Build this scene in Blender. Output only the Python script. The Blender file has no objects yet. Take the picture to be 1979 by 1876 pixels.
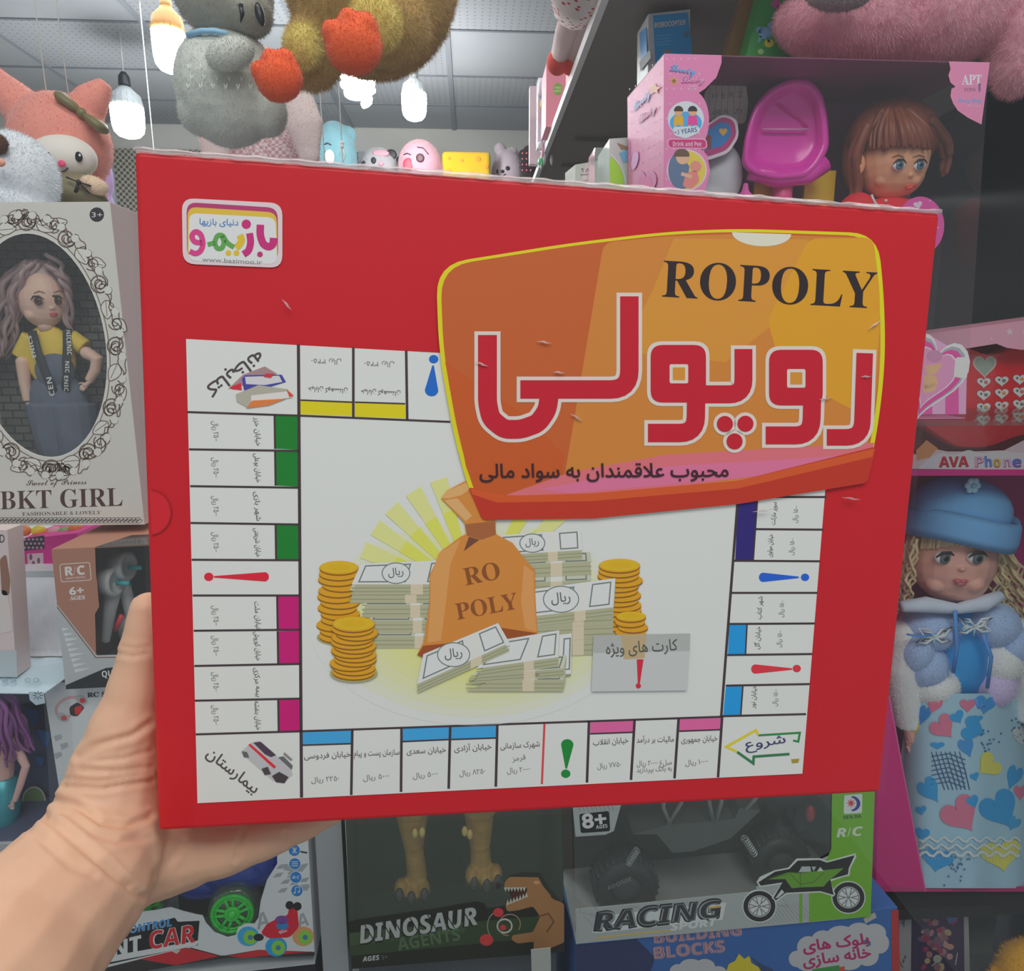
import bpy, bmesh, math, random
from mathutils import Vector as V, Matrix, Quaternion
from mathutils.geometry import interpolate_bezier, delaunay_2d_cdt
random.seed(7)
sc = bpy.context.scene
COL = sc.collection
PI = math.pi

# ------------------------------------------------------------------ camera, sky, lamps, exposure
FPX, CX, CY = 1350.0, 989.5, 938.0
PITCH, YAW = math.radians(11), math.radians(3.3)
EYE = V((0, 0, 1.55))
RGT = V((math.cos(YAW), -math.sin(YAW), 0))
FWD = V((math.sin(YAW) * math.cos(PITCH), math.cos(YAW) * math.cos(PITCH), -math.sin(PITCH)))
UPV = RGT.cross(FWD)
cam = bpy.data.cameras.new('camera')
cam.sensor_width = 36
cam.lens = 36 * FPX / 1979
cam.clip_start = 0.02
camo = bpy.data.objects.new('camera', cam)
COL.objects.link(camo)
camo.matrix_world = Matrix(((RGT.x, UPV.x, -FWD.x, EYE.x), (RGT.y, UPV.y, -FWD.y, EYE.y), (RGT.z, UPV.z, -FWD.z, EYE.z), (0, 0, 0, 1)))
sc.camera = camo
w = bpy.data.worlds.new('night_street_ambient')
sc.world = w
w.use_nodes = True
w.node_tree.nodes['Background'].inputs[0].default_value = (0.86, 0.93, 1, 1)
w.node_tree.nodes['Background'].inputs[1].default_value = 0.36


def area(name, loc, aim, sx, sy, power, colr=(1, 1, 1)):
    l = bpy.data.lights.new(name, 'AREA')
    l.shape = 'RECTANGLE'
    l.size, l.size_y, l.energy, l.color = sx, sy, power, colr
    o = bpy.data.objects.new(name, l)
    COL.objects.link(o)
    o.location = loc
    o.rotation_euler = (V(aim) - V(loc)).to_track_quat('-Z', 'Y').to_euler()
    return o


area('awning_lamp', (0.1, -0.6, 3.05), (0.1, 0.9, 1.1), 1.8, 0.8, 22, (1, 0.97, 0.93))
area('shop_ceiling_lamp', (-0.6, 2.6, 2.79), (-0.6, 2.6, 0), 1.6, 1.2, 16, (0.93, 0.97, 1))
area('display_strip_lamp', (0.1, 0.86, 2.78), (0.1, 0.98, 0), 2.0, 0.1, 9, (1, .96, .9))
sc.view_settings.view_transform = 'Standard'
sc.view_settings.look = 'None'
sc.view_settings.exposure = 0.0
sc.view_settings.gamma = 1.0
sc.cycles.use_denoising = True
sc.cycles.max_bounces = 8
sc.cycles.transparent_max_bounces = 16

# ------------------------------------------------------------------ helpers: rays
def ray(x, y):
    return FWD + RGT * ((x - CX) / FPX) - UPV * ((y - CY) / FPX)


_dy = [1.0]
def P(x, y, Y):
    d = ray(x, y)
    _dy[0] = d.y
    return EYE + d * (Y / d.y)


def D(x, y, dist):
    return EYE + ray(x, y) * dist


def R(px, Y):          # metres of px pixels at depth Y, near the point last located
    return px * Y / FPX / _dy[0]


# ------------------------------------------------------------------ helpers: materials
GAIN = 0.62
def lin(c):
    c /= 255.0
    return c / 12.92 if c <= 0.04045 else ((c + 0.055) / 1.055) ** 2.4


_m = {}
def mat(c, rough=0.55, metal=0.0, coat=0.0, bump=None, gain=None, mottle=0.0, sheen=0.0, sss=0.0, mscale=40):
    """c = colour as seen in the room's light (sRGB 0-255); albedo is that over GAIN"""
    gain = gain or GAIN
    key = (c, rough, metal, coat, bump, gain, mottle, sheen, sss, mscale)
    if key in _m:
        return _m[key]
    g = gain or GAIN
    a = [lin(v) / g for v in c]
    k = min(1.0, 0.9 / max(a))
    a = [v * k for v in a]
    m = bpy.data.materials.new('surface_%d_%d_%d' % c)
    m.use_nodes = True
    nt = m.node_tree
    b = nt.nodes['Principled BSDF']
    b.inputs['Base Color'].default_value = (*a, 1)
    b.inputs['Roughness'].default_value = rough
    b.inputs['Metallic'].default_value = metal
    b.inputs['Coat Weight'].default_value = coat
    b.inputs['Coat Roughness'].default_value = 0.12
    b.inputs['Sheen Weight'].default_value = sheen
    if sss:
        b.inputs['Subsurface Weight'].default_value = sss
        b.inputs['Subsurface Radius'].default_value = (0.006, 0.003, 0.002)
        b.inputs['Subsurface Scale'].default_value = 0.5
    if bump or mottle:
        tc = nt.nodes.new('ShaderNodeTexCoord')
    if bump:
        n = nt.nodes.new('ShaderNodeTexNoise')
        n.inputs['Scale'].default_value = bump[0]
        n.inputs['Detail'].default_value = 4
        nt.links.new(tc.outputs['Object'], n.inputs['Vector'])
        bp = nt.nodes.new('ShaderNodeBump')
        bp.inputs['Strength'].default_value = bump[1]
        bp.inputs['Distance'].default_value = bump[2] if len(bump) > 2 else 0.002
        nt.links.new(n.outputs['Fac'], bp.inputs['Height'])
        nt.links.new(bp.outputs['Normal'], b.inputs['Normal'])
        if coat:
            nt.links.new(bp.outputs['Normal'], b.inputs['Coat Normal'])
    if mottle:
        n = nt.nodes.new('ShaderNodeTexNoise')
        n.inputs['Scale'].default_value = mscale
        n.inputs['Detail'].default_value = 3
        nt.links.new(tc.outputs['Object'], n.inputs['Vector'])
        mx = nt.nodes.new('ShaderNodeMix')
        mx.data_type = 'RGBA'
        mx.inputs['A'].default_value = (*[v * (1 - mottle) for v in a], 1)
        mx.inputs['B'].default_value = (*[min(0.95, v * (1 + mottle)) for v in a], 1)
        nt.links.new(n.outputs['Fac'], mx.inputs['Factor'])
        nt.links.new(mx.outputs['Result'], b.inputs['Base Color'])
    _m[key] = m
    return m


def film(name, tint=(1, 1, 1), refl=0.07, rough=0.05, bump=None, haze=0.0, hazec=(1, 1, 1)):
    """clear plastic or glass sheet: mostly transparent, a little mirror, optional diffuse haze"""
    m = bpy.data.materials.new(name)
    m.use_nodes = True
    nt = m.node_tree
    nt.nodes.clear()
    out = nt.nodes.new('ShaderNodeOutputMaterial')
    tr = nt.nodes.new('ShaderNodeBsdfTransparent')
    tr.inputs[0].default_value = (*tint, 1)
    gl = nt.nodes.new('ShaderNodeBsdfGlossy')
    gl.inputs['Roughness'].default_value = rough
    mx = nt.nodes.new('ShaderNodeMixShader')
    lw = nt.nodes.new('ShaderNodeLayerWeight')
    lw.inputs['Blend'].default_value = 0.25
    mp = nt.nodes.new('ShaderNodeMapRange')
    mp.inputs['To Min'].default_value = refl
    mp.inputs['To Max'].default_value = min(1, refl * 5)
    nt.links.new(lw.outputs['Facing'], mp.inputs['Value'])
    nt.links.new(mp.outputs[0], mx.inputs[0])
    src = tr
    if haze:
        df = nt.nodes.new('ShaderNodeBsdfDiffuse')
        df.inputs[0].default_value = (*hazec, 1)
        m2 = nt.nodes.new('ShaderNodeMixShader')
        m2.inputs[0].default_value = haze
        nt.links.new(tr.outputs[0], m2.inputs[1])
        nt.links.new(df.outputs[0], m2.inputs[2])
        src = m2
    nt.links.new(src.outputs[0], mx.inputs[1])
    nt.links.new(gl.outputs[0], mx.inputs[2])
    if bump:
        tc = nt.nodes.new('ShaderNodeTexCoord')
        n = nt.nodes.new('ShaderNodeTexNoise')
        n.inputs['Scale'].default_value = bump[0]
        n.inputs['Detail'].default_value = 2
        nt.links.new(tc.outputs['Object'], n.inputs['Vector'])
        bp = nt.nodes.new('ShaderNodeBump')
        bp.inputs['Strength'].default_value = bump[1]
        bp.inputs['Distance'].default_value = 0.003
        nt.links.new(n.outputs['Fac'], bp.inputs['Height'])
        nt.links.new(bp.outputs['Normal'], gl.inputs['Normal'])
    nt.links.new(mx.outputs[0], out.inputs[0])
    return m


def glow(name, c, strength):
    m = bpy.data.materials.new(name)
    m.use_nodes = True
    b = m.node_tree.nodes['Principled BSDF']
    b.inputs['Base Color'].default_value = (0.9, 0.9, 0.9, 1)
    b.inputs['Emission Color'].default_value = (*c, 1)
    b.inputs['Emission Strength'].default_value = strength
    return m


FILM = film('clear_box_film', refl=0.05, rough=0.06, bump=(14, 0.25))
# ------------------------------------------------------------------ helpers: objects
def link(o, parent=None):
    COL.objects.link(o)
    if parent is not None:
        o.parent = parent
        t = parent.location if parent.parent is None else V((0, 0, 0))    # parts keep room coordinates
        o.matrix_parent_inverse = Matrix.Translation(-t)
    return o


def tag(o, label=None, cat=None, group=None, kind=None):
    if label:
        o['label'] = label
    if cat:
        o['category'] = cat
    if group:
        o['group'] = group
    if kind:
        o['kind'] = kind
    return o


def thing(name, loc, label, cat, group=None):
    o = bpy.data.objects.new(name, None)
    o.empty_display_size = 0.02
    COL.objects.link(o)
    o.location = loc
    return tag(o, label, cat, group)


class MB:
    """collects shapes into one mesh"""
    def __init__(s):
        s.v, s.f, s.m, s.s, s.mats = [], [], [], [], []

    def mi(s, m):
        if m not in s.mats:
            s.mats.append(m)
        return s.mats.index(m)

    def add(s, vs, fs, m, smooth=False):
        b = len(s.v)
        i = s.mi(m)
        s.v += [tuple(q) for q in vs]
        for f in fs:
            s.f.append([b + k for k in f])
            s.m.append(i)
            s.s.append(smooth)

    def hexa(s, c, m):       # 8 corners: front TL TR BR BL, back TL TR BR BL
        s.add(c, [(3, 2, 1, 0), (4, 5, 6, 7), (0, 1, 5, 4), (2, 3, 7, 6), (1, 2, 6, 5), (3, 0, 4, 7)], m)

    def box(s, lo, hi, m):
        x0, y0, z0 = lo
        x1, y1, z1 = hi
        s.hexa([(x0, y0, z1), (x1, y0, z1), (x1, y0, z0), (x0, y0, z0), (x0, y1, z1), (x1, y1, z1), (x1, y1, z0), (x0, y1, z0)], m)

    def ball(s, c, r, m, q=None, nu=20, nv=12, fn=None):
        c = V(c)
        if not hasattr(r, '__len__'):
            r = (r, r, r)
        vs = [V((0, 0, r[2]))]
        for j in range(1, nv):
            a = PI * j / nv
            for i in range(nu):
                b = 2 * PI * i / nu
                vs.append(V((r[0] * math.sin(a) * math.cos(b), r[1] * math.sin(a) * math.sin(b), r[2] * math.cos(a))))
        vs.append(V((0, 0, -r[2])))
        if fn:
            vs = [fn(v) for v in vs]
        if q is not None:
            vs = [q @ v for v in vs]
        fs = [(0, 1 + i, 1 + (i + 1) % nu) for i in range(nu)]
        for j in range(nv - 2):
            o = 1 + j * nu
            fs += [(o + i, o + nu + i, o + nu + (i + 1) % nu, o + (i + 1) % nu) for i in range(nu)]
        o = 1 + (nv - 2) * nu
        e = len(vs) - 1
        fs += [(o + i, e, o + (i + 1) % nu) for i in range(nu)]
        s.add([c + v for v in vs], fs, m, True)

    def tube(s, pts, rad, m, seg=8, caps=True, flat=None):
        pts = [V(p) for p in pts]
        n = len(pts)
        if not hasattr(rad, '__len__'):
            rad = [rad] * n
        vs, fs = [], []
        up = None
        for i, p in enumerate(pts):
            t = (pts[min(i + 1, n - 1)] - pts[max(i - 1, 0)]).normalized()
            if up is None:
                up = V((0, 0, 1)) if abs(t.z) < 0.9 else V((0, 1, 0))
            a = t.cross(up)
            if a.length < 1e-6:
                a = t.orthogonal()
            a.normalize()
            b = a.cross(t).normalized()
            up = b
            for k in range(seg):
                g = 2 * PI * k / seg
                vs.append(p + (a * math.cos(g) + b * math.sin(g) * (flat or 1)) * rad[i])
        for i in range(n - 1):
            for k in range(seg):
                k2 = (k + 1) % seg
                fs.append((i * seg + k, i * seg + k2, (i + 1) * seg + k2, (i + 1) * seg + k))
        if caps:
            fs.append(tuple(range(seg))[::-1])
            fs.append(tuple((n - 1) * seg + k for k in range(seg)))
        s.add(vs, fs, m, True)

    def lathe(s, o, axis, prof, m, seg=24):     # prof: (distance along the axis, radius)
        axis = V(axis).normalized()
        a = axis.orthogonal().normalized()
        b = axis.cross(a)
        vs, fs = [], []
        for h, r in prof:
            for k in range(seg):
                g = 2 * PI * k / seg
                vs.append(V(o) + axis * h + (a * math.cos(g) + b * math.sin(g)) * r)
        n = len(prof)
        for i in range(n - 1):
            for k in range(seg):
                k2 = (k + 1) % seg
                fs.append((i * seg + k, i * seg + k2, (i + 1) * seg + k2, (i + 1) * seg + k))
        fs.append(tuple(range(seg))[::-1])
        fs.append(tuple((n - 1) * seg + k for k in range(seg)))
        s.add(vs, fs, m, True)

    def build(s, name, parent=None, bevel=0, solid=0, subd=0):
        me = bpy.data.meshes.new(name)
        me.from_pydata(s.v, [], s.f)
        for m in s.mats:
            me.materials.append(m)
        me.polygons.foreach_set('material_index', s.m)
        me.polygons.foreach_set('use_smooth', s.s)
        me.update()
        o = bpy.data.objects.new(name, me)
        link(o, parent)
        if solid:
            d = o.modifiers.new('thickness', 'SOLIDIFY')
            d.thickness, d.offset = solid, -1
        if bevel:
            d = o.modifiers.new('edge', 'BEVEL')
            d.width, d.segments, d.limit_method = bevel, 3, 'ANGLE'
        if subd:
            d = o.modifiers.new('round', 'SUBSURF')
            d.levels = d.render_levels = subd
        return o


def realize(o):
    """bake modifiers into the mesh"""
    dg = bpy.context.evaluated_depsgraph_get()
    me = bpy.data.meshes.new_from_object(o.evaluated_get(dg))
    o.modifiers.clear()
    o.data = me
    return o


def blob(name, mb, m, vox, parent=None, smooth=6, noise=0, nscale=0.01):
    """fuse the collected balls and tubes into one continuous skin"""
    o = mb.build(name, None)
    r = o.modifiers.new('skin', 'REMESH')
    r.mode = 'VOXEL'
    r.voxel_size = vox
    if smooth:
        k = o.modifiers.new('soft', 'SMOOTH')
        k.factor, k.iterations = 0.5, smooth
    if noise:
        t = bpy.data.textures.new('lumps', 'CLOUDS')
        t.noise_scale = nscale
        d = o.modifiers.new('lumps', 'DISPLACE')
        d.texture, d.strength, d.mid_level = t, noise, 0.5
    bpy.context.view_layer.update()
    realize(o)
    me = o.data
    me.materials.clear()
    me.materials.append(m)
    me.polygons.foreach_set('use_smooth', [True] * len(me.polygons))
    me.polygons.foreach_set('material_index', [0] * len(me.polygons))
    COL.objects.unlink(o)
    link(o, parent)
    return o


def fuzz(o, n, ln, wd=0.0006, droop=0.3, m=None, seed=1):
    """short pile: n tiny tapered tufts grown out of the skin, in the same mesh"""
    rnd = random.Random(seed)
    me = o.data
    me.calc_loop_triangles()
    tri = [(t.area, t.vertices[:], t.material_index) for t in me.loop_triangles]
    cum, s = [], 0
    for a, _, _ in tri:
        s += a
        cum.append(s)
    import bisect
    vs = [v.co[:] for v in me.vertices]
    nr = [v.normal.copy() for v in me.vertices]
    fs = [tuple(p.vertices) for p in me.polygons]
    mi = [p.material_index for p in me.polygons]
    mats = list(me.materials)
    for _ in range(n):
        k = bisect.bisect(cum, rnd.random() * s)
        _, (a, b, c), q = tri[min(k, len(tri) - 1)]
        u, v = rnd.random(), rnd.random()
        if u + v > 1:
            u, v = 1 - u, 1 - v
        p = V(vs[a]) * (1 - u - v) + V(vs[b]) * u + V(vs[c]) * v
        nn = nr[a]
        d = (nn + V((rnd.gauss(0, .45), rnd.gauss(0, .45), rnd.gauss(0, .45) - droop))).normalized()
        l = ln * rnd.uniform(0.5, 1.2)
        sd = d.cross(V((rnd.random(), rnd.random(), rnd.random())) - V((.5, .5, .5))).normalized() * wd
        i = len(vs)
        vs += [(p - sd - nn * ln * .2)[:], (p + sd - nn * ln * .2)[:], (p + d * l)[:]]
        fs.append((i, i + 1, i + 2))
        mi.append(q)
    nm = bpy.data.meshes.new(o.name)
    nm.from_pydata(vs, [], fs)
    for x in mats:
        nm.materials.append(x)
    nm.polygons.foreach_set('material_index', mi)
    nm.polygons.foreach_set('use_smooth', [True] * len(fs))
    nm.update()
    o.data = nm
    return o


# ------------------------------------------------------------------ helpers: flat printed art
class PL:
    """a plane in the room: origin, right, up, normal towards the viewer"""
    def __init__(s, o, ux, uy):
        s.o, s.ux, s.uy = V(o), V(ux).normalized(), V(uy).normalized()
        s.n = s.ux.cross(s.uy).normalized()

    def px(s, x, y, h=0.0):
        d = ray(x, y)
        t = (s.o - EYE).dot(s.n) / d.dot(s.n)
        return EYE + d * t + s.n * h


def upright(x, y, Y, yaw=0.0, lean=0.0):
    """vertical plane through the point seen at (x, y) at depth Y"""
    a, l = math.radians(yaw), math.radians(lean)
    ux = V((math.cos(a), math.sin(a), 0))
    back = V((-math.sin(a), math.cos(a), 0))
    return PL(P(x, y, Y), ux, V((0, 0, 1)) * math.cos(l) + back * math.sin(l))


_AR = {'ا': (0xFE8D, 2), 'آ': (0xFE81, 2), 'ب': (0xFE8F, 4), 'پ': (0xFB56, 4), 'ت': (0xFE95, 4), 'ج': (0xFE9D, 4), 'ح': (0xFEA1, 4), 'خ': (0xFEA5, 4),
       'د': (0xFEA9, 2), 'ر': (0xFEAD, 2), 'ز': (0xFEAF, 2), 'ژ': (0xFB8A, 2), 'س': (0xFEB1, 4), 'ش': (0xFEB5, 4), 'ص': (0xFEB9, 4), 'ع': (0xFEC9, 4),
       'ف': (0xFED1, 4), 'ق': (0xFED5, 4), 'ک': (0xFB8E, 4), 'گ': (0xFB92, 4), 'ل': (0xFEDD, 4), 'م': (0xFEE1, 4), 'ن': (0xFEE5, 4), 'و': (0xFEED, 2),
       'ه': (0xFEE9, 4), 'ی': (0xFBFC, 4)}


def fa(t):
    """join Persian letters and put them in drawing order"""
    t = t.replace('لا', '\x01')
    out = []
    for i, c in enumerate(t):
        pv, nx = (t[i - 1] if i else ' '), (t[i + 1] if i + 1 < len(t) else ' ')
        pj = pv in _AR and _AR[pv][1] == 4
        nj = nx in _AR or nx == '\x01'
        if c == '\x01':
            out.append(chr(0xFEFC if pj else 0xFEFB))
        elif c in _AR:
            b, n = _AR[c]
            if n == 2:
                out.append(chr(b + (1 if pj else 0)))
            else:
                out.append(chr(b + (3 if pj and nj else 1 if pj else 2 if nj else 0)))
        else:
            out.append(c)
    # digits keep their own order
    s = ''.join(reversed(out))
    res, run = '', ''
    for c in s:
        if c.isdigit():
            run = c + run
        else:
            res += run + c
            run = ''
    return res + run


def _shift(t, up, lo):
    r = ''
    for c in t:
        if 'A' <= c <= 'Z':
            r += chr(up + ord(c) - 65)
        elif 'a' <= c <= 'z' and lo:
            r += chr(lo + ord(c) - 97)
        else:
            r += c
    return r


def serif(t): return _shift(t, 0x1D400, 0x1D41A)
def script(t): return _shift(t, 0x1D4D0, 0x1D4EA)
def sansb(t): return _shift(t, 0x1D5D4, 0x1D5EE)
def sansbi(t): return _shift(t, 0x1D63C, 0x1D656)


_tx = {}
def glyphs(t, bold):
    if (t, bold) in _tx:
        return _tx[(t, bold)]
    c = bpy.data.curves.new('lettering', 'FONT')
    c.body = t
    o = bpy.data.objects.new('lettering', c)
    COL.objects.link(o)
    bpy.context.view_layer.update()
    cu = o.to_curve(bpy.context.evaluated_depsgraph_get())
    cont = []
    for sp in cu.splines:
        q = []
        if sp.type == 'BEZIER':
            bp = sp.bezier_points
            for k in range(len(bp)):
                a, b = bp[k], bp[(k + 1) % len(bp)]
                straight = a.handle_right_type == 'VECTOR' and b.handle_left_type == 'VECTOR'
                q += [(v.x, v.y) for v in interpolate_bezier(a.co, a.handle_right, b.handle_left, b.co, 2 if straight else 6)[:-1]]
        else:
            q = [(p.co.x, p.co.y) for p in sp.points]
        r = []
        for p in q:
            if not r or abs(p[0] - r[-1][0]) + abs(p[1] - r[-1][1]) > 1e-4:
                r.append(p)
        if len(r) > 2 and abs(r[0][0] - r[-1][0]) + abs(r[0][1] - r[-1][1]) < 1e-4:
            r.pop()
        if len(r) > 2:
            cont.append(r)
    o.to_curve_clear()
    bpy.data.objects.remove(o)
    bpy.data.curves.remove(c)
    if not cont:
        _tx[(t, bold)] = ([], [])
        return [], []
    area_ = sum(p[k - 1][0] * p[k][1] - p[k][0] * p[k - 1][1] for p in cont for k in range(len(p)))
    sg = 1 if area_ > 0 else -1
    if bold:
        for n, p in enumerate(cont):
            L, r = len(p), []
            for k in range(L):
                d = V((p[(k + 1) % L][0] - p[k - 1][0], p[(k + 1) % L][1] - p[k - 1][1]))
                d = d.normalized() if d.length > 1e-9 else V((0, 0))
                r.append((p[k][0] + d.y * bold * sg, p[k][1] - d.x * bold * sg))
            cont[n] = r
    vin, edg = [], []
    for p in cont:
        b = len(vin)
        vin += [V(q) for q in p]
        edg += [(b + k, b + (k + 1) % len(p)) for k in range(len(p))]
    vo, _, tri, _, _, _ = delaunay_2d_cdt(vin, edg, [], 0, 1e-5)
    segs = [(p[k - 1], p[k]) for p in cont for k in range(len(p))]
    fs = []
    for f in tri:
        x = sum(vo[k].x for k in f) / len(f)
        y = sum(vo[k].y for k in f) / len(f)
        wn = 0
        for a, b in segs:
            if a[1] <= y < b[1]:
                if (b[0] - a[0]) * (y - a[1]) - (x - a[0]) * (b[1] - a[1]) > 0:
                    wn += 1
            elif b[1] <= y < a[1]:
                if (b[0] - a[0]) * (y - a[1]) - (x - a[0]) * (b[1] - a[1]) < 0:
                    wn -= 1
        if wn:
            fs.append(tuple(f))
    vs = [(v.x, v.y) for v in vo]
    _tx[(t, bold)] = (vs, fs)
    return vs, fs


class Rounded(list):
    src = None


def fillet(pts, r, n=5, closed=False):
    out = Rounded()
    out.src = None if closed else (pts, r, n)
    N = len(pts)
    for i, p in enumerate(pts):
        if not closed and i in (0, N - 1):
            out.append(p)
            continue
        a, b = pts[i - 1], pts[(i + 1) % N]
        va, vb = V((a[0] - p[0], a[1] - p[1])), V((b[0] - p[0], b[1] - p[1]))
        rr = min(r, va.length * .49, vb.length * .49)
        if rr < 1e-6:
            out.append(p)
            continue
        s, e = V(p) + va.normalized() * rr, V(p) + vb.normalized() * rr
        for k in range(n + 1):
            t = k / n
            q = s * (1 - t) ** 2 + V(p) * 2 * t * (1 - t) + e * t * t
            out.append((q.x, q.y))
    return out


def ellp(cx, cy, rx, ry, n=28, rot=0, a0=0, a1=360):
    c, s = math.cos(math.radians(rot)), math.sin(math.radians(rot))
    k = n if abs(a1 - a0) >= 360 else n + 1
    r = []
    for i in range(k):
        t = math.radians(a0 + (a1 - a0) * i / n)
        x, y = rx * math.cos(t), ry * math.sin(t)
        r.append((cx + x * c - y * s, cy + x * s + y * c))
    return r


EPS = 0.00004
class Art(MB):
    """flat print measured on the photograph and laid on a plane; layer = order of ink"""
    def __init__(s, pl, h=0.0004, rough=0.5, coat=0.0, gain=None, depth=None):
        super().__init__()
        s.pl, s.h, s.rough, s.coat, s.gain, s.depth = pl, h, rough, coat, gain, depth

    def ink(s, c):
        return mat(c, s.rough, coat=s.coat, gain=s.gain) if isinstance(c, tuple) else c

    def at(s, x, y, layer):
        if s.depth:
            return s.depth(x, y, s.h + layer * EPS)
        return s.pl.px(x, y, s.h + layer * EPS)

    def raw(s, pts, fs, c, layer):
        s.add([s.at(x, y, layer) for x, y in pts], fs, s.ink(c))

    def poly(s, pts, c, layer=1):
        if getattr(pts, 'src', None):
            pts = fillet(*pts.src, True)
        a = sum(pts[i - 1][0] * pts[i][1] - pts[i][0] * pts[i - 1][1] for i in range(len(pts)))
        if a > 0:
            pts = pts[::-1]
        s.raw(pts, [tuple(range(len(pts)))], c, layer)

    def ell(s, cx, cy, rx, ry, c, layer=1, rot=0, n=28):
        s.poly(ellp(cx, cy, rx, ry, n, rot), c, layer)

    def quad(s, a, b, d, e, c, layer=1):
        s.poly([a, b, d, e], c, layer)

    def line(s, pts, w, c, layer=2, closed=False, r=0, taper=None):
        if r:
            pts = fillet(pts, r, 5, closed)
        # drop repeats
        q = [pts[0]]
        for p in pts[1:]:
            if abs(p[0] - q[-1][0]) + abs(p[1] - q[-1][1]) > 1e-4:
                q.append(p)
        if closed and abs(q[0][0] - q[-1][0]) + abs(q[0][1] - q[-1][1]) < 1e-4:
            q.pop()
        pts, n = q, len(q)
        if n < 2:
            return
        vs = []
        for i, p in enumerate(pts):
            a = pts[i - 1] if (i or closed) else None
            b = pts[(i + 1) % n] if (i < n - 1 or closed) else None
            d1 = V((p[0] - a[0], p[1] - a[1])).normalized() if a else None
            d2 = V((b[0] - p[0], b[1] - p[1])).normalized() if b else None
            if d1 is None:
                d1 = d2
            if d2 is None:
                d2 = d1
            t = d1 + d2
            t = t.normalized() if t.length > 1e-5 else d1
            k = max(0.4, t.dot(d2))
            hw = w / 2 * (taper(i / (n - 1)) if taper else 1) / k
            vs += [(p[0] + t.y * hw, p[1] - t.x * hw), (p[0] - t.y * hw, p[1] + t.x * hw)]
        fs = []
        for i in range(n if closed else n - 1):
            j = (i + 1) % n
            fs.append((2 * i, 2 * i + 1, 2 * j + 1, 2 * j))
        s.raw(vs, fs, c, layer)

    def ring(s, outer, inner, c, layer=0):
        n = len(outer)
        s.raw(outer + inner, [(i, n + i, n + (i + 1) % n, (i + 1) % n) for i in range(n)], c, layer)

    def text(s, t, p0, p1, hgt, c, layer=3, bold=0.0, shear=0.0, up=None, rel=0.72):
        """baseline p0 -> p1 and cap height, all in photo pixels"""
        vs, fs = glyphs(t, bold)
        if not vs:
            return
        x0, x1 = min(v[0] for v in vs), max(v[0] for v in vs)
        dx, dy = p1[0] - p0[0], p1[1] - p0[1]
        L = math.hypot(dx, dy)
        if up is None:
            up = (dy / L, -dx / L)
        k = hgt / rel
        out = []
        for x, y in vs:
            t_ = (x - x0) / (x1 - x0) + shear * y * k / L
            out.append((p0[0] + dx * t_ + up[0] * y * k, p0[1] + dy * t_ + up[1] * y * k))
        s.raw(out, fs, c, layer)

    def heart(s, cx, cy, w, h, c, layer=2, rot=0):
        pts = []
        for i in range(32):
            t = 2 * PI * i / 32
            pts.append((16 * math.sin(t) ** 3 / 32 * w, -(13 * math.cos(t) - 5 * math.cos(2 * t) - 2 * math.cos(3 * t) - math.cos(4 * t)) / 29 * h))
        a, b = math.cos(math.radians(rot)), math.sin(math.radians(rot))
        s.poly([(cx + x * a - y * b, cy + x * b + y * a) for x, y in pts], c, layer)

    def star(s, cx, cy, r, c, layer=2, k=5, inner=0.45, rot=0):
        pts = []
        for i in range(2 * k):
            q = r if i % 2 == 0 else r * inner
            a = PI * i / k - PI / 2 + math.radians(rot)
            pts.append((cx + q * math.cos(a), cy + q * math.sin(a)))
        s.poly(pts, c, layer)


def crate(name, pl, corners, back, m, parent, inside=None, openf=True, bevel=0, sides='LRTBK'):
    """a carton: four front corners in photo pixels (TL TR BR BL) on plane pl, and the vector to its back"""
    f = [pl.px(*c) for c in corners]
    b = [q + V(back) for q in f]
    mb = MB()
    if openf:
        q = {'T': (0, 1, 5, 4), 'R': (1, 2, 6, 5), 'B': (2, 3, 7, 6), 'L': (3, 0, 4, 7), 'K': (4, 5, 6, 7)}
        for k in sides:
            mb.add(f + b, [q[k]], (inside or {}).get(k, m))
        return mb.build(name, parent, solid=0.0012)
    mb.hexa(f + b, m)
    return mb.build(name, parent, bevel=bevel)


def pane(name, pl, pts, m, parent, h=-0.0006):
    mb = MB()
    mb.add([pl.px(x, y, h) for x, y in pts], [tuple(range(len(pts)))], m)
    return mb.build(name, parent)
# ------------------------------------------------------------------ the room
def struct(o):
    return tag(o, kind='structure')


CZ, BY = 2.83, 4.48
def tiles_mat(name, perf):
    m = mat((150, 154, 160), 0.8, gain=0.72).copy()
    m.name = name
    nt = m.node_tree
    b = nt.nodes['Principled BSDF']
    if perf:
        tc = nt.nodes.new('ShaderNodeTexCoord')
        vo = nt.nodes.new('ShaderNodeTexVoronoi')
        vo.inputs['Scale'].default_value = 34
        vo.inputs['Randomness'].default_value = 0.0
        st = nt.nodes.new('ShaderNodeMath')
        st.operation = 'LESS_THAN'
        st.inputs[1].default_value = 0.15
        mx = nt.nodes.new('ShaderNodeMix')
        mx.data_type = 'RGBA'
        a = b.inputs['Base Color'].default_value[:]
        mx.inputs['A'].default_value = a
        mx.inputs['B'].default_value = (a[0] * .62, a[1] * .62, a[2] * .64, 1)
        fm = nt.nodes.new('ShaderNodeMapping')
        fm.inputs['Scale'].default_value = (1, 1, 0)
        nt.links.new(tc.outputs['Object'], fm.inputs['Vector'])
        nt.links.new(fm.outputs[0], vo.inputs['Vector'])
        nt.links.new(vo.outputs['Distance'], st.inputs[0])
        nt.links.new(st.outputs[0], mx.inputs['Factor'])
        nt.links.new(mx.outputs['Result'], b.inputs['Base Color'])
    return m


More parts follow.
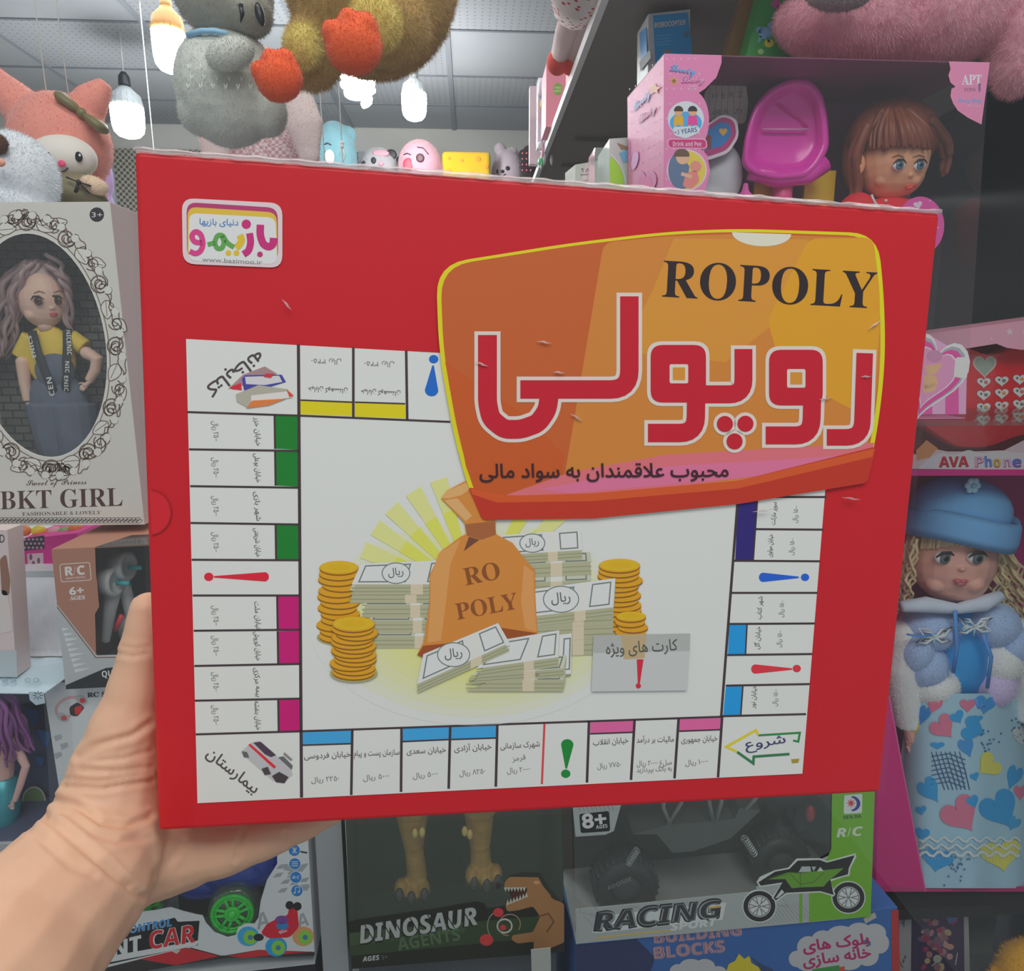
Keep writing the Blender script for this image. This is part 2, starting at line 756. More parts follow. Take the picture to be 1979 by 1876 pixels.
tplain, tperf = tiles_mat('plain_ceiling_tile', False), tiles_mat('perforated_ceiling_tile', True)
cg = MB()
XS = [-2.56, -1.93, -1.29, -0.685, -0.085, 0.53, 1.15]
YS = [0.75, 1.2, 1.65, 2.1, 2.62, 3.16, 3.65, 4.06, BY]
cg.box((XS[0], YS[0], CZ + 0.012), (XS[-1], BY, CZ + 0.05), tplain)
for i in range(len(XS) - 1):
    for j in range(len(YS) - 1):
        pf = (i + j) % 2 == 0 if j < 6 else (j % 2 == 0 if i > 2 else j % 2 == 1)
        cg.box((XS[i] + .01, YS[j] + .01, CZ), (XS[i + 1] - .01, YS[j + 1] - .01, CZ + .012), tperf if pf else tplain)
bar = mat((128, 134, 142), 0.6, gain=0.72)
for x in XS[1:-1]:
    cg.box((x - .012, YS[0], CZ - .004), (x + .012, BY, CZ + .001), bar)
for y in YS[1:-1]:
    cg.box((XS[0], y - .007, CZ - .003), (XS[-1], y + .007, CZ + .001), mat((110, 114, 122), 0.6, gain=0.72))
struct(cg.build('ceiling'))
wb = MB()
wb.box((-2.6, BY, -0.02), (1.2, BY + .06, CZ + .05), mat((176, 176, 172), 0.8, gain=0.7))
struct(wb.build('wall_back'))
wl = MB()
wl.box((-2.62, 0.75, -0.02), (-2.56, BY, CZ + .05), mat((168, 168, 166), 0.8, gain=0.7))
struct(wl.build('wall_left'))
wr = MB()
wr.box((1.15, 0.75, -0.02), (1.21, BY, CZ + .05), mat((70, 72, 78), 0.7, gain=0.7))
struct(wr.build('wall_right'))
fl = MB()
fl.box((-2.62, -1.6, -0.06), (1.21, BY + .06, 0), mat((120, 116, 110), 0.5, mottle=.12, gain=0.7))
struct(fl.build('floor'))
# dark night window on the right, its frame on the wall
dk = MB()
dk.box((1.13, 0.8, 0.9), (1.149, 2.2, 2.3), mat((14, 16, 26), 0.12, gain=0.7))
struct(dk.build('window_2'))
# lattice screen along the back wall
lm = mat((150, 146, 132), 0.7, gain=0.7).copy()
lm.name = 'diamond_lattice'
nt = lm.node_tree
tc = nt.nodes.new('ShaderNodeTexCoord')
mp = nt.nodes.new('ShaderNodeMapping')
mp.inputs['Rotation'].default_value = (0, math.radians(45), 0)
mp.inputs['Scale'].default_value = (1, 0, 1)
ck = nt.nodes.new('ShaderNodeTexVoronoi')
ck.inputs['Randomness'].default_value = 0
ck.inputs['Scale'].default_value = 44
st = nt.nodes.new('ShaderNodeMath')
st.operation = 'LESS_THAN'
st.inputs[1].default_value = 0.4
mx = nt.nodes.new('ShaderNodeMix')
mx.data_type = 'RGBA'
mx.inputs['A'].default_value = (.36, .34, .28, 1)
mx.inputs['B'].default_value = (.09, .085, .075, 1)
nt.links.new(tc.outputs['Object'], mp.inputs['Vector'])
nt.links.new(mp.outputs[0], ck.inputs['Vector'])
nt.links.new(ck.outputs['Distance'], st.inputs[0])
nt.links.new(st.outputs[0], mx.inputs['Factor'])
nt.links.new(mx.outputs['Result'], nt.nodes['Principled BSDF'].inputs['Base Color'])
ls = thing('lattice_screen', P(300, 420, 4.2), 'beige diamond lattice screen along the back wall below the white band', 'screen')
t = MB()
y0 = 4.3
zt = P(300, 288, y0).z
t.box((-2.5, y0, 0), (P(700, 300, y0).x, y0 + .02, zt), lm)
t.build('lattice_panel', ls)
for x in (P(211, 300, y0).x, P(700, 300, y0).x):
    fr = MB()
    fr.box((x - .02, y0 - .02, 0), (x + .02, y0 + .04, zt), mat((128, 134, 138), 0.5))
    fr.build('upright_frame', ls)

# ------------------------------------------------------------------ the red game box in the hand
gux, guy = V((0.996, 0.0806, -0.0409)), V((0.0342, 0.0641, 0.9974))
GP = PL(D(980, 950, 0.32038), gux, guy)
GN = GP.n
gcorn = [(258, 290), (1818, 411), (1702, 1532), (305, 1607)]
gf = [GP.px(*c) for c in gcorn]
game = thing('board_game_box', (gf[2] + gf[3]) / 2 - GN * .02, 'big red board game box with an orange title shield, held up by the hand', 'box')
t = MB()
GD = 0.042
REDB = mat((178, 8, 24), 0.6, coat=0.08, bump=(9, .12))
t.hexa(gf + [q - GN * GD for q in gf], REDB)
t.build('carton', game, bevel=0.0022)
A = Art(GP, 0.0003, 0.6, 0.06)
W_, K = (203, 205, 200), (58, 44, 48)
A.poly([(360, 655), (1612, 724), (1550, 1494), (382, 1551)], W_, 1)
# thumb notch at the left edge
A.poly(ellp(290, 990, 41, 43, 20, 0, -88, 88) + [(294, 1030), (290, 950)], (186, 20, 34), 1)
A.line(ellp(290, 990, 41, 43, 20, 0, -85, 85), 3, (150, 10, 26), 2)


def bar2(pts, c): A.poly(pts, c, 2)
def ln(a, b, w=4, c=K): A.line([a, b], w, c, 3)


ln((577, 665), (583, 1540), 6); ln((583, 1412), (1395, 1384), 4); ln((362, 796), (580, 803)); ln((580, 803), (870, 815), 4)
ln((1425, 966), (1393, 1386), 5)
for a, b in [((681, 1409), (679, 1535)), ((776, 1406), (775, 1529)), ((870, 1403), (867, 1523)), ((961, 1399), (958, 1519)), ((1138, 1391), (1134, 1511)),
             ((1226, 1390), (1219, 1506)), ((1311, 1387), (1303, 1503)), ((1395, 1384), (1387, 1501)), ((683, 671), (683, 807)), ((785, 677), (787, 811))]:
    ln(a, b, 5)
ln((1052, 1396), (1047, 1514), 4, (205, 60, 66))
for a, b in [((366, 868), (578, 871)), ((368, 939), (578, 942)), ((369, 1010), (578, 1013)), ((371, 1081), (579, 1082)), ((373, 1150), (579, 1150)), ((375, 1218), (581, 1216)),
             ((376, 1286), (581, 1282)), ((377, 1353), (582, 1349)), ((379, 1418), (584, 1412)), ((1498, 960), (1596, 960)), ((1459, 1022), (1590, 1023)), ((1418, 1083), (1584, 1084)),
             ((1413, 1145), (1579, 1145)), ((1409, 1205), (1574, 1204)), ((1405, 1265), (1569, 1263)), ((1402, 1324), (1564, 1321)), ((1395, 1383), (1557, 1379))]:
    ln(a, b, 4)
GR, MG, BL_, PK, NV, YE = (10, 112, 34), (178, 10, 102), (56, 148, 200), (204, 92, 146), (38, 26, 104), (204, 190, 8)
for q in ([(531, 801), (578, 802), (578, 869), (532, 867)], [(532, 872), (578, 873), (578, 940), (533, 938)], [(533, 1014), (578, 1015), (578, 1081), (534, 1080)]):
    bar2(q, GR); A.line([q[0], q[3]], 4, K, 3)
for q in ([(536, 1151), (578, 1151), (579, 1214), (537, 1215)], [(537, 1219), (579, 1218), (580, 1281), (538, 1283)], [(538, 1352), (581, 1350), (582, 1410), (539, 1412)]):
    bar2(q, MG); A.line([q[0], q[3]], 4, K, 3)
for q in ([(584, 1413), (679, 1410), (678, 1436), (584, 1439)], [(779, 1407), (868, 1404), (867, 1428), (778, 1432)], [(872, 1404), (959, 1401), (958, 1425), (871, 1428)]):
    bar2(q, BL_); A.line([q[3], q[2]], 3, K, 3)
for q in ([(1141, 1392), (1224, 1390), (1223, 1414), (1140, 1417)], [(1313, 1388), (1393, 1386), (1391, 1409), (1312, 1412)]):
    bar2(q, PK); A.line([q[3], q[2]], 3, K, 3)
for q in ([(581, 773), (681, 777), (681, 804), (581, 800)], [(686, 777), (783, 780), (784, 808), (686, 805)]):
    bar2(q, YE); A.line([q[0], q[1]], 3, K, 3)
bar2([(1426, 967), (1463, 966), (1455, 1082), (1420, 1082)], NV)
A.line([(1463, 966), (1455, 1082)], 3, K, 3)
for q in ([(1409, 1207), (1443, 1206), (1440, 1263), (1406, 1264)], [(1402, 1326), (1435, 1325), (1431, 1380), (1397, 1381)]):
    bar2(q, (20, 138, 200)); A.line([q[1], q[2]], 3, K, 3)


def excl(bx, by, tx, ty, wb_, dx, dy, dr, c):
    """exclamation mark: broad round end, thin end, dot"""
    d = V((tx - bx, ty - by)).normalized()
    s = V((-d.y, d.x))
    pts = []
    for k in range(9):
        a = PI * k / 8
        q = V((bx, by)) + s * math.cos(a) * wb_ - d * math.sin(a) * wb_ * .9
        pts.append((q.x, q.y))
    e = V((tx, ty))
    pts += [(e.x - s.x * 1.5, e.y - s.y * 1.5), (e.x + s.x * 1.5, e.y + s.y * 1.5)]
    A.poly(pts, c, 3)
    A.ell(dx, dy, dr, dr * .9, c, 3)


excl(512, 1114, 414, 1114, 9, 404, 1114, 9, (196, 26, 48))
excl(834, 754, 837, 706, 13, 838, 694, 9, (16, 92, 176))
excl(1474, 1115, 1543, 1115, 9, 1555, 1115, 8, (26, 84, 186))
excl(1459, 1292, 1530, 1292, 9, 1539, 1291, 8, (200, 44, 56))
excl(1096, 1438, 1094, 1484, 12, 1093, 1494, 9, (14, 120, 44))
# corner: library
TX = (84, 76, 78)
A.text(fa('کتابخانه'), (500, 676), (396, 748), 26, (70, 60, 62), 3, 0.015)
bk = [([(441, 752), (470, 724), (512, 708), (536, 722), (500, 738), (474, 744)], (150, 120, 122)), ([(444, 748), (466, 740), (468, 754), (448, 752)], (188, 36, 52)),
      ([(468, 732), (474, 725), (545, 724), (553, 738), (520, 748), (472, 754)], (62, 60, 140)), ([(474, 728), (540, 726), (546, 738), (512, 744), (476, 742)], (188, 186, 188)),
      ([(456, 762), (500, 744), (556, 752), (566, 766), (520, 780), (480, 788), (458, 776)], (158, 154, 140)), ([(486, 764), (556, 756), (566, 768), (486, 778)], (216, 212, 206)),
      ([(476, 789), (488, 774), (554, 770), (520, 783)], (226, 130, 66)), ([(554, 752), (568, 764), (560, 768)], (196, 70, 50)), ([(514, 722), (530, 722), (524, 730), (510, 728)], (190, 40, 56))]
for i, (q, c) in enumerate(bk):
    A.poly(q, c, 3 + i)
# corner: hospital, ambulance
A.text(fa('بیمارستان'), (398, 1458), (492, 1533), 22, (74, 66, 68), 3, 0.015)
amb = [([(466, 1452), (486, 1434), (500, 1430), (562, 1484), (566, 1496), (548, 1512), (528, 1508), (470, 1458)], (168, 168, 170)), ([(490, 1434), (504, 1432), (534, 1458), (524, 1462), (512, 1456)], (66, 52, 66)),
       ([(480, 1438), (484, 1436), (534, 1480), (530, 1484)], (196, 36, 44)), ([(538, 1462), (548, 1460), (566, 1478), (564, 1486)], (92, 90, 94)), ([(526, 1498), (540, 1490), (558, 1500), (550, 1512), (534, 1510)], (60, 52, 54)),
       ([(468, 1450), (478, 1452), (482, 1462), (472, 1462)], (92, 86, 86)), ([(506, 1484), (518, 1480), (524, 1494), (512, 1496)], (66, 58, 60)), ([(550, 1452), (566, 1466), (562, 1468), (548, 1456)], (120, 116, 118))]
for i, (q, c) in enumerate(amb):
    A.poly(q, c, 3 + i)
# start arrow
A.line([(1424, 1452), (1403, 1442), (1460, 1410), (1465, 1420)], 5, (222, 206, 50), 3)
A.line([(1465, 1420), (1545, 1415), (1542, 1432), (1532, 1430)], 4, (40, 120, 56), 3)
A.line([(1424, 1452), (1455, 1474), (1456, 1461), (1525, 1456)], 5, (44, 108, 70), 4)
A.poly([(1528, 1466), (1544, 1465), (1542, 1473), (1530, 1474)], (150, 130, 50), 3)
A.text(fa('شروع'), (1440, 1446), (1518, 1434), 17, (58, 56, 96), 4, 0.01)
# small street names and prices
sm = [('خیابان فردوسی', 588, 1465, 678, 1461), ('سازمان پست و پیام', 684, 1460, 772, 1457), ('خیابان سعدی', 786, 1456, 862, 1452), ('خیابان آزادی', 878, 1451, 950, 1446), ('شهرک سازمانی', 967, 1446, 1043, 1441),
      ('خیابان انقلاب', 1146, 1439, 1214, 1434), ('مالیات بر درآمد', 1230, 1434, 1302, 1432), ('خیابان جمهوری', 1316, 1434, 1386, 1430)]
for s_, a, b, c, d in sm:
    A.text(fa(s_), (a, b), (c, d), 11, TX, 3, 0.006)
for s_, a, b, c, d in [('۲۲۵۰ ریال', 602, 1511, 656, 1507), ('۵۰۰۰ ریال', 702, 1507, 752, 1502), ('۵۰۰۰ ریال', 798, 1503, 846, 1498), ('۸۲۵۰ ریال', 888, 1498, 938, 1493), ('۲۰۰۰۰ ریال', 980, 1493, 1024, 1489),
                      ('۷۷۵۰ ریال', 1154, 1484, 1200, 1480), ('مبلغ ۲۰۰۰۰ ریال', 1230, 1479, 1298, 1476), ('به بانک بپردازید', 1230, 1491, 1298, 1488), ('۱۰۰۰۰ ریال', 1324, 1478, 1368, 1474), ('قرمز', 990, 1470, 1016, 1466)]:
    A.text(fa(s_), (a, b), (c, d), 10, (112, 106, 106), 3, 0.004)
for s_, y in [('خیابان خزر', 806), ('خیابان بوعلی', 876), ('شهر بازی', 950), ('خیابان شریعتی', 1020), ('خیابان ملت', 1162), ('خیابان کوروش', 1220), ('بیمه مرکزی', 1290), ('خیابان بنفشه', 1354)]:
    A.text(fa(s_), (492, y), (496, y + 56), 10, TX, 3, 0.006)
    A.text(fa('۲۵۰۰ ریال'), (411, y + 8), (414, y + 46), 11, (112, 106, 106), 3, 0.004)
for s_, x, y in [('سوپر مارکت', 1497, 1014), ('خیابان مولوی', 1490, 1076), ('شهر کتاب', 1470, 1196), ('خیابان گل', 1466, 1254), ('خیابان نور', 1458, 1368)]:
    A.text(fa(s_), (x, y), (x + 3, y - 44), 9, TX, 3, 0.006)
    A.text(fa('۱۵۰۰ ریال'), (x + 42, y - 4), (x + 45, y - 36), 9, (112, 106, 106), 3, 0.004)
for x in (600, 702):
    A.text(fa('خیابان کوهستان'), (x + 72, 752 + (x - 600) * .05), (x - 4, 748 + (x - 600) * .05), 9, TX, 3, 0.006)
    A.text(fa('۳۴۵۰ ریال'), (x + 60, 696 + (x - 600) * .05), (x + 2, 693 + (x - 600) * .05), 9, (112, 106, 106), 3, 0.004)
# middle picture: glow, rays, coins, notes, sack
for k in range(9):
    f_ = 1 - k / 9
    A.ell(925 - 10 * f_, 1195, 90 + 230 * f_, 60 + 146 * f_, (int(203 + 8 * (1 - f_)), int(205 + 6 * (1 - f_)), int(200 - 92 * (1 - f_) ** .8)), 3 + k * .4, n=40)
for a in (-158, -146, -134, -121, -108, -60, -44):
    r0, r1 = 120, 235
    ca, sa = math.cos(math.radians(a)), math.sin(math.radians(a))
    A.poly([(920 + 70 * ca - 5 * sa, 1150 + 70 * sa + 5 * ca), (920 + 70 * ca + 5 * sa, 1150 + 70 * sa - 5 * ca), (920 + r1 * ca + 17 * sa, 1150 + r1 * sa - 17 * ca), (920 + r1 * ca - 17 * sa, 1150 + r1 * sa + 17 * ca)], (202, 204, 132), 7)
    A.poly([(920 + 70 * ca - 5 * sa, 1150 + 70 * sa + 5 * ca), (920 + 70 * ca + 5 * sa, 1150 + 70 * sa - 5 * ca), (920 + 170 * ca + 13 * sa, 1150 + 170 * sa - 13 * ca), (920 + 170 * ca - 13 * sa, 1150 + 170 * sa + 13 * ca)], (194, 196, 84), 7.5)


def coins(cx, yt, yb, rx, ry, n, base):
    A.ell(cx, yb + 3, rx * 1.12, ry * 1.2, (150, 146, 96), base)
    for k in range(n):
        y = yb + (yt - yb) * k / (n - 1)
        dx = 4 * math.sin(k * 2.3) + 2 * math.sin(k * 5.1)
        A.ell(cx + dx, y + 3, rx, ry, (128, 84, 14), base + .2 + k * .3, n=20)
        A.ell(cx + dx, y, rx, ry, (196, 142, 22), base + .3 + k * .3, n=20)
    A.ell(cx + dx, y - 1, rx * .95, ry * .85, (214, 176, 28), base + .4 + n * .3)
    A.ell(cx + dx, y - 1, rx * .6, ry * .5, (196, 156, 22), base + .5 + n * .3)


def wad(a, b, c, d, th, base, lab=True, face=(196, 198, 196)):
    """bundle of notes: far-left, far-right, near-right, near-left of the top note, thickness below"""
    l = lambda p, q, t_: (p[0] + (q[0] - p[0]) * t_, p[1] + (q[1] - p[1]) * t_)
    A.poly([a, b, (b[0], b[1] + th), (c[0], c[1] + th), (d[0], d[1] + th), (a[0], a[1] + th * .6)], (158, 158, 128), base)
    for k in (.35, .7):
        A.line([(d[0], d[1] + th * k), (c[0], c[1] + th * k)], 1.6, (130, 132, 104), base + .1)
    A.poly([a, b, c, d], face, base + .2)
    g = lambda u_, v_: l(l(a, b, u_), l(d, c, u_), v_)
    A.line([g(.06, .12), g(.52, .12), g(.52, .88), g(.06, .88)], 2.5, (104, 112, 104), base + .3, closed=True)
    A.line([g(.74, .12), g(.95, .12), g(.95, .88), g(.74, .88)], 2.5, (104, 112, 104), base + .3, closed=True)
    A.poly([g(.58, 0), g(.7, 0), g(.7, 1), g(.58, 1)], (212, 212, 206), base + .4)
    A.poly([g(.58, 1), g(.7, 1), (g(.7, 1)[0], g(.7, 1)[1] + th), (g(.58, 1)[0], g(.58, 1)[1] + th)], (190, 178, 152), base + .4)
    if lab:
        q = g(.4, .5)
        hh = abs(g(.4, 1)[1] - g(.4, 0)[1])
        A.ell(q[0], q[1], hh * .62, hh * .46, face, base + .5)
        A.line(ellp(q[0], q[1], hh * .62, hh * .46), 2, (104, 112, 104), base + .6, closed=True)
        A.text(fa('ریال'), (q[0] - hh * .34, q[1] + hh * .12), (q[0] + hh * .34, q[1] + hh * .06), hh * .34, (86, 90, 88), base + .7, 0.01)


coins(655, 1096, 1228, 38, 13, 13, 8)
coins(1196, 1092, 1206, 40, 13, 13, 8)
for y, dx in ((1228, 40), (1198, 32), (1168, 20), (1140, -4)):
    wad((690 + dx, y - 22), (860, y - 22), (860, y), (680 + dx, y), 24, 9 + (1228 - y) * .05, False, (176, 176, 154))
wad((698, 1088), (884, 1080), (876, 1128), (680, 1128), 20, 15)
for y in (1160, 1128, 1092):
    wad((960, y - 20), (1140, y - 26), (1142, y - 8), (955, y), 26, 8 + (1160 - y) * .04, False, (176, 178, 158))
wad((962, 1034), (1122, 1022), (1124, 1062), (968, 1072), 18, 12)
for y in (1240, 1210, 1184):
    wad((1010, y - 20), (1184, y - 30), (1182, y - 8), (1000, y), 30, 13 + (1240 - y) * .04, False, (178, 180, 160))
wad((1024, 1138), (1188, 1116), (1184, 1172), (1006, 1192), 20, 17)
coins(1220, 1190, 1272, 29, 10, 9, 14)
SK = [(806, 1264), (820, 1236), (830, 1160), (830, 1110), (852, 1064), (890, 1036), (902, 1030), (898, 1010), (868, 978), (852, 962), (862, 948), (896, 930), (925, 928), (940, 990), (958, 1008), (956, 1030), (990, 1048), (1018, 1084), (1033, 1100),
      (1034, 1150), (1038, 1222), (1000, 1262), (940, 1276), (860, 1280)]
A.poly(SK, (190, 122, 50), 19)
A.poly([(806, 1264), (818, 1246), (880, 1240), (960, 1210), (1038, 1222), (1000, 1262), (940, 1278), (850, 1282)], (140, 70, 28), 19.3)
A.poly([(848, 1068), (890, 1040), (870, 1090), (862, 1160), (852, 1236), (826, 1240), (832, 1160), (832, 1112)], (208, 148, 82), 19.4)
A.poly([(1012, 1090), (1030, 1104), (1032, 1160), (1036, 1220), (1014, 1212), (1006, 1160)], (208, 146, 82), 19.4)
A.poly([(898, 1012), (956, 1006), (958, 1032), (930, 1042), (902, 1034)], (150, 88, 48), 19.5)
A.poly([(896, 1064), (906, 1036), (926, 1042), (912, 1052)], (104, 62, 44), 19.6)
A.poly([(852, 962), (862, 948), (900, 932), (920, 934), (892, 956), (868, 962)], (206, 160, 100), 19.5)
A.poly([(858, 966), (884, 962), (912, 996), (900, 1006)], (212, 164, 106), 19.5)
A.text(serif('RO'), (900, 1130), (968, 1116), 35, (126, 70, 26), 20)
A.text(serif('POLY'), (884, 1196), (1002, 1174), 33, (128, 70, 30), 20)
coins(684, 1204, 1296, 41, 15, 12, 19)
wad((1050, 1228), (1104, 1222), (1102, 1300), (1040, 1306), 4, 20, False)
wad((940, 1304), (1092, 1292), (1088, 1312), (900, 1312), 22, 20.2, False, (172, 174, 152))
wad((960, 1276), (1094, 1264), (1088, 1290), (906, 1304), 16, 20.6, False, (182, 184, 164))
wad((962, 1236), (1080, 1216), (1078, 1268), (920, 1290), 18, 21.2, False)
wad((818, 1262), (962, 1202), (984, 1240), (806, 1320), 17, 22.5)
A.poly([(1146, 1226), (1332, 1222), (1326, 1332), (1142, 1334)], (176, 178, 176), 24)
A.poly([(1146, 1226), (1332, 1222), (1331, 1256), (1144, 1260)], (158, 160, 156), 24.3)
A.poly([(1198, 1226), (1248, 1225), (1244, 1270), (1204, 1272)], (170, 150, 112), 24.4)
A.text(fa('کارت های ویژه'), (1170, 1262), (1308, 1254), 22, (78, 78, 72), 25, 0.01)
excl(1236, 1274, 1233, 1318, 6, 1232, 1323, 5, (186, 30, 50))
for q in ((1236, 1274, 1233, 1316),):
    A.poly([(1229, 1272), (1242, 1272), (1235, 1318), (1231, 1318)], (190, 30, 52), 26)
    A.ell(1232, 1323, 5, 5, (190, 30, 52), 26)
# logo shield
SH = fillet([(842, 512), (1100, 471), (1285, 449), (1424, 443), (1692, 452), (1704, 560), (1708, 690), (1695, 815), (1672, 932), (1424, 973), (1145, 1001), (932, 1004), (904, 941), (876, 838), (848, 680)], 62, 6, True)
A.poly(SH, (210, 200, 16), 27)
def inset(q, k=.985, c=(1275, 725)):
    return [(c[0] + (x - c[0]) * k, c[1] + (y - c[1]) * k) for x, y in q]
A.poly(inset(SH, .98), (176, 84, 34), 27.4)
A.poly(fillet([(1165, 470), (1285, 458), (1424, 453), (1684, 461), (1696, 560), (1698, 690), (1684, 815), (1664, 900), (1424, 940), (1080, 975), (1110, 800)], 20), (186, 116, 44), 27.8)
A.poly(fillet([(1560, 462), (1684, 461), (1696, 560), (1696, 640), (1686, 760), (1660, 800), (1510, 720), (1480, 620)], 20), (200, 142, 26), 28.2)
A.poly([(1300, 462), (1560, 464), (1500, 620), (1400, 700), (1200, 680), (1260, 560)], (192, 130, 44), 28.0)
A.poly([(860, 700), (1010, 800), (1090, 880), (1080, 960), (925, 968), (900, 900)], (178, 78, 24), 27.9)
A.poly([(976, 956), (1100, 912), (1285, 878), (1520, 864), (1686, 855), (1676, 895), (1520, 912), (1285, 942), (1100, 958)], (206, 104, 112), 28.4)
A.poly([(1040, 944), (1285, 900), (1560, 884), (1670, 876), (1660, 898), (1400, 926), (1100, 952)], (200, 104, 138), 28.6)
A.poly(fillet([(904, 940), (980, 958), (1145, 952), (1424, 928), (1690, 862), (1672, 932), (1424, 973), (1145, 1001), (932, 1004)], 8), (172, 42, 22), 28.8)
A.poly([(908, 942), (980, 957), (1145, 952), (1424, 928), (1686, 866), (1683, 882), (1424, 943), (1145, 967), (960, 970), (912, 954)], (190, 76, 28), 29)
A.poly(ellp(1469, 452, 57, 25, 18, 2, 0, 180), (206, 204, 186), 29)
A.text(serif('ROPOLY'), (1277, 574), (1688, 597), 74, (36, 24, 26), 30, -0.002)
LZ = lambda q: [(820 + x / 2.151, 420 + y / 2.151) for x, y in q]
RD, WH = (176, 12, 36), (206, 196, 186)
S_ = 1 / 2.151
nb_ = [0]
def loop(x0, y0, x1, y1, hx0, hy0, hx1, hy1):
    nb_[0] += .3
    rr = lambda a, b, c, d, r: LZ(fillet([(a, b), (c, b), (c, d), (a, d)], r, 6, True))
    A.poly(rr(x0 - 15, y0 - 15, x1 + 15, y1 + 15, 62), WH, 30.5 + nb_[0] * .5)
    A.poly(rr(x0, y0, x1, y1, 50), RD, 33 + nb_[0])
    A.poly(rr(hx0, hy0, hx1, hy1, 8), WH, 36.2)
    A.poly(rr(hx0 + 13, hy0 + 13, hx1 - 13, hy1 - 13, 4), (192, 128, 42), 36.6)


def big(path, w_, r, e0=(0, 0), e1=(0, 0), closed=False):
    nb_[0] += .3
    q = fillet(path, r, 6, closed)
    A.line(LZ(q), w_ * S_, RD, 33 + nb_[0], closed)
    q2 = list(path)
    q2[0] = (q2[0][0] + e0[0], q2[0][1] + e0[1])
    q2[-1] = (q2[-1][0] + e1[0], q2[-1][1] + e1[1])
    A.line(LZ(fillet(q2, r, 6, closed)), (w_ + 30) * S_, WH, 30.5 + nb_[0] * .5, closed)


big([(261, 490), (261, 770), (275, 835), (330, 880), (400, 880), (470, 855), (508, 800), (516, 745), (516, 722)], 78, 24, (0, -15), (0, 8))
big([(397, 715), (848, 715), (848, 330)], 76, 78, (-15, 0), (0, -15))
loop(936, 531, 1165, 769, 1014, 611, 1091, 690)
big([(1125, 700), (1122, 895), (925, 895)], 76, 66, (0, 0), (-15, 0))
big([(1120, 735), (1320, 735), (1320, 548)], 74, 60, (0, 0), (0, -15))
loop(1426, 551, 1648, 781, 1500, 631, 1576, 708)
big([(1606, 700), (1600, 905), (1412, 905)], 74, 66, (0, 0), (-15, 0))
big([(1822, 565), (1810, 913), (1665, 913)], 68, 66, (0, -15), (-15, 0))
for x, y in ((1243, 858), (1328, 857), (1283, 930)):
    q = LZ([(x, y)])[0]
    A.ell(q[0], q[1], 15.5, 15.5, RD, 35.8)
    A.ell(q[0], q[1], 22, 22, WH, 32.6)
A.text(fa('محبوب علاقمندان به سواد مالی'), (926, 922), (1405, 920), 27, (52, 20, 26), 37, 0.016)
# maker's badge
bp = [(352, 383), (546, 393), (546, 518), (354, 510)]
A.poly(fillet(bp, 24), (206, 190, 192), 2)
A.poly(fillet([(361, 391), (537, 402), (538, 505), (362, 499)], 20), (160, 48, 98), 2.5)
A.poly(fillet([(363, 400), (535, 411), (537, 506), (363, 500)], 18), (208, 174, 60), 3)
A.poly(fillet([(366, 412), (533, 421), (536, 511), (365, 504)], 16), (204, 206, 204), 3.5)
BZ = lambda q: [(260 + x / 5.497, 280 + y / 5.497) for x, y in q]
for pth, w_, c in [([(1340, 850), (1335, 960), (1370, 1060), (1430, 1090), (1475, 1060), (1480, 990)], 80, (176, 34, 106)), ([(1225, 940), (1240, 1040), (1215, 1130), (1160, 1165)], 74, (176, 34, 106)),
                  ([(1120, 960), (1145, 1010), (1120, 1060), (1080, 1095)], 74, (212, 180, 44)), ([(1060, 1090), (985, 1045), (940, 960), (885, 960), (850, 1040), (880, 1105), (930, 1105), (960, 1040), (930, 970)], 52, (84, 146, 70)),
                  ([(860, 1040), (780, 1062)], 50, (84, 146, 70)), ([(725, 1040), (640, 1040), (605, 970), (650, 915), (710, 950), (735, 1050), (710, 1130), (650, 1165), (590, 1130)], 58, (190, 56, 120))]:
    A.line(BZ(fillet(pth, 50)), w_ / 5.497, c, 5)
for x, y, r_, c in ((1190, 845, 9, (176, 34, 106)), (1335, 1165, 5.5, (176, 34, 106)), (1000, 1150, 5.5, (212, 180, 44)), (1085, 1150, 5.5, (212, 180, 44))):
    q = BZ([(x, y)])[0]
    A.ell(q[0], q[1], r_, r_, c, 5)
A.text(fa('دنیای بازیها'), (386, 434), (461, 436), 12, (70, 112, 172), 5, 0.012)
A.text('www.bazimoo.ir', (391, 505), (507, 511), 8, (120, 116, 122), 5, 0.004)
A.build('front_print', game)
WRAP = film('shrink_wrap_film', refl=0.014, rough=0.09, bump=(26, .5))
t = MB()
o_ = [gf[0] + (-gux + guy) * .0007 + GN * .0042, gf[1] + (gux + guy) * .0007 + GN * .0042, gf[2] + (gux - guy) * .0007 + GN * .0042, gf[3] + (-gux - guy) * .0007 + GN * .0042]
t.hexa(o_ + [q - GN * (GD + .006) for q in o_], WRAP)
t.build('shrink_wrap', game, bevel=0.003)
SEAM = film('wrap_seam_film', refl=.10, rough=.25, haze=.38, hazec=(.86, .72, .72))
t = MB()
rnd = random.Random(3)
a_, b_ = gf[0] + guy * .0004, gf[1] + guy * .0004
n_ = 90
t.tube([a_ + (b_ - a_) * (i / n_) + guy * .00025 * math.sin(i * 1.7) for i in range(n_ + 1)], [.0008 + .0006 * rnd.random() for i in range(n_ + 1)], SEAM, 7)
t.build('wrap_seam', game)
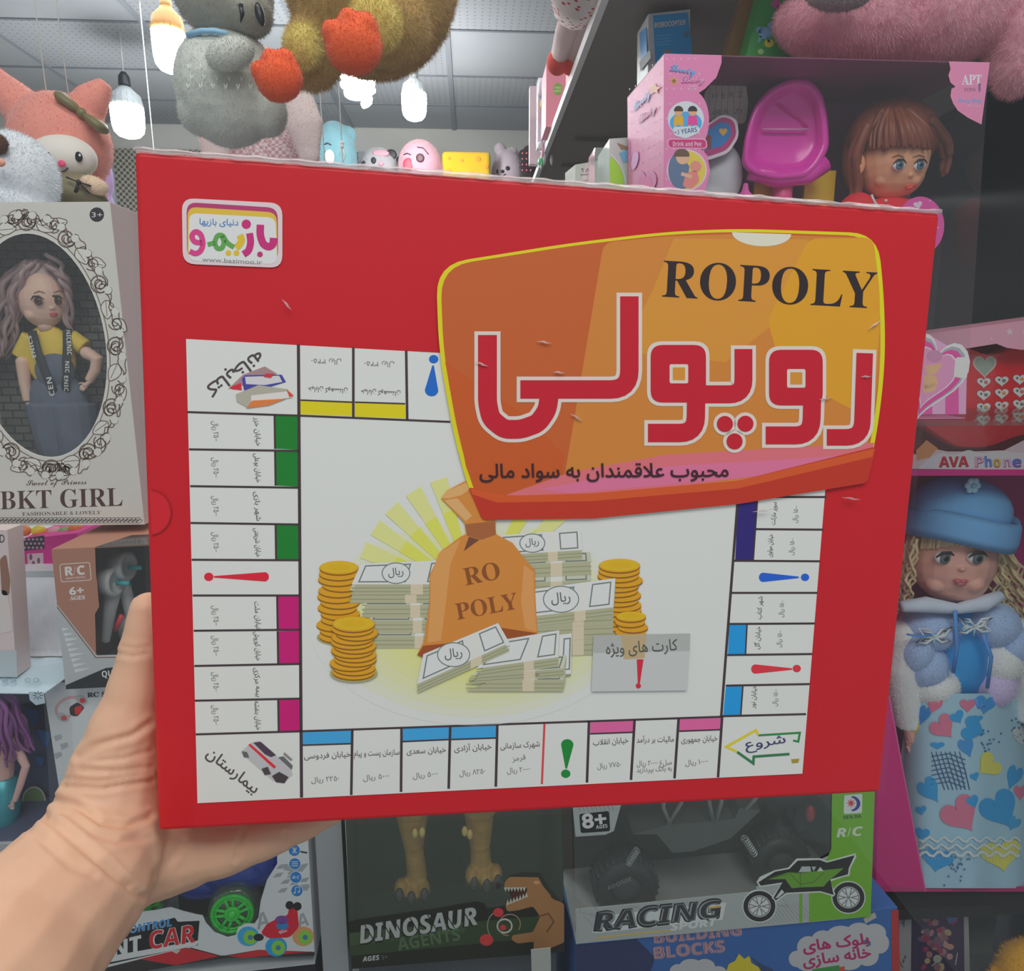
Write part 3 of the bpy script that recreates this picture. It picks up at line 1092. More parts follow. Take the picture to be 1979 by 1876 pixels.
for x, y, l_, an in ((556, 590, 14, 50), (1050, 662, 15, 10), (1078, 720, 12, 6), (930, 704, 14, 20), (1685, 628, 16, -35), (1668, 728, 10, 0), (1112, 806, 14, 30), (1590, 770, 12, -10), (1470, 985, 20, -6), (1640, 962, 18, 8)):  # small highlights on the wrap, modelled as whitish hazy ridges
    c_, s_ = math.cos(math.radians(an)), math.sin(math.radians(an))
    t = MB()
    t.tube([GP.px(x + (k - 3) / 3 * l_ * c_, y + (k - 3) / 3 * l_ * s_ + .7 * math.sin(k * 2), .0022) for k in range(7)], [.0001, .0002, .0004, .0006, .0004, .0002, .0001], SEAM, 6)
    t.build('wrap_glint', game)
# ------------------------------------------------------------------ the hand that holds the box
def H(x, y, d): return D(x, y, d)


hb = MB()
dm = mat((200, 160, 140))
def chain(pts, sub=7):
    """tapering limb through (px, py, distance, radius px)"""
    out, rad = [], []
    for i in range(len(pts) - 1):
        a, b = pts[i], pts[i + 1]
        for k in range(sub):
            t = k / sub
            t2 = t * t * (3 - 2 * t)
            x, y, d, r = [a[j] + (b[j] - a[j]) * (t if j < 3 else t2) for j in range(4)]
            hb.ball(H(x, y, d), r * d / FPX, dm, nu=14, nv=8)
    x, y, d, r = pts[-1]
    hb.ball(H(x, y, d), r * d / FPX, dm, nu=14, nv=8)


# forearm, wrist, ball of the thumb, thumb
chain([(-190, 2120, .225, 230), (-62, 1950, .25, 200), (34, 1828, .275, 168), (126, 1730, .30, 146), (180, 1665, .318, 126), (205, 1585, .33, 102), (222, 1495, .333, 84), (240, 1420, .333, 68),
       (258, 1345, .332, 52), (272, 1275, .331, 44), (281, 1215, .33, 38), (287, 1178, .33, 35)])
chain([(112, 1752, .30, 126), (210, 1690, .33, 92), (290, 1650, .352, 74), (350, 1640, .366, 70)])
# palm behind the box corner and heel of the hand
chain([(205, 1600, .345, 95), (262, 1560, .372, 84), (330, 1530, .39, 80), (370, 1490, .398, 66)])
chain([(262, 1585, .36, 86), (340, 1610, .378, 78), (400, 1600, .388, 66)])
chain([(240, 1645, .335, 86), (300, 1655, .345, 80), (360, 1645, .352, 70)])
# little finger under the lower edge, three more behind the back of the box
chain([(350, 1640, .352, 70), (420, 1640, .353, 55), (500, 1622, .356, 42), (575, 1598, .36, 31), (648, 1572, .366, 19)])
chain([(370, 1560, .396, 52), (460, 1520, .402, 38), (560, 1480, .402, 34), (640, 1450, .40, 28)])
chain([(360, 1510, .398, 54), (440, 1440, .404, 38), (520, 1370, .404, 34), (585, 1310, .401, 28)])
chain([(325, 1480, .392, 52), (352, 1400, .402, 38), (392, 1310, .404, 34), (430, 1235, .401, 28)])
SKIN = mat((188, 151, 125), 0.55, bump=(260, .18, .0006), mottle=.07, sss=.15, mscale=55)
person = thing('person', H(60, 1835, .275), 'person seen only as a left forearm and hand holding up the red box', 'person')
hand = blob('left_hand', hb, SKIN, 0.0013, person, smooth=10)
# skin folds: press the surface in along the creases
creases = [([(83, 1539), (145, 1555), (199, 1590), (248, 1594), (292, 1576)], 6, .0016), ([(85, 1576), (165, 1642), (232, 1700), (275, 1732)], 7, .0016), ([(124, 1518), (199, 1524), (292, 1508)], 5, .0010),
           ([(157, 1487), (225, 1491), (292, 1482)], 5, .0008), ([(150, 1462), (182, 1441), (256, 1421), (292, 1396)], 6, .0011), ([(50, 1596), (100, 1640), (137, 1675), (180, 1690)], 7, .0007),
           ([(110, 1503), (190, 1510), (288, 1494)], 4, .0007), ([(190, 1470), (240, 1465), (292, 1450)], 4, .0006), ([(115, 1560), (180, 1610), (230, 1625), (292, 1618)], 6, .0008),
           ([(120, 1590), (200, 1655), (252, 1712)], 5, .0008), ([(300, 1690), (330, 1660), (352, 1625)], 7, .0006), ([(455, 1660), (462, 1630), (470, 1605)], 5, .0008), ([(548, 1635), (552, 1610)], 4, .0007),
           ([(228, 1262), (256, 1268), (285, 1262)], 5, .0006), ([(236, 1250), (262, 1254), (286, 1250)], 4, .0005)]
me = hand.data
nrm = [v.normal.copy() for v in me.vertices]
for v in me.vertices:
    d = v.co - EYE
    z = d.dot(FWD)
    x, y = CX + FPX * d.dot(RGT) / z, CY - FPX * d.dot(UPV) / z
    if nrm[v.index].dot(-d.normalized()) < -0.1 or x > 620 or y < 1230:
        continue
    s = 0
    for pts, wd, dep in creases:
        best = 1e9
        for a, b in zip(pts, pts[1:]):
            ax, ay, bx, by = *a, *b
            L2 = (bx - ax) ** 2 + (by - ay) ** 2
            t = max(0, min(1, ((x - ax) * (bx - ax) + (y - ay) * (by - ay)) / L2))
            best = min(best, math.hypot(x - ax - t * (bx - ax), y - ay - t * (by - ay)))
        if best < wd * 4:
            s += dep * (math.exp(-(best / wd) ** 2) - .35 * math.exp(-((best - wd * 2.2) / wd) ** 2))
    v.co -= nrm[v.index] * s
me.update()
# thumbnail on the far side of the thumb
nb = MB()
nb.ball(H(272, 1180, .3395), (.0050, .0025, .0075), mat((206, 160, 146), 0.3), nu=14, nv=10)
nb.build('thumbnail', person)

# ------------------------------------------------------------------ lamps hanging from the ceiling
BULB = glow('lit_bulb', (1, .97, .93), 34)
GREYW = (206, 208, 208)
def lamp(name, x, ytop, ymid, yglow, ybot, Y, wpx, body, sock, label, ysock=None):
    o = P(x, ymid, Y)
    t = thing(name, P(x, ybot, Y), label, 'lamp', 'lit bulbs under the shop ceiling')
    s = lambda p: R(p, Y) * 1.03
    r = wpx / 2
    up = V((0, 0, 1))
    b = MB()
    base = P(x, yglow, Y)
    h1, h2 = s(yglow - ymid), s(yglow - ytop)
    prof = [(0, s(r) * .98), (h1 * .3, s(r) * .95), (h1 * .62, s(r) * .84), (h1 * .85, s(r) * .52), (h1, s(r) * .36)]
    b.lathe(base, up, prof, mat(body, .4, gain=.7))
    for k in range(18):
        a = 2 * PI * k / 18
        c, q = math.cos(a), math.sin(a)
        b.tube([base + V((c * s(r) * .97, q * s(r) * .97, h1 * .04)), base + V((c * s(r) * .83, q * s(r) * .83, h1 * .6))], s(r) * .05, mat(body, .4, gain=.7), 5)
    b.build('bulb_housing', t)
    g = MB()
    hg = s(ybot - yglow)
    g.lathe(base, -up, [(0, s(r)), (hg * .3, s(r) * 1.0), (hg * .6, s(r) * .97), (hg * .8, s(r) * .88), (hg * .93, s(r) * .66), (hg, s(r) * .3)], BULB)
    g.build('lit_dome', t)
    k = MB()
    k.lathe(base + up * h1, up, [(0, s(r) * .34), (s(6), s(r) * .36), (h2 - h1 - s(8), s(r) * .34), (h2 - h1, s(r) * .16)], mat(sock, .4, gain=.7))
    k.build('lamp_holder', t)
    c = MB()
    c.tube([base + up * h2, V((base.x, base.y, CZ))], .003, mat((150, 150, 150), .5), 6)
    c.build('cord', t)
    pl_ = bpy.data.lights.new('bulb_light', 'POINT')
    pl_.energy, pl_.shadow_soft_size, pl_.color = 8, .06, (.95, .98, 1)
    po = bpy.data.objects.new('bulb_light', pl_)
    po.location = base - up * (hg + .07)
    COL.objects.link(po)
    return t


lamp('pendant_lamp', 245, 147, 173, 208, 261, 3.25, 58, (150, 155, 158), (24, 28, 34), 'lit white bulb in a black holder above the pink plush')
lamp('pendant_lamp', 325, 2, 20, 63, 132, 2.5, 60, (226, 168, 104), (232, 190, 130), 'lit bulb with an orange housing beside the grey plush, nearest of the lamps')
lamp('pendant_lamp', 800, 131, 155, 183, 228, 3.35, 47, (160, 164, 164), (150, 154, 152), 'lit bulb in a grey holder right of the duck feet')
cf = thing('pendant_lamp', P(690, 185, 3.0), 'lit spiral bulb half hidden by the duck foot', 'lamp', 'lit bulbs under the shop ceiling')
b = MB()
o = P(690, 122, 3.0)
pts = [o + V((.055 * math.cos(k * .42) * (1 - .25 * (k > 45)), .055 * math.sin(k * .42), -.0021 * k)) for k in range(64)]
b.tube(pts, .014, BULB, 8)
b.build('lit_spiral', cf)
b = MB()
b.lathe(o, (0, 0, 1), [(0, .06), (.05, .055), (.07, .03), (.12, .028)], mat((206, 206, 202), .4))
b.build('lamp_base', cf)
b = MB()
b.tube([o + V((0, 0, .12)), V((o.x, o.y, CZ))], .003, mat((150, 150, 150), .5), 6)
b.build('cord', cf)

# ------------------------------------------------------------------ hanging strings
def string(x0, y0, x1, y1, Y, label, knot=None, Y0=None):
    b = MB()
    e = P(x1, y1, Y)
    a = P(x0, y0, Y0 or Y)
    if a.z < CZ:
        a = a + (a - e).normalized() * ((CZ - a.z) / max(.2, (a - e).normalized().z))
    a.z = min(a.z, CZ)
    b.tube([a, e], R(1.1, Y), mat((214, 214, 208), .6), 5)
    if knot:
        for k in knot:
            b.ball(P(x1 - 2, k, Y), R(4, Y), mat((214, 214, 208), .6), nu=8, nv=6)
        b.tube([P(x1 - 3, knot[0], Y), P(x1 - 8, knot[0] + 26, Y), P(x1, knot[0] + 36, Y), P(x1 + 5, knot[0] + 24, Y), P(x1 - 1, knot[0], Y)], R(1, Y), mat((214, 214, 208), .6), 5)
    o = b.build('hanging_string')
    tag(o, label, 'string', 'white strings hanging from the ceiling')
    return o


string(66, 0, 91, 188, 1.47, 'white string holding the left ear side of the pink plush')
string(108, 0, 134, 196, 1.47, 'white string holding the pink plush beside its bow')
string(279, 100, 298, 300, 2.9, 'white string right of the black-holder bulb, ending behind the red box')
string(450, 60, 450, 118, 1.75, 'short white string above the gingham dress plush')
string(617, 160, 629, 330, 2.2, 'thin white string left of the blue plush eye')
string(653, 130, 663, 330, 2.1, 'knotted white string in front of the blue plush', knot=(276, 283))

# ------------------------------------------------------------------ soft toys
class Soft:
    """ellipsoid in photo pixels: centre, half sizes, depth"""
    def __init__(s, x, y, rx, ry, Y, rd=None):
        s.x, s.y, s.Y = x, y, Y
        s.rx, s.ry = rx, ry
        s.c = P(x, y, Y)
        s.r = (R(rx, Y), R(rd or min(rx, ry), Y), R(ry, Y))
        s.rd = s.r[1]

    def on(s, x, y, out=0.0):
        """point of the near skin seen at (x, y), lifted towards the viewer"""
        d = ray(x, y)
        o = EYE - s.c
        a = sum((d[i] / s.r[i]) ** 2 for i in range(3))
        b = sum(d[i] * o[i] / s.r[i] ** 2 for i in range(3))
        c = sum((o[i] / s.r[i]) ** 2 for i in range(3)) - 1
        t = (-b - math.sqrt(max(0.0, b * b - a * c))) / a
        _dy[0] = d.y
        return EYE + d * t - d.normalized() * out


def bead(mb, p, w_, h_, m, d=None):
    mb.ball(p, (w_, d or min(w_, h_) * .45, h_), m, nu=16, nv=10)


def seam(mb, soft, pts, wpx, m, out=.001):
    mb.tube([soft.on(x, y, out) for x, y in pts], R(wpx / 2, soft.Y), m, 6)


PILE = dict(rough=.95, sheen=.3)
# grey hanging plush
GY = 1.32
gp = thing('plush_toy', P(440, 270, GY), 'large grey plush animal with a pale belly hanging beside the orange-housed bulb', 'plush toy')
fur_l = mat((172, 174, 170), .95, sheen=.3, mottle=.06)
fur_d = mat((136, 135, 128), .95, sheen=.3, mottle=.06)
b = MB()
bs = Soft(440, 168, 98, 108, GY, 85)
b.ball(bs.c, bs.r, fur_l)
b.ball(P(515, 215, GY), (R(38, GY), R(50, GY), R(46, GY)), fur_l)
b.ball(P(385, 215, GY), (R(38, GY), R(50, GY), R(44, GY)), fur_l)
o = blob('body', b, fur_l, .004, gp, 8, .004, .03)
fuzz(o, 14000, .0045, .0004, .2)
b = MB()
hs = Soft(432, -10, 94, 78, GY - .02, 80)
b.ball(hs.c, hs.r, fur_d)
b.ball(P(480, 25, GY - .03), (R(44, GY), R(56, GY), R(40, GY)), fur_d)
o = blob('head', b, fur_d, .004, gp, 8)
fuzz(o, 6000, .005, .0005, .2)
b = MB()
b.ball(P(445, 104, GY - .095), (R(44, GY), R(24, GY), R(27, GY)), fur_l, q=Quaternion((0, 1, 0), math.radians(-18)))
o = b.build('arm', gp)
fuzz(o, 3000, .004, .0005, .2)
b = MB()
b.tube([bs.on(x, y, .012) for x, y in ((362, 68), (390, 60), (415, 60), (440, 66))], R(5, GY), mat((120, 160, 190), .8), 8)
b.build('neck_ribbon', gp)
b = MB()
ey = mat((22, 24, 28), .3)
b.ball(P(502, 28, GY - .13), (R(8, GY), R(8, GY), R(19, GY)), ey, q=Quaternion((0, 1, 0), math.radians(-10)))
b.build('eye', gp)
b = MB()
b.tube([P(466, 10, GY - .115), P(468, 28, GY - .118), P(465, 44, GY - .115)], [R(5, GY), R(4, GY), R(1, GY)], ey, 8)
b.build('mouth_stitch', gp)
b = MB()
for j, y in enumerate((130, 150, 168)):  # rows of small pale V marks across the belly
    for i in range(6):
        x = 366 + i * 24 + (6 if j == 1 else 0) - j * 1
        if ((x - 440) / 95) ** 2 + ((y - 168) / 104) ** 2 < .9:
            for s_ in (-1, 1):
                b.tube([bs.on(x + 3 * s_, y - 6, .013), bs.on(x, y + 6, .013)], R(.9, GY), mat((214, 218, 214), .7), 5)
b.build('belly_v_marks', gp)

# yellow duck with orange feet
DY = 1.18
dk_ = thing('plush_toy', P(700, 135, DY), 'big mustard yellow plush duck with two orange feet hanging overhead', 'plush toy')
YF = mat((156, 128, 74), .95, sheen=.3, mottle=.12, mscale=25)
YL = mat((182, 166, 96), .95, sheen=.3, mottle=.1)
b = MB()
b.ball(P(716, -55, DY), (R(170, DY), R(150, DY), R(186, DY)), YF)
b.ball(P(612, 95, DY - .02), (R(56, DY), R(60, DY), R(76, DY)), YF, q=Quaternion((0, 1, 0), math.radians(25)))
b.ball(P(745, 40, DY - .04), (R(90, DY), R(80, DY), R(82, DY)), YF)
o = blob('body', b, YF, .005, dk_, 8, .006, .03)
fuzz(o, 45000, .009, .00042, .45)
b = MB()
b.ball(P(585, 90, DY - .075), (R(34, DY), R(24, DY), R(38, DY)), YL)
b.ball(P(724, 45, DY - .155), (R(44, DY), R(26, DY), R(44, DY)), YL)
o = blob('thigh_tuft', b, YL, .004, dk_, 4)
fuzz(o, 9000, .008, .0004, .3)
ORG = mat((232, 92, 38), .9, sheen=.3, mottle=.05)
for cx, cy, s_, ang, Yf in ((540, 152, 1.0, -28, DY - .12), (684, 90, 1.2, -16, DY - .2)):
    b = MB()
    q = Quaternion((0, 1, 0), math.radians(ang))
    k = R(1, Yf) * s_
    b.ball(P(cx, cy, Yf), (46 * k, 34 * k, 42 * k), ORG, q=q)
    for ax, az in ((-34, 30), (6, 42), (38, 26)):
        b.ball(P(cx, cy, Yf) + q @ V((ax * k * .78, -6 * k, az * k * .78)), (17 * k, 20 * k, 21 * k), ORG, q=q)
    o = blob('foot', b, ORG, .0035, dk_, 10)
    fuzz(o, 3500, .0025, .0005, .1)

# plush bunny in a gingham dress behind
UY = 1.75
bn = thing('plush_toy', P(510, 330, UY), 'long-eared pale plush in a pink gingham dress hanging behind the grey plush', 'plush toy')
PW = mat((206, 190, 190), .95, sheen=.3, mottle=.05)
GM = mat((214, 170, 180), .9).copy()
GM.name = 'pink_gingham'
nt = GM.node_tree
tc = nt.nodes.new('ShaderNodeTexCoord')
ck = nt.nodes.new('ShaderNodeTexChecker')
ck.inputs['Scale'].default_value = 130
ck.inputs['Color1'].default_value = (.62, .36, .41, 1)
ck.inputs['Color2'].default_value = (.85, .70, .72, 1)
nt.links.new(tc.outputs['Object'], ck.inputs['Vector'])
nt.links.new(ck.outputs['Color'], nt.nodes['Principled BSDF'].inputs['Base Color'])
b = MB()
c0 = P(512, 205, UY)
prof = []
vs, fs = [], []
N = 64
for i, (h, r) in enumerate([(0, .05), (-.05, .075), (-.1, .105), (-.15, .125), (-.21, .145)]):
    for k in range(N):
        a = 2 * PI * k / N
        rr = r * (1 + .10 * (i / 4) * math.sin(11 * a))
        vs.append(c0 + V((math.cos(a) * rr, math.sin(a) * rr * .8, h)))
for i in range(4):
    for k in range(N):
        fs.append((i * N + k, i * N + (k + 1) % N, (i + 1) * N + (k + 1) % N, (i + 1) * N + k))
b.add(vs, fs, GM, True)
b.build('dress', bn, solid=.003)
b = MB()
b.ball(P(500, 150, UY), (R(62, UY), R(55, UY), R(56, UY)), PW)
b.ball(P(505, 250, UY), (R(52, UY), R(40, UY), R(80, UY)), PW)
o = blob('body', b, PW, .005, bn, 6)
fuzz(o, 4000, .005, .0006)
for pts in ([(548, 110), (570, 170), (588, 240), (597, 300)], [(452, 110), (428, 180), (416, 260), (418, 320)]):
    b = MB()
    b.tube([P(x, y, UY - .12) for x, y in pts], [R(16, UY), R(26, UY), R(34, UY), R(20, UY)], PW, 14, flat=.5)
    b.ball(P(*pts[-1], UY - .12), (R(20, UY), R(12, UY), R(20, UY)), PW)
    o = blob('ear', b, PW, .004, bn, 6)
    fuzz(o, 2500, .004, .0006)

# shelf behind the white doll box
VZ = P(100, 402, 1.2).z
vs_ = MB()
vs_.box((-1.9, 1.2, VZ - .02), (P(196, 402, 1.3).x, 1.8, VZ), mat((150, 150, 150), .6))
vs_.box((-1.9, 1.78, 0), (-1.86, 1.82, VZ - .02), mat((130, 132, 136), .5))
vs_.box((P(190, 402, 1.3).x - .04, 1.78, 0), (P(190, 402, 1.3).x, 1.82, VZ - .02), mat((130, 132, 136), .5))
tag(vs_.build('wall_shelf'), 'shelf behind the white doll box carrying the pink, white and lilac plush', 'shelf')
# pink hooded plush on the left (plain face)
KY = 1.5
kp = thing('plush_toy', P(130, 390, KY), 'salmon pink hooded plush with an olive bow above the white doll box', 'plush toy')
SP = mat((214, 136, 124), .95, sheen=.4, mottle=.05)
b = MB()
ks = Soft(118, 278, 92, 92, KY, 78)
b.ball(ks.c, ks.r, SP)
b.tube([P(60, 225, KY), P(25, 190, KY), P(-10, 150, KY), P(-28, 118, KY)], [R(44, KY), R(36, KY), R(22, KY), R(10, KY)], SP, 12)
b.tube([P(160, 220, KY), P(180, 190, KY), P(196, 172, KY), P(205, 160, KY)], [R(36, KY), R(30, KY), R(20, KY), R(13, KY)], SP, 12)
b.ball(P(140, 375, KY), (R(62, KY), R(48, KY), R(44, KY)), SP)
b.ball((P(125, 400, KY).x, KY, VZ + .08), (.07, .07, .08), SP)
o = blob('hood', b, SP, .004, kp, 8)
fuzz(o, 9000, .004, .0005, .2)
b = MB()
fs_ = Soft(122, 305, 62, 42, KY - .052, 42)
b.ball(fs_.c, fs_.r, mat((196, 190, 184), .9, sheen=.3), nu=28, nv=18)
b.build('face', kp)
for x in (92, 152):
    b = MB()
    bead(b, fs_.on(x, 303, .001), R(7, KY), R(9, KY), mat((24, 20, 26), .15))
    bead(b, fs_.on(x + 2, 300, .0055), R(2, KY), R(2.4, KY), mat((230, 230, 230), .3))
    b.build('eye', kp)
b = MB()
bead(b, fs_.on(119, 316, .002), R(7, KY), R(6, KY), mat((206, 70, 110), .6))
b.build('nose', kp)
b = MB()
seam(b, fs_, [(106, 324), (112, 330), (119, 332), (126, 330), (131, 324)], 2.4, mat((60, 44, 48), .6), .001)
b.build('mouth_stitch', kp)
OLV = mat((104, 96, 66), .45, bump=(60, .4))
b = MB()
bc = ks.on(158, 218, .012)
for s_, q in ((-1, 40), (1, 40)):
    d = V((s_ * .8, 0, -s_ * .62)).normalized()
    b.tube([bc, bc + d * .018, bc + d * .042, bc + d * .05], [.004, .017, .021, .012], OLV, 12, flat=.5)
b.ball(bc, .009, OLV)
b.build('bow', kp)
b = MB()
b.lathe(P(148, 345, KY - .065), (0.05, -.15, -1), [(0, R(28, KY)), (R(20, KY), R(42, KY)), (R(48, KY), R(54, KY))], mat((112, 104, 80), .7, mottle=.25, mscale=30), 28)
b.build('dress', kp)
b = MB()
b.ball(P(182, 358, KY - .1), (R(24, KY), R(16, KY), R(15, KY)), mat((196, 172, 150), .95, sheen=.3), q=Quaternion((0, 1, 0), math.radians(20)))
fuzz(b.build('paw', kp), 1200, .003, .0005)
b = MB()
bc = P(152, 352, KY - .118)
for d in ((-.02, 0, .008), (.02, 0, -.006), (-.008, 0, -.018), (.016, 0, -.018)):
    b.tube([bc, bc + V(d)], [.0022, .0035], mat((30, 26, 30), .5), 6, flat=.5)
b.ball(bc, .0045, mat((30, 26, 30), .5))
b.build('ribbon_tie', kp)

# white furry ball plush, lilac and orange bits behind
wp = thing('plush_toy', P(30, 430, 1.28), 'round white furry plush at the left edge, on the doll box', 'plush toy')
b = MB()
b.ball(P(26, 342, 1.28), (R(80, 1.28), R(70, 1.28), R(82, 1.28)), mat((196, 200, 206), .95, sheen=.3))
b.ball(P(20, 402, 1.28), (R(82, 1.28), R(74, 1.28), R(50, 1.28)), mat((196, 200, 206), .95, sheen=.3))
o = blob('body', b, mat((196, 200, 206), .95, sheen=.3), .004, wp, 6)
fuzz(o, 9000, .006, .0006, .3)
b = MB()
b.ball(P(-4, 278, 1.22), (R(18, 1.22), R(10, 1.22), R(18, 1.22)), mat((76, 50, 40), .9))
fuzz(b.build('ear', wp), 800, .004, .0005)
b = MB()
b.ball(P(-2, 314, 1.2), (R(12, 1.2), R(6, 1.2), R(8, 1.2)), mat((214, 150, 130), .9))
b.build('cheek', wp)
o = MB()
o.ball(P(196, 345, 1.7), (R(22, 1.7), R(20, 1.7), R(42, 1.7)), mat((178, 158, 204), .95, sheen=.3))
o.ball(P(170, 405, 1.7), (R(50, 1.7), R(36, 1.7), R(60, 1.7)), mat((178, 158, 204), .95, sheen=.3))
o.ball((P(160, 430, 1.7).x, 1.7, VZ + .07), (.08, .06, .07), mat((178, 158, 204), .95, sheen=.3))
o = blob('plush_toy', o, mat((178, 158, 204), .95, sheen=.3), .005, None, 5)
fuzz(o, 2500, .005, .0006)
tag(o, 'lilac plush peeking out behind the salmon pink plush', 'plush toy')

# row of small plush on the back shelf
BKY = 3.85
zb = P(800, 372, BKY).z
bs_ = MB()
bs_.box((P(590, 372, BKY).x, BKY - .12, zb - .03), (P(1060, 372, BKY).x, BKY + .2, zb), mat((160, 160, 158), .6))
sb = thing('wall_shelf', V((P(800, 372, BKY).x, BKY, zb - .03)), 'pale shelf at the back of the shop carrying the row of small plush', 'shelf')
bs_.build('shelf_board', sb)
bs_ = MB()
for x in (600, 1050):
    bs_.add([(P(x, 372, BKY).x - .01, BKY + .2, zb - .03), (P(x, 372, BKY).x + .01, BKY + .2, zb - .03), (P(x, 372, BKY).x + .01, BY, zb - .2), (P(x, 372, BKY).x - .01, BY, zb - .2)], [(0, 1, 2, 3)], mat((120, 120, 120)))
    bs_.box((P(x, 372, BKY).x - .01, BKY + .2, zb - .03), (P(x, 372, BKY).x + .01, BY, zb), mat((120, 120, 120)))
    bs_.build('bracket', sb)
    bs_ = MB()


def small_plush(label, soft, m, extra=(), feats=(), group='small plush on the back shelf'):
    m = mat(m, .95, sheen=.3, gain=1.25)
    t = thing('plush_toy', V((soft.c.x, soft.Y, zb)), label, 'plush toy', group)
    b = MB()
    b.ball(soft.c, soft.r, m)
    bot = soft.c.z - soft.r[2]
    b.ball((soft.c.x, soft.Y, (zb + soft.c.z) / 2), (soft.r[0] * .92, soft.r[1] * .9, (soft.c.z - zb) / 2 + .004), m)
    for x, y, rx, ry in extra:
        b.ball(P(x, y, soft.Y), (R(rx, soft.Y), R(min(rx, ry) * .7, soft.Y), R(ry, soft.Y)), m)
    o = blob('body', b, m, .008, t, 5)
    fuzz(o, 1500, .006, .0012)
    for nm, lst in feats:
        b = MB()
        for f in lst:
            if len(f) == 5:
                x, y, rx, ry, c = f
                bead(b, soft.on(x, y, .002), R(rx, soft.Y), R(ry, soft.Y), mat(c, .5, gain=.95), R(2, soft.Y))
            else:
                pts, wd, c = f
                seam(b, soft, pts, wd, mat(c, .6), .003)
        b.build(nm, t)
    return t


BLK = (34, 32, 40)
small_plush('light blue plush with a big black eye behind the knotted string', Soft(648, 305, 42, 66, BKY), (128, 178, 190), [(672, 262, 17, 18), (622, 328, 20, 20)],
            [('eye', [(637, 303, 9, 13, (226, 226, 226)), (637, 304, 7, 10, BLK), (634, 299, 2, 3, (230, 230, 230))]), ('eyebrow', [([(627, 279), (633, 276), (640, 280)], 2, BLK)])])
small_plush('white plush with black patches and a pink top between blue and pink plush', Soft(733, 334, 41, 46, BKY + .12, 34), (196, 192, 196), [(765, 300, 9, 9)],
            [('eye', [(722, 310, 5, 6, BLK), (722, 310, 2.5, 3, (226, 226, 226))]), ('eye', [(703, 316, 4, 5, BLK)]), ('patch', [(756, 298, 11, 9, BLK)]), ('patch', [(770, 318, 5, 14, BLK)]), ('muzzle', [(729, 331, 18, 9, (58, 52, 60))]),
             ('pink_patch', [(736, 296, 16, 6, (218, 150, 166))]), ('cheek', [(736, 316, 5, 4, (224, 150, 166))])])
small_plush('round pink plush with a red nose and an open dark mouth', Soft(812, 321, 43, 48, BKY - .04, 36), (216, 158, 172), [(850, 330, 10, 16)],
            [('nose', [(789, 317, 10, 11, (214, 44, 70))]), ('mouth', [(812, 305, 8, 8, (70, 34, 44))]), ('eyebrow', [([(780, 299), (787, 296), (794, 299)], 2, BLK)]), ('eyebrow', [([(806, 284), (818, 286), (828, 298)], 2, BLK)])])
# plain yellow cushion
cu = thing('cushion', V((P(900, 372, BKY).x, BKY, zb)), 'plain square yellow cushion with orange spots on the back shelf', 'cushion')
b = MB()
x0, x1 = P(856, 372, BKY).x, P(948, 372, BKY).x
b.box((x0, BKY - .06, zb), (x1, BKY + .06, P(900, 298, BKY).z), mat((222, 178, 32), .9, sheen=.2, gain=1.1))
o = b.build('cushion_body', cu, bevel=.02)
for x, y, r_ in ((869, 306, 3), (893, 310, 3), (924, 307, 5), (868, 331, 5), (940, 322, 4), (912, 335, 4)):
    b = MB()
    p = P(x, y, BKY - .061)
    bead(b, p, R(r_, BKY), R(r_, BKY), mat((212, 130, 40), .8), .002)
    b.build('spot_print', cu)
small_plush('pale pink plush with round ears and a tiny face at the right of the shelf', Soft(982, 338, 33, 44, BKY + .1, 30), (204, 186, 196), [(966, 288, 12, 12), (990, 294, 12, 10)],
            [('eye', [(981, 325, 4, 4, BLK)]), ('eye', [(961, 331, 2, 4, BLK)]), ('nose', [(971, 331, 4, 3, BLK)]), ('mouth', [([(963, 338), (970, 341), (977, 336)], 1.6, BLK)])])
t = small_plush('dark plush with pink flecks behind the pale pink plush', Soft(1022, 322, 18, 40, BKY + .02), (46, 26, 34), [(1010, 298, 9, 9)],
                [('fleck', [(1010 + 8 * (i % 3), 296 + 11 * (i // 3), 2, 2, (196, 110, 120))]) for i in range(12)])
# ------------------------------------------------------------------ right side: shelf overhead and what stands on it
SHZ = 2.1
ws = thing('wall_shelf', (.68, 1.8, SHZ), 'grey overhead shelf on the right wall seen from below, pale front edge', 'shelf')
b = MB()
b.box((.226, .95, SHZ), (1.15, 2.55, SHZ + .016), mat((112, 104, 100), .7, mottle=.04))
b.build('shelf_board', ws)
b = MB()
b.box((.214, .95, SHZ - .002), (.226, 2.55, SHZ + .018), mat((196, 194, 196), .5))
b.build('edge_strip', ws)
for y in (1.97, 2.24, 2.5):
    b = MB()
    b.add([(.28, y, SHZ), (1.14, y, SHZ), (1.14, y, SHZ - .05), (.28, y, SHZ - .008), (.28, y + .025, SHZ), (1.14, y + .025, SHZ), (1.14, y + .025, SHZ - .05), (.28, y + .025, SHZ - .008)],
          [(3, 2, 1, 0), (4, 5, 6, 7), (0, 1, 5, 4), (2, 3, 7, 6), (1, 2, 6, 5), (3, 0, 4, 7)], mat((104, 98, 94), .7))
    b.build('bracket', ws)
b = MB()
b.box((.52, .95, SHZ - .004), (.535, 1.6, SHZ - .0005), mat((36, 32, 32), .7))
b.build('seam_gap', ws)
ST = SHZ + .018
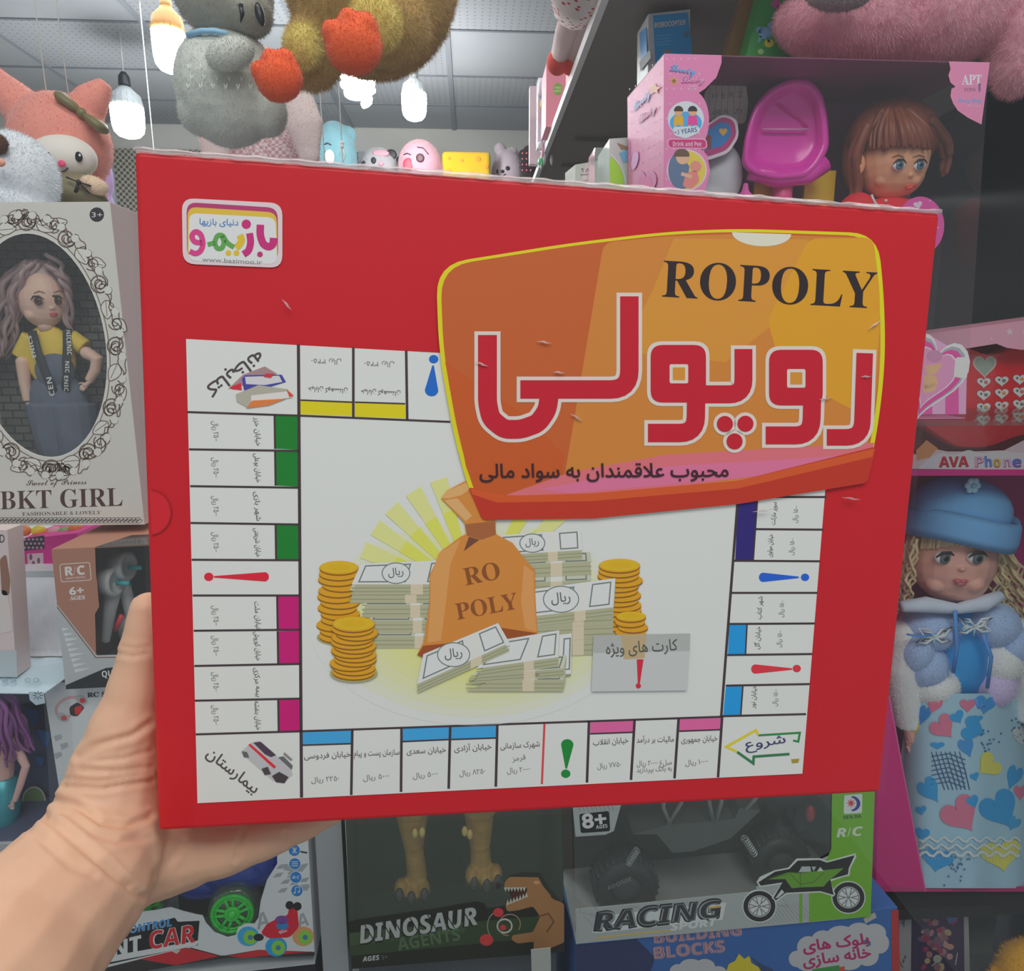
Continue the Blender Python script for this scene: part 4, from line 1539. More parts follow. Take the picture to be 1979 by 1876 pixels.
def side_card(name, x0, x1, Y, ytop, dep, m, label, cat, xl=None):
    """upright pack on the shelf, front towards the viewer, its left side seen"""
    a, c = P(x0, ytop, Y), P(x1, ytop, Y)
    t = thing(name, V(((a.x + c.x) / 2, Y + dep / 2, ST)), label, cat)
    b = MB()
    b.box((a.x, Y, ST), (c.x, Y + dep, a.z), m)
    b.build('pack', t)
    return t, PL((a.x, Y, ST), (1, 0, 0), (0, 0, 1))


PNK = (206, 120, 140)
t, q = side_card('toy_box', 1056, 1150, 1.95, 122, .12, mat(PNK, .5), 'pink toy box with a green spot, standing on the overhead shelf', 'box')
A = Art(q)
A.text('Do', (1063, 138), (1084, 144), 12, (226, 200, 200), 2, .03)
A.text('Do', (1063, 138), (1084, 144), 12, (176, 74, 60), 3, .004)
A.ell(1078, 172, 9, 12, (110, 140, 44), 2)
A.text('KIDS', (1072, 171), (1084, 172), 4, (220, 220, 190), 3)
A.text('PARTY', (1071, 178), (1085, 178), 4, (220, 220, 190), 3)
A.build('front_print', t)
t, q = side_card('blister_pack', 1040, 1092, 2.13, 150, .05, mat((188, 186, 196), .25, coat=.5, bump=(40, .5)), 'silver clear blister pack of small coloured toys at the shelf edge', 'pack')
rnd = random.Random(5)
for i in range(26):
    b = MB()
    x, y = rnd.uniform(1044, 1074), rnd.uniform(165, 318)
    c = rnd.choice([(60, 170, 110), (90, 110, 150), (206, 206, 212), (70, 60, 80), (206, 150, 170), (150, 90, 150), (220, 220, 224), (200, 170, 90)])
    p = q.px(x, y, .006)
    b.ball(p, (R(rnd.uniform(3, 7), 2.1), .008, R(rnd.uniform(6, 15), 2.1)), mat(c, .25), nu=10, nv=8)
    b.build('small_toy', t)
t, q = side_card('card_pack', 1024, 1048, 2.32, 166, .03, mat((206, 178, 186), .5), 'narrow pale pink card at the far end of the overhead shelf', 'pack')
t, q = side_card('toy_box', 1100, 1180, 1.62, 100, .05, mat((184, 30, 62), .45), 'crimson card pack behind the hanging rag doll on the overhead shelf', 'pack')
# rag doll lying along the shelf edge
RGM = mat((206, 190, 190), .9).copy()
RGM.name = 'red_flower_print'
nt = RGM.node_tree
tc = nt.nodes.new('ShaderNodeTexCoord')
vo = nt.nodes.new('ShaderNodeTexVoronoi')
vo.inputs['Scale'].default_value = 75
cr = nt.nodes.new('ShaderNodeValToRGB')
cr.color_ramp.interpolation = 'CONSTANT'
cr.color_ramp.elements[0].color = (.62, .05, .08, 1)
cr.color_ramp.elements[1].position = .3
cr.color_ramp.elements[1].color = (.85, .76, .76, 1)
nt.links.new(tc.outputs['Object'], vo.inputs['Vector'])
nt.links.new(vo.outputs['Distance'], cr.inputs[0])
nt.links.new(cr.outputs[0], nt.nodes['Principled BSDF'].inputs['Base Color'])
rd = thing('rag_doll', V((.235, 1.4, ST)), 'rag doll in red and white flowered cloth lying along the overhead shelf edge', 'doll')
b = MB()
b.tube([(.235, 1.16, ST + .07), (.205, 1.24, ST + .065), (.2, 1.34, ST + .06), (.2, 1.42, ST + .055)], [.05, .07, .065, .045], RGM, 14)
b.build('dress', rd)
for dx, m_ in ((0, 'leg'), (.03, 'leg')):
    b = MB()
    b.tube([(.2 + dx, 1.42, ST + .05), (.195 + dx, 1.5, ST + .045), (.192 + dx, 1.58, ST + .035)], [.022, .024, .02], mat((206, 184, 184), .9), 10)
    b.build(m_, rd)
    b = MB()
    b.ball((.19 + dx, 1.61, ST + .028), (.024, .036, .024), mat((206, 74, 62), .8))
    b.build('shoe', rd)
b = MB()
b.tube([(.2, 1.22, ST + .1), (.172, 1.3, ST + .085), (.17, 1.36, ST + .06)], [.024, .024, .018], RGM, 10)
b.build('arm', rd)
b = MB()
b.ball((.25, 1.09, ST + .07), .06, mat((206, 60, 80), .9))
b.build('hat', rd)

# box with blue front, reading ROBOCOPTER
MIDZ = P(1700, 803, 1.02).z
rb = upright(1262, 140, 1.24, 4)
t = thing('toy_box', rb.px(1300, 200), 'white box with a blue front, under the overhead shelf behind the pink baby doll box', 'box')
fc = [(1253, 27), (1334, 18), (1341, 330), (1262, 345)]
c_ = [rb.px(*k) for k in fc]
mm = mat((172, 176, 180), .4)
b = MB()
bk_ = V((P(1232, 55, 1.31).x - P(1253, 27, 1.24).x, .07, 0))
zb_ = MIDZ
for i in (2, 3):
    c_[i].z = zb_
b.hexa(c_ + [k + bk_ for k in c_], mm)
b.build('carton', t)
A = Art(rb, gain=.36)
A.poly([(1262, 30), (1329, 24), (1336, 86), (1340, 160), (1268, 160)], (26, 122, 176), 1)
A.text(sansbi('ROBOCOPTER'), (1265, 54), (1325, 48), 10, (30, 30, 36), 2, .035)
A.text(sansbi('ROBOCOPTER'), (1265, 54), (1325, 48), 10, (206, 206, 206), 3, .012)
for i in range(4):
    A.line([(1268, 70 + i * 6), (1300 - 5 * (i % 2), 67 + i * 6)], 1.2, (120, 176, 206), 2)
A.star(1326, 67, 8, (60, 84, 100), 3, 5)
A.star(1290, 100, 9, (100, 96, 90), 3, 5)
A.build('front_print', t)
sp = PL(c_[0], bk_.normalized() * -1, (0, 0, 1))
A = Art(sp)
A.poly([(1236, 64), (1250, 52), (1251, 120), (1240, 132)], (40, 120, 180), 1)
A.poly([(1236, 120), (1256, 96), (1258, 112), (1238, 138)], (40, 44, 50), 2)
A.build('side_print', t)

# ------------------------------------------------------------------ shelves of the display on the right
GLS = film('glass_shelf', tint=(.86, .95, .92), refl=.08)
b = MB()
b.box((.0, .93, MIDZ - .006), (1.13, 1.5, MIDZ), GLS)
tag(b.build('glass_shelf'), 'clear glass shelf under the baby doll box', 'shelf')
BXY = 1.12
LOWZ = P(1790, 1722, BXY).z
b = MB()
b.box((.71, 1.1, LOWZ - .042), (1.13, 1.31, LOWZ - .0195), mat((30, 30, 30), .5))
tag(b.build('shelf_board'), 'black shelf board under the magenta doll box', 'shelf')
AVZ = P(1770, 906, 1.122).z + .007
for x in (.58, 1.1):
    b = MB()
    b.box((x - .015, 1.5, 0), (x + .015, 1.53, 1.6), mat((120, 122, 124), .4, metal=.4))
    tag(b.build('upright_post'), 'grey steel post behind the shelves on the right, ' + ('beside the wall' if x > 1 else 'behind the game box'), 'post')

# small items left of the pink box
ta = upright(1112, 365, 1.3)
t = thing('toy_box', ta.px(1120, 420), 'small grey box beside the lime green toy case, above the game box edge', 'box')
k = [ta.px(*q) for q in [(1112, 318), (1160, 310), (1160, 420), (1112, 420)]]
for i in (2, 3):
    k[i].z = MIDZ
b = MB()
b.hexa(k + [q + V((-.01, .06, 0)) for q in k], mat((176, 178, 170), .5))
b.build('carton', t)
A = Art(ta)
A.text(sansb('TA'), (1123, 333), (1140, 332), 7, (60, 60, 66), 2)
A.line([(1122, 338), (1138, 337)], 1.4, (60, 60, 66), 2)
A.line([(1128, 350), (1140, 347)], 1.4, (110, 110, 112), 2)
A.build('front_print', t)
gc = upright(1180, 375, 1.12)
t = thing('toy_box', gc.px(1190, 420), 'clear and lime green toy case left of the pink baby doll box', 'box')
k = [gc.px(*q) for q in [(1178, 268), (1262, 262), (1262, 420), (1178, 420)]]
for i in (2, 3):
    k[i].z = MIDZ
b = MB()
b.hexa(k + [q + V((-.0, .1, 0)) for q in k], mat((176, 180, 176), .4))
b.build('carton', t)
A = Art(gc)
A.poly(fillet([(1178, 300), (1196, 318), (1206, 345), (1208, 420), (1180, 420)], 10), (150, 196, 60), 1)
A.line(fillet([(1179, 298), (1199, 318), (1209, 345), (1211, 420)], 12), 3, (206, 210, 206), 2)
A.poly([(1192, 276), (1216, 284), (1214, 290), (1200, 288)], (140, 110, 90), 2)
A.poly([(1196, 296), (1214, 288), (1214, 312), (1204, 314)], (110, 160, 196), 2)
A.build('front_print', t)
b = MB()
for i, (x0, x1, y0) in enumerate(((1150, 1176, 285), (1136, 1152, 312))):
    a, c = P(x0, y0, 1.14), P(x1, y0, 1.14)
    b.box((a.x, 1.14, MIDZ), (c.x, 1.2, a.z), FILM if i else film('clear_case_plastic', tint=(.9, .95, .93), refl=.12, haze=.25, hazec=(.7, .72, .72)))
    b.build('clear_cover', t)
    b = MB()

GAIN = .5
# ------------------------------------------------------------------ doll head maker
def head_on(t, hx, hy, rx, ry, Y, skin, look=0, eye=(60, 44, 40), eyes=None, mouth=None, er=6, lip=(176, 84, 84), nose=None, brow=None, rd=None, chin=.25, lash=(40, 28, 26), vox=.0016, white=True):
    s = Soft(hx, hy, rx, ry, Y, rd or rx * .9)
    b = MB()
    b.ball(s.c, s.r, skin)
    cb = Soft(hx + look * rx * .25, hy + ry * .42, rx * .74, ry * .56, Y, (rd or rx * .9) * .86)
    b.ball(cb.c, cb.r, skin)
    nx, ny = nose
    k = R(1, Y)
    b.ball(s.on(nx, ny, -.3 * er * k), (er * .5 * k, er * .85 * k, er * .42 * k), skin)
    for e_ in (-1, 1):
        b.ball(s.on(hx + look * rx * .25 + e_ * rx * .46, hy + ry * .56, -er * k * 1.25), (er * 1.6 * k, er * 1.5 * k, er * 1.4 * k), skin)
    o = blob('head', b, skin, vox, t, 7)
    for ex, ey in eyes:
        b = MB()
        p = s.on(ex, ey)
        if white:
            b.ball(p + V((0, -.05 * er * k, 0)), (er * 1.35 * k, er * .7 * k, er * .95 * k), mat((206, 202, 200), .2), nu=16, nv=12)
        b.ball(p + V((0, -.45 * er * k, 0)), (er * .9 * k, er * .4 * k, er * .92 * k), mat(eye, .1), nu=16, nv=12)
        b.ball(p + V((0, -.72 * er * k, 0)), (er * .45 * k, er * .2 * k, er * .46 * k), mat((16, 12, 14), .08), nu=12, nv=8)
        b.tube([p + V((-1.45 * er * k, -.55 * er * k, .2 * er * k)), p + V((-.7 * er * k, -.8 * er * k, .95 * er * k)), p + V((.5 * er * k, -.8 * er * k, .98 * er * k)), p + V((1.4 * er * k, -.55 * er * k, .35 * er * k))],
               [.08 * er * k, .22 * er * k, .22 * er * k, .08 * er * k], mat(lash, .5), 6)
        b.build('eye', t)
        b = MB()
        by = ey - er * 2.1
        b.tube([s.on(ex - er * 1.3, by + er * .3, .0004), s.on(ex, by - er * .2, .0004), s.on(ex + er * 1.3, by + er * .25, .0004)], [.06 * er * k, .16 * er * k, .06 * er * k], mat(brow or (120, 84, 64), .7), 5)
        b.build('eyebrow', t)
    mx_, my_ = mouth
    b = MB()
    p = s.on(mx_, my_, .0) if (s.on(mx_, my_) - EYE).length < (cb.on(mx_, my_) - EYE).length else cb.on(mx_, my_, .0)
    L = mat(lip, .3)
    for e_ in (-1, 1):
        b.ball(p + V((e_ * .45 * er * k, -.06 * er * k, .22 * er * k)), (.62 * er * k, .5 * er * k, .32 * er * k), L, nu=12, nv=8)
    b.ball(p + V((0, -.1 * er * k, -.16 * er * k)), (.8 * er * k, .55 * er * k, .36 * er * k), L, nu=12, nv=8)
    b.build('mouth', t)
    return s


def locks(name, t, paths, r, m, curl=0, turns=4, seg=6, n=1, spread=0, seed=3):
    """hair: tapering locks along the given 3D paths"""
    rnd = random.Random(seed)
    b = MB()
    for pts in paths:
        for _ in range(n):
            o = V((rnd.gauss(0, spread), rnd.gauss(0, spread), rnd.gauss(0, spread)))
            q = [V(p) + o for p in pts]
            # resample smoothly
            out = []
            for i in range(len(q) - 1):
                for k in range(6):
                    u = k / 6
                    p0, p1, p2, p3 = q[max(i - 1, 0)], q[i], q[i + 1], q[min(i + 2, len(q) - 1)]
                    out.append(.5 * ((2 * p1) + (p2 - p0) * u + (2 * p0 - 5 * p1 + 4 * p2 - p3) * u * u + (3 * p1 - p0 - 3 * p2 + p3) * u ** 3))
            out.append(q[-1])
            N = len(out)
            if curl:
                ph = rnd.random() * 6
                out = [p + V((math.cos(ph + turns * 2 * PI * i / N), math.sin(ph + turns * 2 * PI * i / N), 0)) * curl * min(1, i / 5) for i, p in enumerate(out)]
            b.tube(out, [r * (1 - .6 * (i / N) ** 2) for i in range(N)], m, seg)
    return b.build(name, t)


# ------------------------------------------------------------------ pink baby doll box
LY = .95
lb = upright(1283, 400, LY, 1.0)
lov = thing('doll_box', lb.px(1590, 803), 'large pink polka-dot box with a clear front, potty chair and baby doll inside', 'box')
LPK = mat((212, 126, 168), .45)
back = V((P(1213, 160, LY + .155).x - P(1283, 104, LY).x, .155, 0))
lc = [(1283, 104), (1912, 121), (1866, 801), (1283, 812)]
f_ = [lb.px(*q) for q in lc]
f_[2].z = f_[3].z = MIDZ + .001
bk_ = [q + back for q in f_]
bk_[1] = f_[1] + V((.0, .155, 0)); bk_[2] = f_[2] + V((.0, .155, 0))
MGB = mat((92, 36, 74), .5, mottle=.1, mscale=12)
b = MB()
b.add(f_ + bk_, [(3, 0, 4, 7)], LPK)
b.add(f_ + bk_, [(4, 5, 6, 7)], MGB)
b.add(f_ + bk_, [(2, 3, 7, 6)], LPK)
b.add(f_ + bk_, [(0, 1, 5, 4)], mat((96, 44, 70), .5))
b.build('carton', lov, solid=.0012)
b = MB()
b.add(f_ + bk_, [(1, 2, 6, 5)], FILM)
b.add([q - lb.n * -.0004 for q in f_], [(0, 1, 2, 3)], FILM)
b.build('clear_window', lov)
A = Art(lb, .0008, gain=.62)
lp = (210, 120, 166)
A.poly([(1283, 104), (1394, 107), (1394, 122), (1384, 150), (1362, 172), (1350, 180)] + ellp(1340, 233, 30, 56, 12, 0, -70, 60) + [(1352, 285), (1366, 300), (1372, 330), (1362, 372), (1366, 395), (1366, 806), (1283, 812)], lp, 1)
rnd = random.Random(2)
for i in range(60):
    x, y = 1288 + (i % 6) * 14 + (i // 6 % 2) * 7, 114 + (i // 6) * 29
    if x < 1352:
        A.ell(x, y, 1.6, 1.6, (226, 180, 206), 2, n=8)
A.text(script('Lovely'), (1293, 138), (1342, 146), 14, (100, 74, 130), 3, .03)
A.text(script('Lovely'), (1295, 136), (1344, 144), 14, (96, 160, 206), 4, .005)
A.text(script('Baby'), (1316, 162), (1362, 160), 14, (150, 50, 110), 3, .03)
A.text(script('Baby'), (1316, 160), (1362, 158), 14, (226, 160, 200), 4, .003)
A.text('BABY', (1332, 169), (1348, 169), 4, (226, 190, 210), 4)
A.text('DOLL', (1333, 175), (1347, 175), 4, (226, 190, 210), 4)
A.star(1302, 157, 10, (214, 160, 70), 4); A.star(1302, 157, 6, (120, 84, 50), 5)
# playful children badge
A.ell(1325, 230, 35, 34, (206, 212, 220), 3); A.ell(1325, 238, 31, 22, (70, 150, 206), 4)
for x, sh, hr in ((1311, (222, 170, 40), (60, 36, 30)), (1338, (206, 60, 140), (40, 30, 40))):
    A.ell(x, 216, 8, 8, (214, 160, 120), 5); A.poly(ellp(x, 214, 9, 9, 12, 0, 170, 370), hr, 6)
    A.poly([(x - 8, 224), (x + 8, 224), (x + 10, 242), (x - 10, 242)], sh, 5)
    A.line([(x - 6, 242), (x - 8, 252)], 4, (214, 160, 120), 5); A.line([(x + 6, 242), (x + 8, 252)], 4, (214, 160, 120), 5)
A.poly(fillet([(1300, 246), (1350, 244), (1352, 256), (1325, 268), (1302, 262)], 5), (206, 212, 220), 6)
A.text(sansb('+3 YEARS'), (1303, 261), (1347, 255), 9, (60, 80, 130), 7)
A.poly(fillet([(1289, 268), (1365, 268), (1367, 288), (1290, 287)], 8), (226, 170, 200), 3)
A.poly(fillet([(1291, 270), (1363, 270), (1365, 286), (1292, 285)], 7), (182, 36, 104), 4)
A.text(sansb('Drink and Pee'), (1300, 283), (1355, 283), 9, (226, 190, 208), 5)
A.ell(1327, 329, 39, 40, (220, 190, 206), 3); A.ell(1327, 329, 36, 37, (206, 180, 70), 4)
A.poly(ellp(1316, 329, 25, 37, 18, 0, 90, 270) + [(1322, 308), (1332, 322), (1326, 364)], (84, 100, 130), 5)
A.ell(1319, 304, 13, 14, (206, 160, 130), 6); A.poly(ellp(1317, 300, 15, 12, 14, 0, 165, 375), (90, 70, 56), 7)
A.ell(1344, 322, 11, 11, (222, 140, 130), 6); A.poly(fillet([(1326, 334), (1346, 328), (1352, 350), (1336, 366), (1318, 360)], 7), (214, 126, 120), 6)
A.line([(1316, 336), (1336, 342)], 7, (206, 160, 130), 7)
A.poly(fillet([(1294, 378), (1362, 378), (1362, 396), (1294, 396)], 6), (226, 160, 196), 3)
# right top label
A.poly([(1833, 119), (1912, 121), (1896, 241)] + [(1870, 228), (1850, 214), (1841, 200), (1836, 186), (1838, 172), (1846, 168), (1836, 160), (1832, 146), (1836, 134)], (206, 124, 160), 1)
A.text(serif('APT'), (1858, 164), (1896, 164), 20, (196, 190, 196), 3, .01)
A.text(serif('TOYS'), (1862, 177), (1884, 177), 7, (120, 80, 110), 3)
A.ell(1892, 172, 2.5, 6, (120, 90, 130), 3); A.ell(1892, 164, 3, 3, (120, 90, 130), 3)
A.text(script('Lovely Baby'), (1850, 197), (1896, 198), 8, (80, 150, 200), 3, .01)
A.text(script('Cookie'), (1868, 206), (1896, 208), 5, (226, 180, 206), 3)
# bottom right card with a heart
A.poly([(1700, 800), (1770, 700), (1800, 650), (1868, 690), (1866, 800)], (206, 150, 184), 1)
for x in (1775, 1826):
    A.poly([(x, 700 if x > 1800 else 740), (x + 26, 700), (x + 26, 800), (x, 801)], (196, 74, 140), 1.5)
A.heart(1800, 720, 134, 170, (214, 206, 208), 2, 18); A.heart(1800, 722, 122, 156, (150, 148, 156), 2.5, 18)
A.heart(1800, 724, 112, 144, (206, 70, 142), 3, 18); A.heart(1799, 724, 92, 120, (206, 196, 204), 3.5, 18); A.heart(1799, 724, 87, 114, (196, 130, 166), 4, 18)
A.ell(1805, 688, 15, 12, (176, 120, 150), 5)
for p_ in ([(1786, 706), (1822, 702), (1806, 724), (1790, 724)], [(1784, 724), (1808, 726), (1814, 742), (1786, 752)], [(1782, 744), (1810, 740), (1806, 756), (1784, 760)]):
    A.poly(fillet(p_, 5), (206, 160, 120), 5)
A.poly(fillet([(1846, 690), (1868, 690), (1868, 732), (1842, 728)], 6), (196, 190, 188), 5)
A.build('front_print', lov)
# printed left side
sx = (bk_[3] - f_[3]).normalized()
A = Art(PL(f_[3], -sx, f_[0] - f_[3]), .0015)
for i in range(70):
    x, y = 1219 + (i % 6) * 11, 150 + (i // 6) * 22 - (i % 6) * 6
    if y > 165 - (x - 1213) * .8:
        A.ell(x, y, 1.1, 1.6, (226, 180, 206), 2, n=8)
A.text(script('Lovely'), (1226, 216), (1258, 186), 16, (110, 96, 150), 3, .03, up=(-.05, -1))
A.text(script('Lovely'), (1227, 214), (1259, 184), 16, (110, 164, 206), 4, .004, up=(-.05, -1))
A.text(script('Baby'), (1236, 240), (1270, 212), 16, (140, 60, 110), 3, .03, up=(-.05, -1))
A.text(script('Baby'), (1236, 239), (1270, 211), 16, (216, 150, 190), 4, .002, up=(-.05, -1))
A.star(1267, 172, 13, (214, 170, 140), 3)
A.heart(1250, 355, 42, 60, (170, 110, 150), 3); A.heart(1250, 357, 36, 52, (206, 116, 160), 4); A.heart(1250, 358, 28, 42, (170, 90, 136), 5); A.heart(1250, 358, 22, 34, (196, 100, 146), 6)
A.ell(1229, 310, 6, 18, (176, 130, 176), 3, 12)
A.build('side_print', lov)

b = MB()
tz_ = P(1516, 452, 1.03).z
b.box((.29, .985, MIDZ + .003), (P(1796, 452, 1.0).x, 1.095, tz_), mat((150, 60, 110), .6))
b.build('inner_tray', lov)
# contents: potty chair, play pieces, doll
PTY = 1.035
pc = thing('toy_potty_chair', P(1516, 420, PTY), 'magenta plastic toy potty chair inside the baby doll box', 'toy')
PM = mat((206, 50, 160), .25, coat=.3)
b = MB()
ol = [(1460, 200), (1490, 168), (1530, 150), (1565, 152), (1590, 180), (1600, 230), (1603, 285), (1585, 320), (1560, 345), (1500, 350), (1455, 340), (1432, 320), (1438, 270), (1448, 230)]
ol = fillet(ol, 14, 3, True)
n = len(ol)
cx_, cy_ = 1518, 258
ring = lambda k, Y: [P(cx_ + (x - cx_) * k, cy_ + (y - cy_) * k, Y) for x, y in ol]
layers = [ring(.94, PTY + .012), ring(1.0, PTY), ring(1.0, PTY - .012), ring(.95, PTY - .02), ring(.84, PTY - .018), ring(.74, PTY - .006), ring(.6, PTY - .002), ring(.3, PTY - .001)]
vs = [v for l in layers for v in l] + [P(cx_, cy_, PTY - .001)]
fs = []
for i in range(len(layers) - 1):
    for k in range(n):
        fs.append((i * n + k, i * n + (k + 1) % n, (i + 1) * n + (k + 1) % n, (i + 1) * n + k))
fs += [((len(layers) - 1) * n + k, (len(layers) - 1) * n + (k + 1) % n, len(vs) - 1) for k in range(n)]
fs.append(tuple(range(n))[::-1])
b.add(vs, fs, PM, True)
b.tube([P(x, y, PTY - .006) for x, y in ((1450, 330), (1500, 345), (1560, 340), (1594, 316))], R(17, PTY), PM, 10)
b.build('seat_shell', pc)
b = MB()
b.tube([P(1474, 250, PTY - .008), P(1562, 250, PTY - .008)], R(2.2, PTY), mat((226, 150, 200), .3), 6)
b.build('slot_ridge', pc)
b = MB()
b.tube([P(1504, 200, PTY - .006), P(1548, 228, PTY - .006), P(1562, 246, PTY - .006)], R(2, PTY), PM, 6)
b.build('moulded_rib', pc)
b = MB()
b.tube([P(1512, 340, PTY + .01), P(1508, 430, PTY + .01)], R(20, PTY), mat((180, 60, 110), .4), 10)
b.build('stem', pc)
for x, n_ in ((1458, 0), (1555, 1)):
    b = MB()
    a, c = P(x, 330, PTY + .03), P(x + 46, 450, PTY + .034)
    b.box((a.x, PTY + .026, c.z), (c.x, PTY + .032, a.z), mat((196, 160, 30), .4))
    tag(b.build('yellow_card'), ['yellow plastic panel left under the magenta potty chair', 'yellow plastic panel right under the magenta potty chair'][n_], 'toy')
tb = MB()
tb.lathe(P(1438, 410, 1.02), (0, 0, 1), [(0, R(18, 1.02)), (R(28, 1.02), R(17, 1.02)), (R(38, 1.02), R(7, 1.02)), (R(52, 1.02), R(4, 1.02))], mat((206, 90, 160), .3))
tag(tb.build('toy_bottle'), 'pink toy bottle between the potty chair and the box print', 'toy')
# cloth and card at left inside
lq = upright(1400, 300, 1.05)
A = Art(lq, .001)
A.poly(fillet([(1386, 150), (1440, 156), (1446, 200), (1440, 240), (1366, 232), (1360, 180)], 10), (150, 146, 140), 1)
for x in range(1372, 1440, 12):
    A.line([(x, 156), (x - 4, 236)], 1.2, (110, 100, 100), 2)
A.text('H E R Z', (1376, 192), (1436, 188), 12, (96, 90, 92), 3)
A.text('LdER ZI', (1366, 222), (1434, 220), 10, (96, 90, 92), 3)
tag(A.build('toy_cloth', None, solid=.004), 'grey lettered doll cloth left of the potty chair', 'cloth')
A = Art(upright(1400, 300, 1.03), .001)
A.poly(fillet([(1352, 250), (1396, 220), (1424, 230), (1428, 264), (1408, 296), (1362, 312)], 12), (196, 186, 196), 1)
A.poly(fillet([(1356, 252), (1396, 225), (1419, 234), (1423, 262), (1404, 291), (1362, 305)], 11), (150, 40, 100), 2)
A.poly(fillet([(1356, 260), (1392, 234), (1410, 240), (1413, 262), (1396, 282), (1360, 292)], 9), (30, 100, 160), 3)
A.heart(1397, 255, 16, 16, (206, 160, 50), 4)
A.poly([(1358, 262), (1374, 262), (1374, 288), (1358, 288)], (110, 50, 60), 4)
tag(A.build('toy_card', None, solid=.003), 'blue and crimson heart card beside the baby box print', 'card')
b = MB()
b.ball(P(1395, 340, 1.055), (R(42, 1.05), .014, R(60, 1.05)), mat((150, 156, 160), .8, bump=(60, .5)))
b.ball(P(1376, 400, 1.05), (R(36, 1.05), .012, R(40, 1.05)), mat((150, 156, 160), .8, bump=(60, .5)))
tag(blob('toy_garment', b, mat((158, 162, 166), .8, bump=(60, .5)), .003), 'pale grey doll garment below the heart card', 'clothing')
# the doll with brown fringe
ldl = thing('baby_doll', P(1730, 420, 1.03), 'brown-haired baby doll in a red polka-dot dress inside the pink box', 'doll')
SKD = mat((214, 152, 118), .35, sss=.1)
Yd = 1.03
hs = head_on(ldl, 1727, 305, 66, 78, Yd, SKD, look=.4, eye=(60, 90, 110), eyes=[(1736, 320), (1776, 320)], mouth=(1757, 362), er=9, lip=(176, 60, 50), nose=(1758, 340), rd=56)
b = MB()
b.ball(P(1658, 318, Yd - .01), (R(14, Yd), R(8, Yd), R(20, Yd)), SKD)
b.build('ear', ldl)
HR = mat((104, 52, 36), .45, mottle=.25, mscale=90)
b = MB()
b.ball(P(1728, 262, Yd + .008), (R(90, Yd), R(52, Yd), R(68, Yd)), HR)
b.ball(P(1660, 300, Yd + .03), (R(34, Yd), R(20, Yd), R(70, Yd)), HR)
b.build('hair', ldl)
locks('fringe', ldl, [[P(1722 + (x - 1740) * .3, 212, Yd - .02), hs.on(1724 + (x - 1740) * .75, 250, .010), hs.on(1726 + (x - 1740) * .88, 286, .005)] for x in range(1672, 1828, 7)], R(6, Yd), HR, n=2, spread=.0015)
locks('side_hair', ldl, [[P(1672, 240, Yd - .02), P(1648, 300, Yd - .015), P(1652, 360, Yd), P(1640, 396, Yd)]], R(9, Yd), HR, n=5, spread=.004)
locks('side_hair', ldl, [[P(1790, 230, Yd - .02), P(1822, 270, Yd - .005), P(1828, 300, Yd)], [P(1800, 240, Yd), P(1830, 290, Yd + .01), P(1826, 330, Yd + .01)]], R(9, Yd), HR, n=5, spread=.004)
RDP = mat((176, 18, 36), .7)
b = MB()
b.ball(P(1715, 462, Yd), (R(92, Yd), R(52, Yd), R(78, Yd)), RDP)
b.ball(P(1655, 420, Yd), (R(40, Yd), R(34, Yd), R(46, Yd)), RDP)
b.ball(P(1770, 436, Yd), (R(40, Yd), R(34, Yd), R(46, Yd)), RDP)
blob('dress', b, RDP, .003, ldl)
ds = Soft(1715, 462, 92, 78, Yd, 52)
for x, y in ((1652, 388), (1676, 382), (1690, 396), (1664, 402), (1712, 388), (1640, 402), (1700, 410), (1730, 404)):
    b = MB()
    bead(b, ds.on(x, y, .002), R(3.4, Yd), R(3, Yd), mat((220, 190, 190), .7), .002)
    b.build('polka_dot', ldl)
b = MB()
b.tube([P(x, y, Yd - .046) for x, y in ((1684, 376), (1690, 390), (1700, 404), (1712, 416))], R(2, Yd), mat((206, 196, 200), .5), 6)
b.build('lace_trim', ldl)
# pink bib disc in front
A = Art(upright(1780, 440, .985), .001)
A.ell(1778, 436, 46, 56, (206, 70, 150), 1, n=40)
A.ell(1774, 452, 20, 28, (110, 30, 70), 2)
A.heart(1773, 396, 17, 15, (214, 190, 206), 3, -14)
for x, y in ((1796, 388), (1760, 412), (1752, 428), (1806, 410), (1812, 440), (1792, 480)):
    A.ell(x, y, 2, 2, (226, 150, 200), 3, n=8)
tag(A.build('toy_disc', None, solid=.004), 'round glittery pink disc with a white heart in front of the brown-haired doll', 'toy')

# ------------------------------------------------------------------ tall packs and the big pink plush on top
gb = upright(1480, 118, 1.14)
GTZ = lb.px(1480, 108).z + .004
t = thing('toy_box', V((gb.px(1470, 118).x, 1.14, GTZ)), 'green picture box with pastel animals leaning behind the pink plush', 'box')
k = [gb.px(*q) for q in [(1478, -30), (1560, -30), (1560, 114), (1440, 114)]]
b = MB()
b.hexa(k + [q + V((.0, .04, 0)) for q in k], mat((48, 132, 60), .4))
b.build('carton', t)
A = Art(gb)
for x, y, r_, c in ((1512, 18, 13, (206, 70, 150)), (1500, 8, 9, (206, 70, 150)), (1526, 6, 8, (206, 70, 150)), (1478, 64, 13, (120, 176, 214)), (1468, 58, 7, (120, 176, 214)), (1492, 50, 9, (150, 196, 222)), (1486, 84, 9, (206, 196, 60)), (1470, 100, 6, (150, 196, 120))):
    A.ell(x, y, r_, r_ * .9, c, 2)
A.line([(1470, 70), (1466, 82)], 5, (120, 176, 214), 2); A.line([(1484, 72), (1486, 82)], 5, (120, 176, 214), 2)
A.build('front_print', t)
b = MB()
k = [P(*q) for q in ((1440, -20, 1.2), (1476, -20, 1.2), (1446, 118, 1.2), (1398, 118, 1.2))]
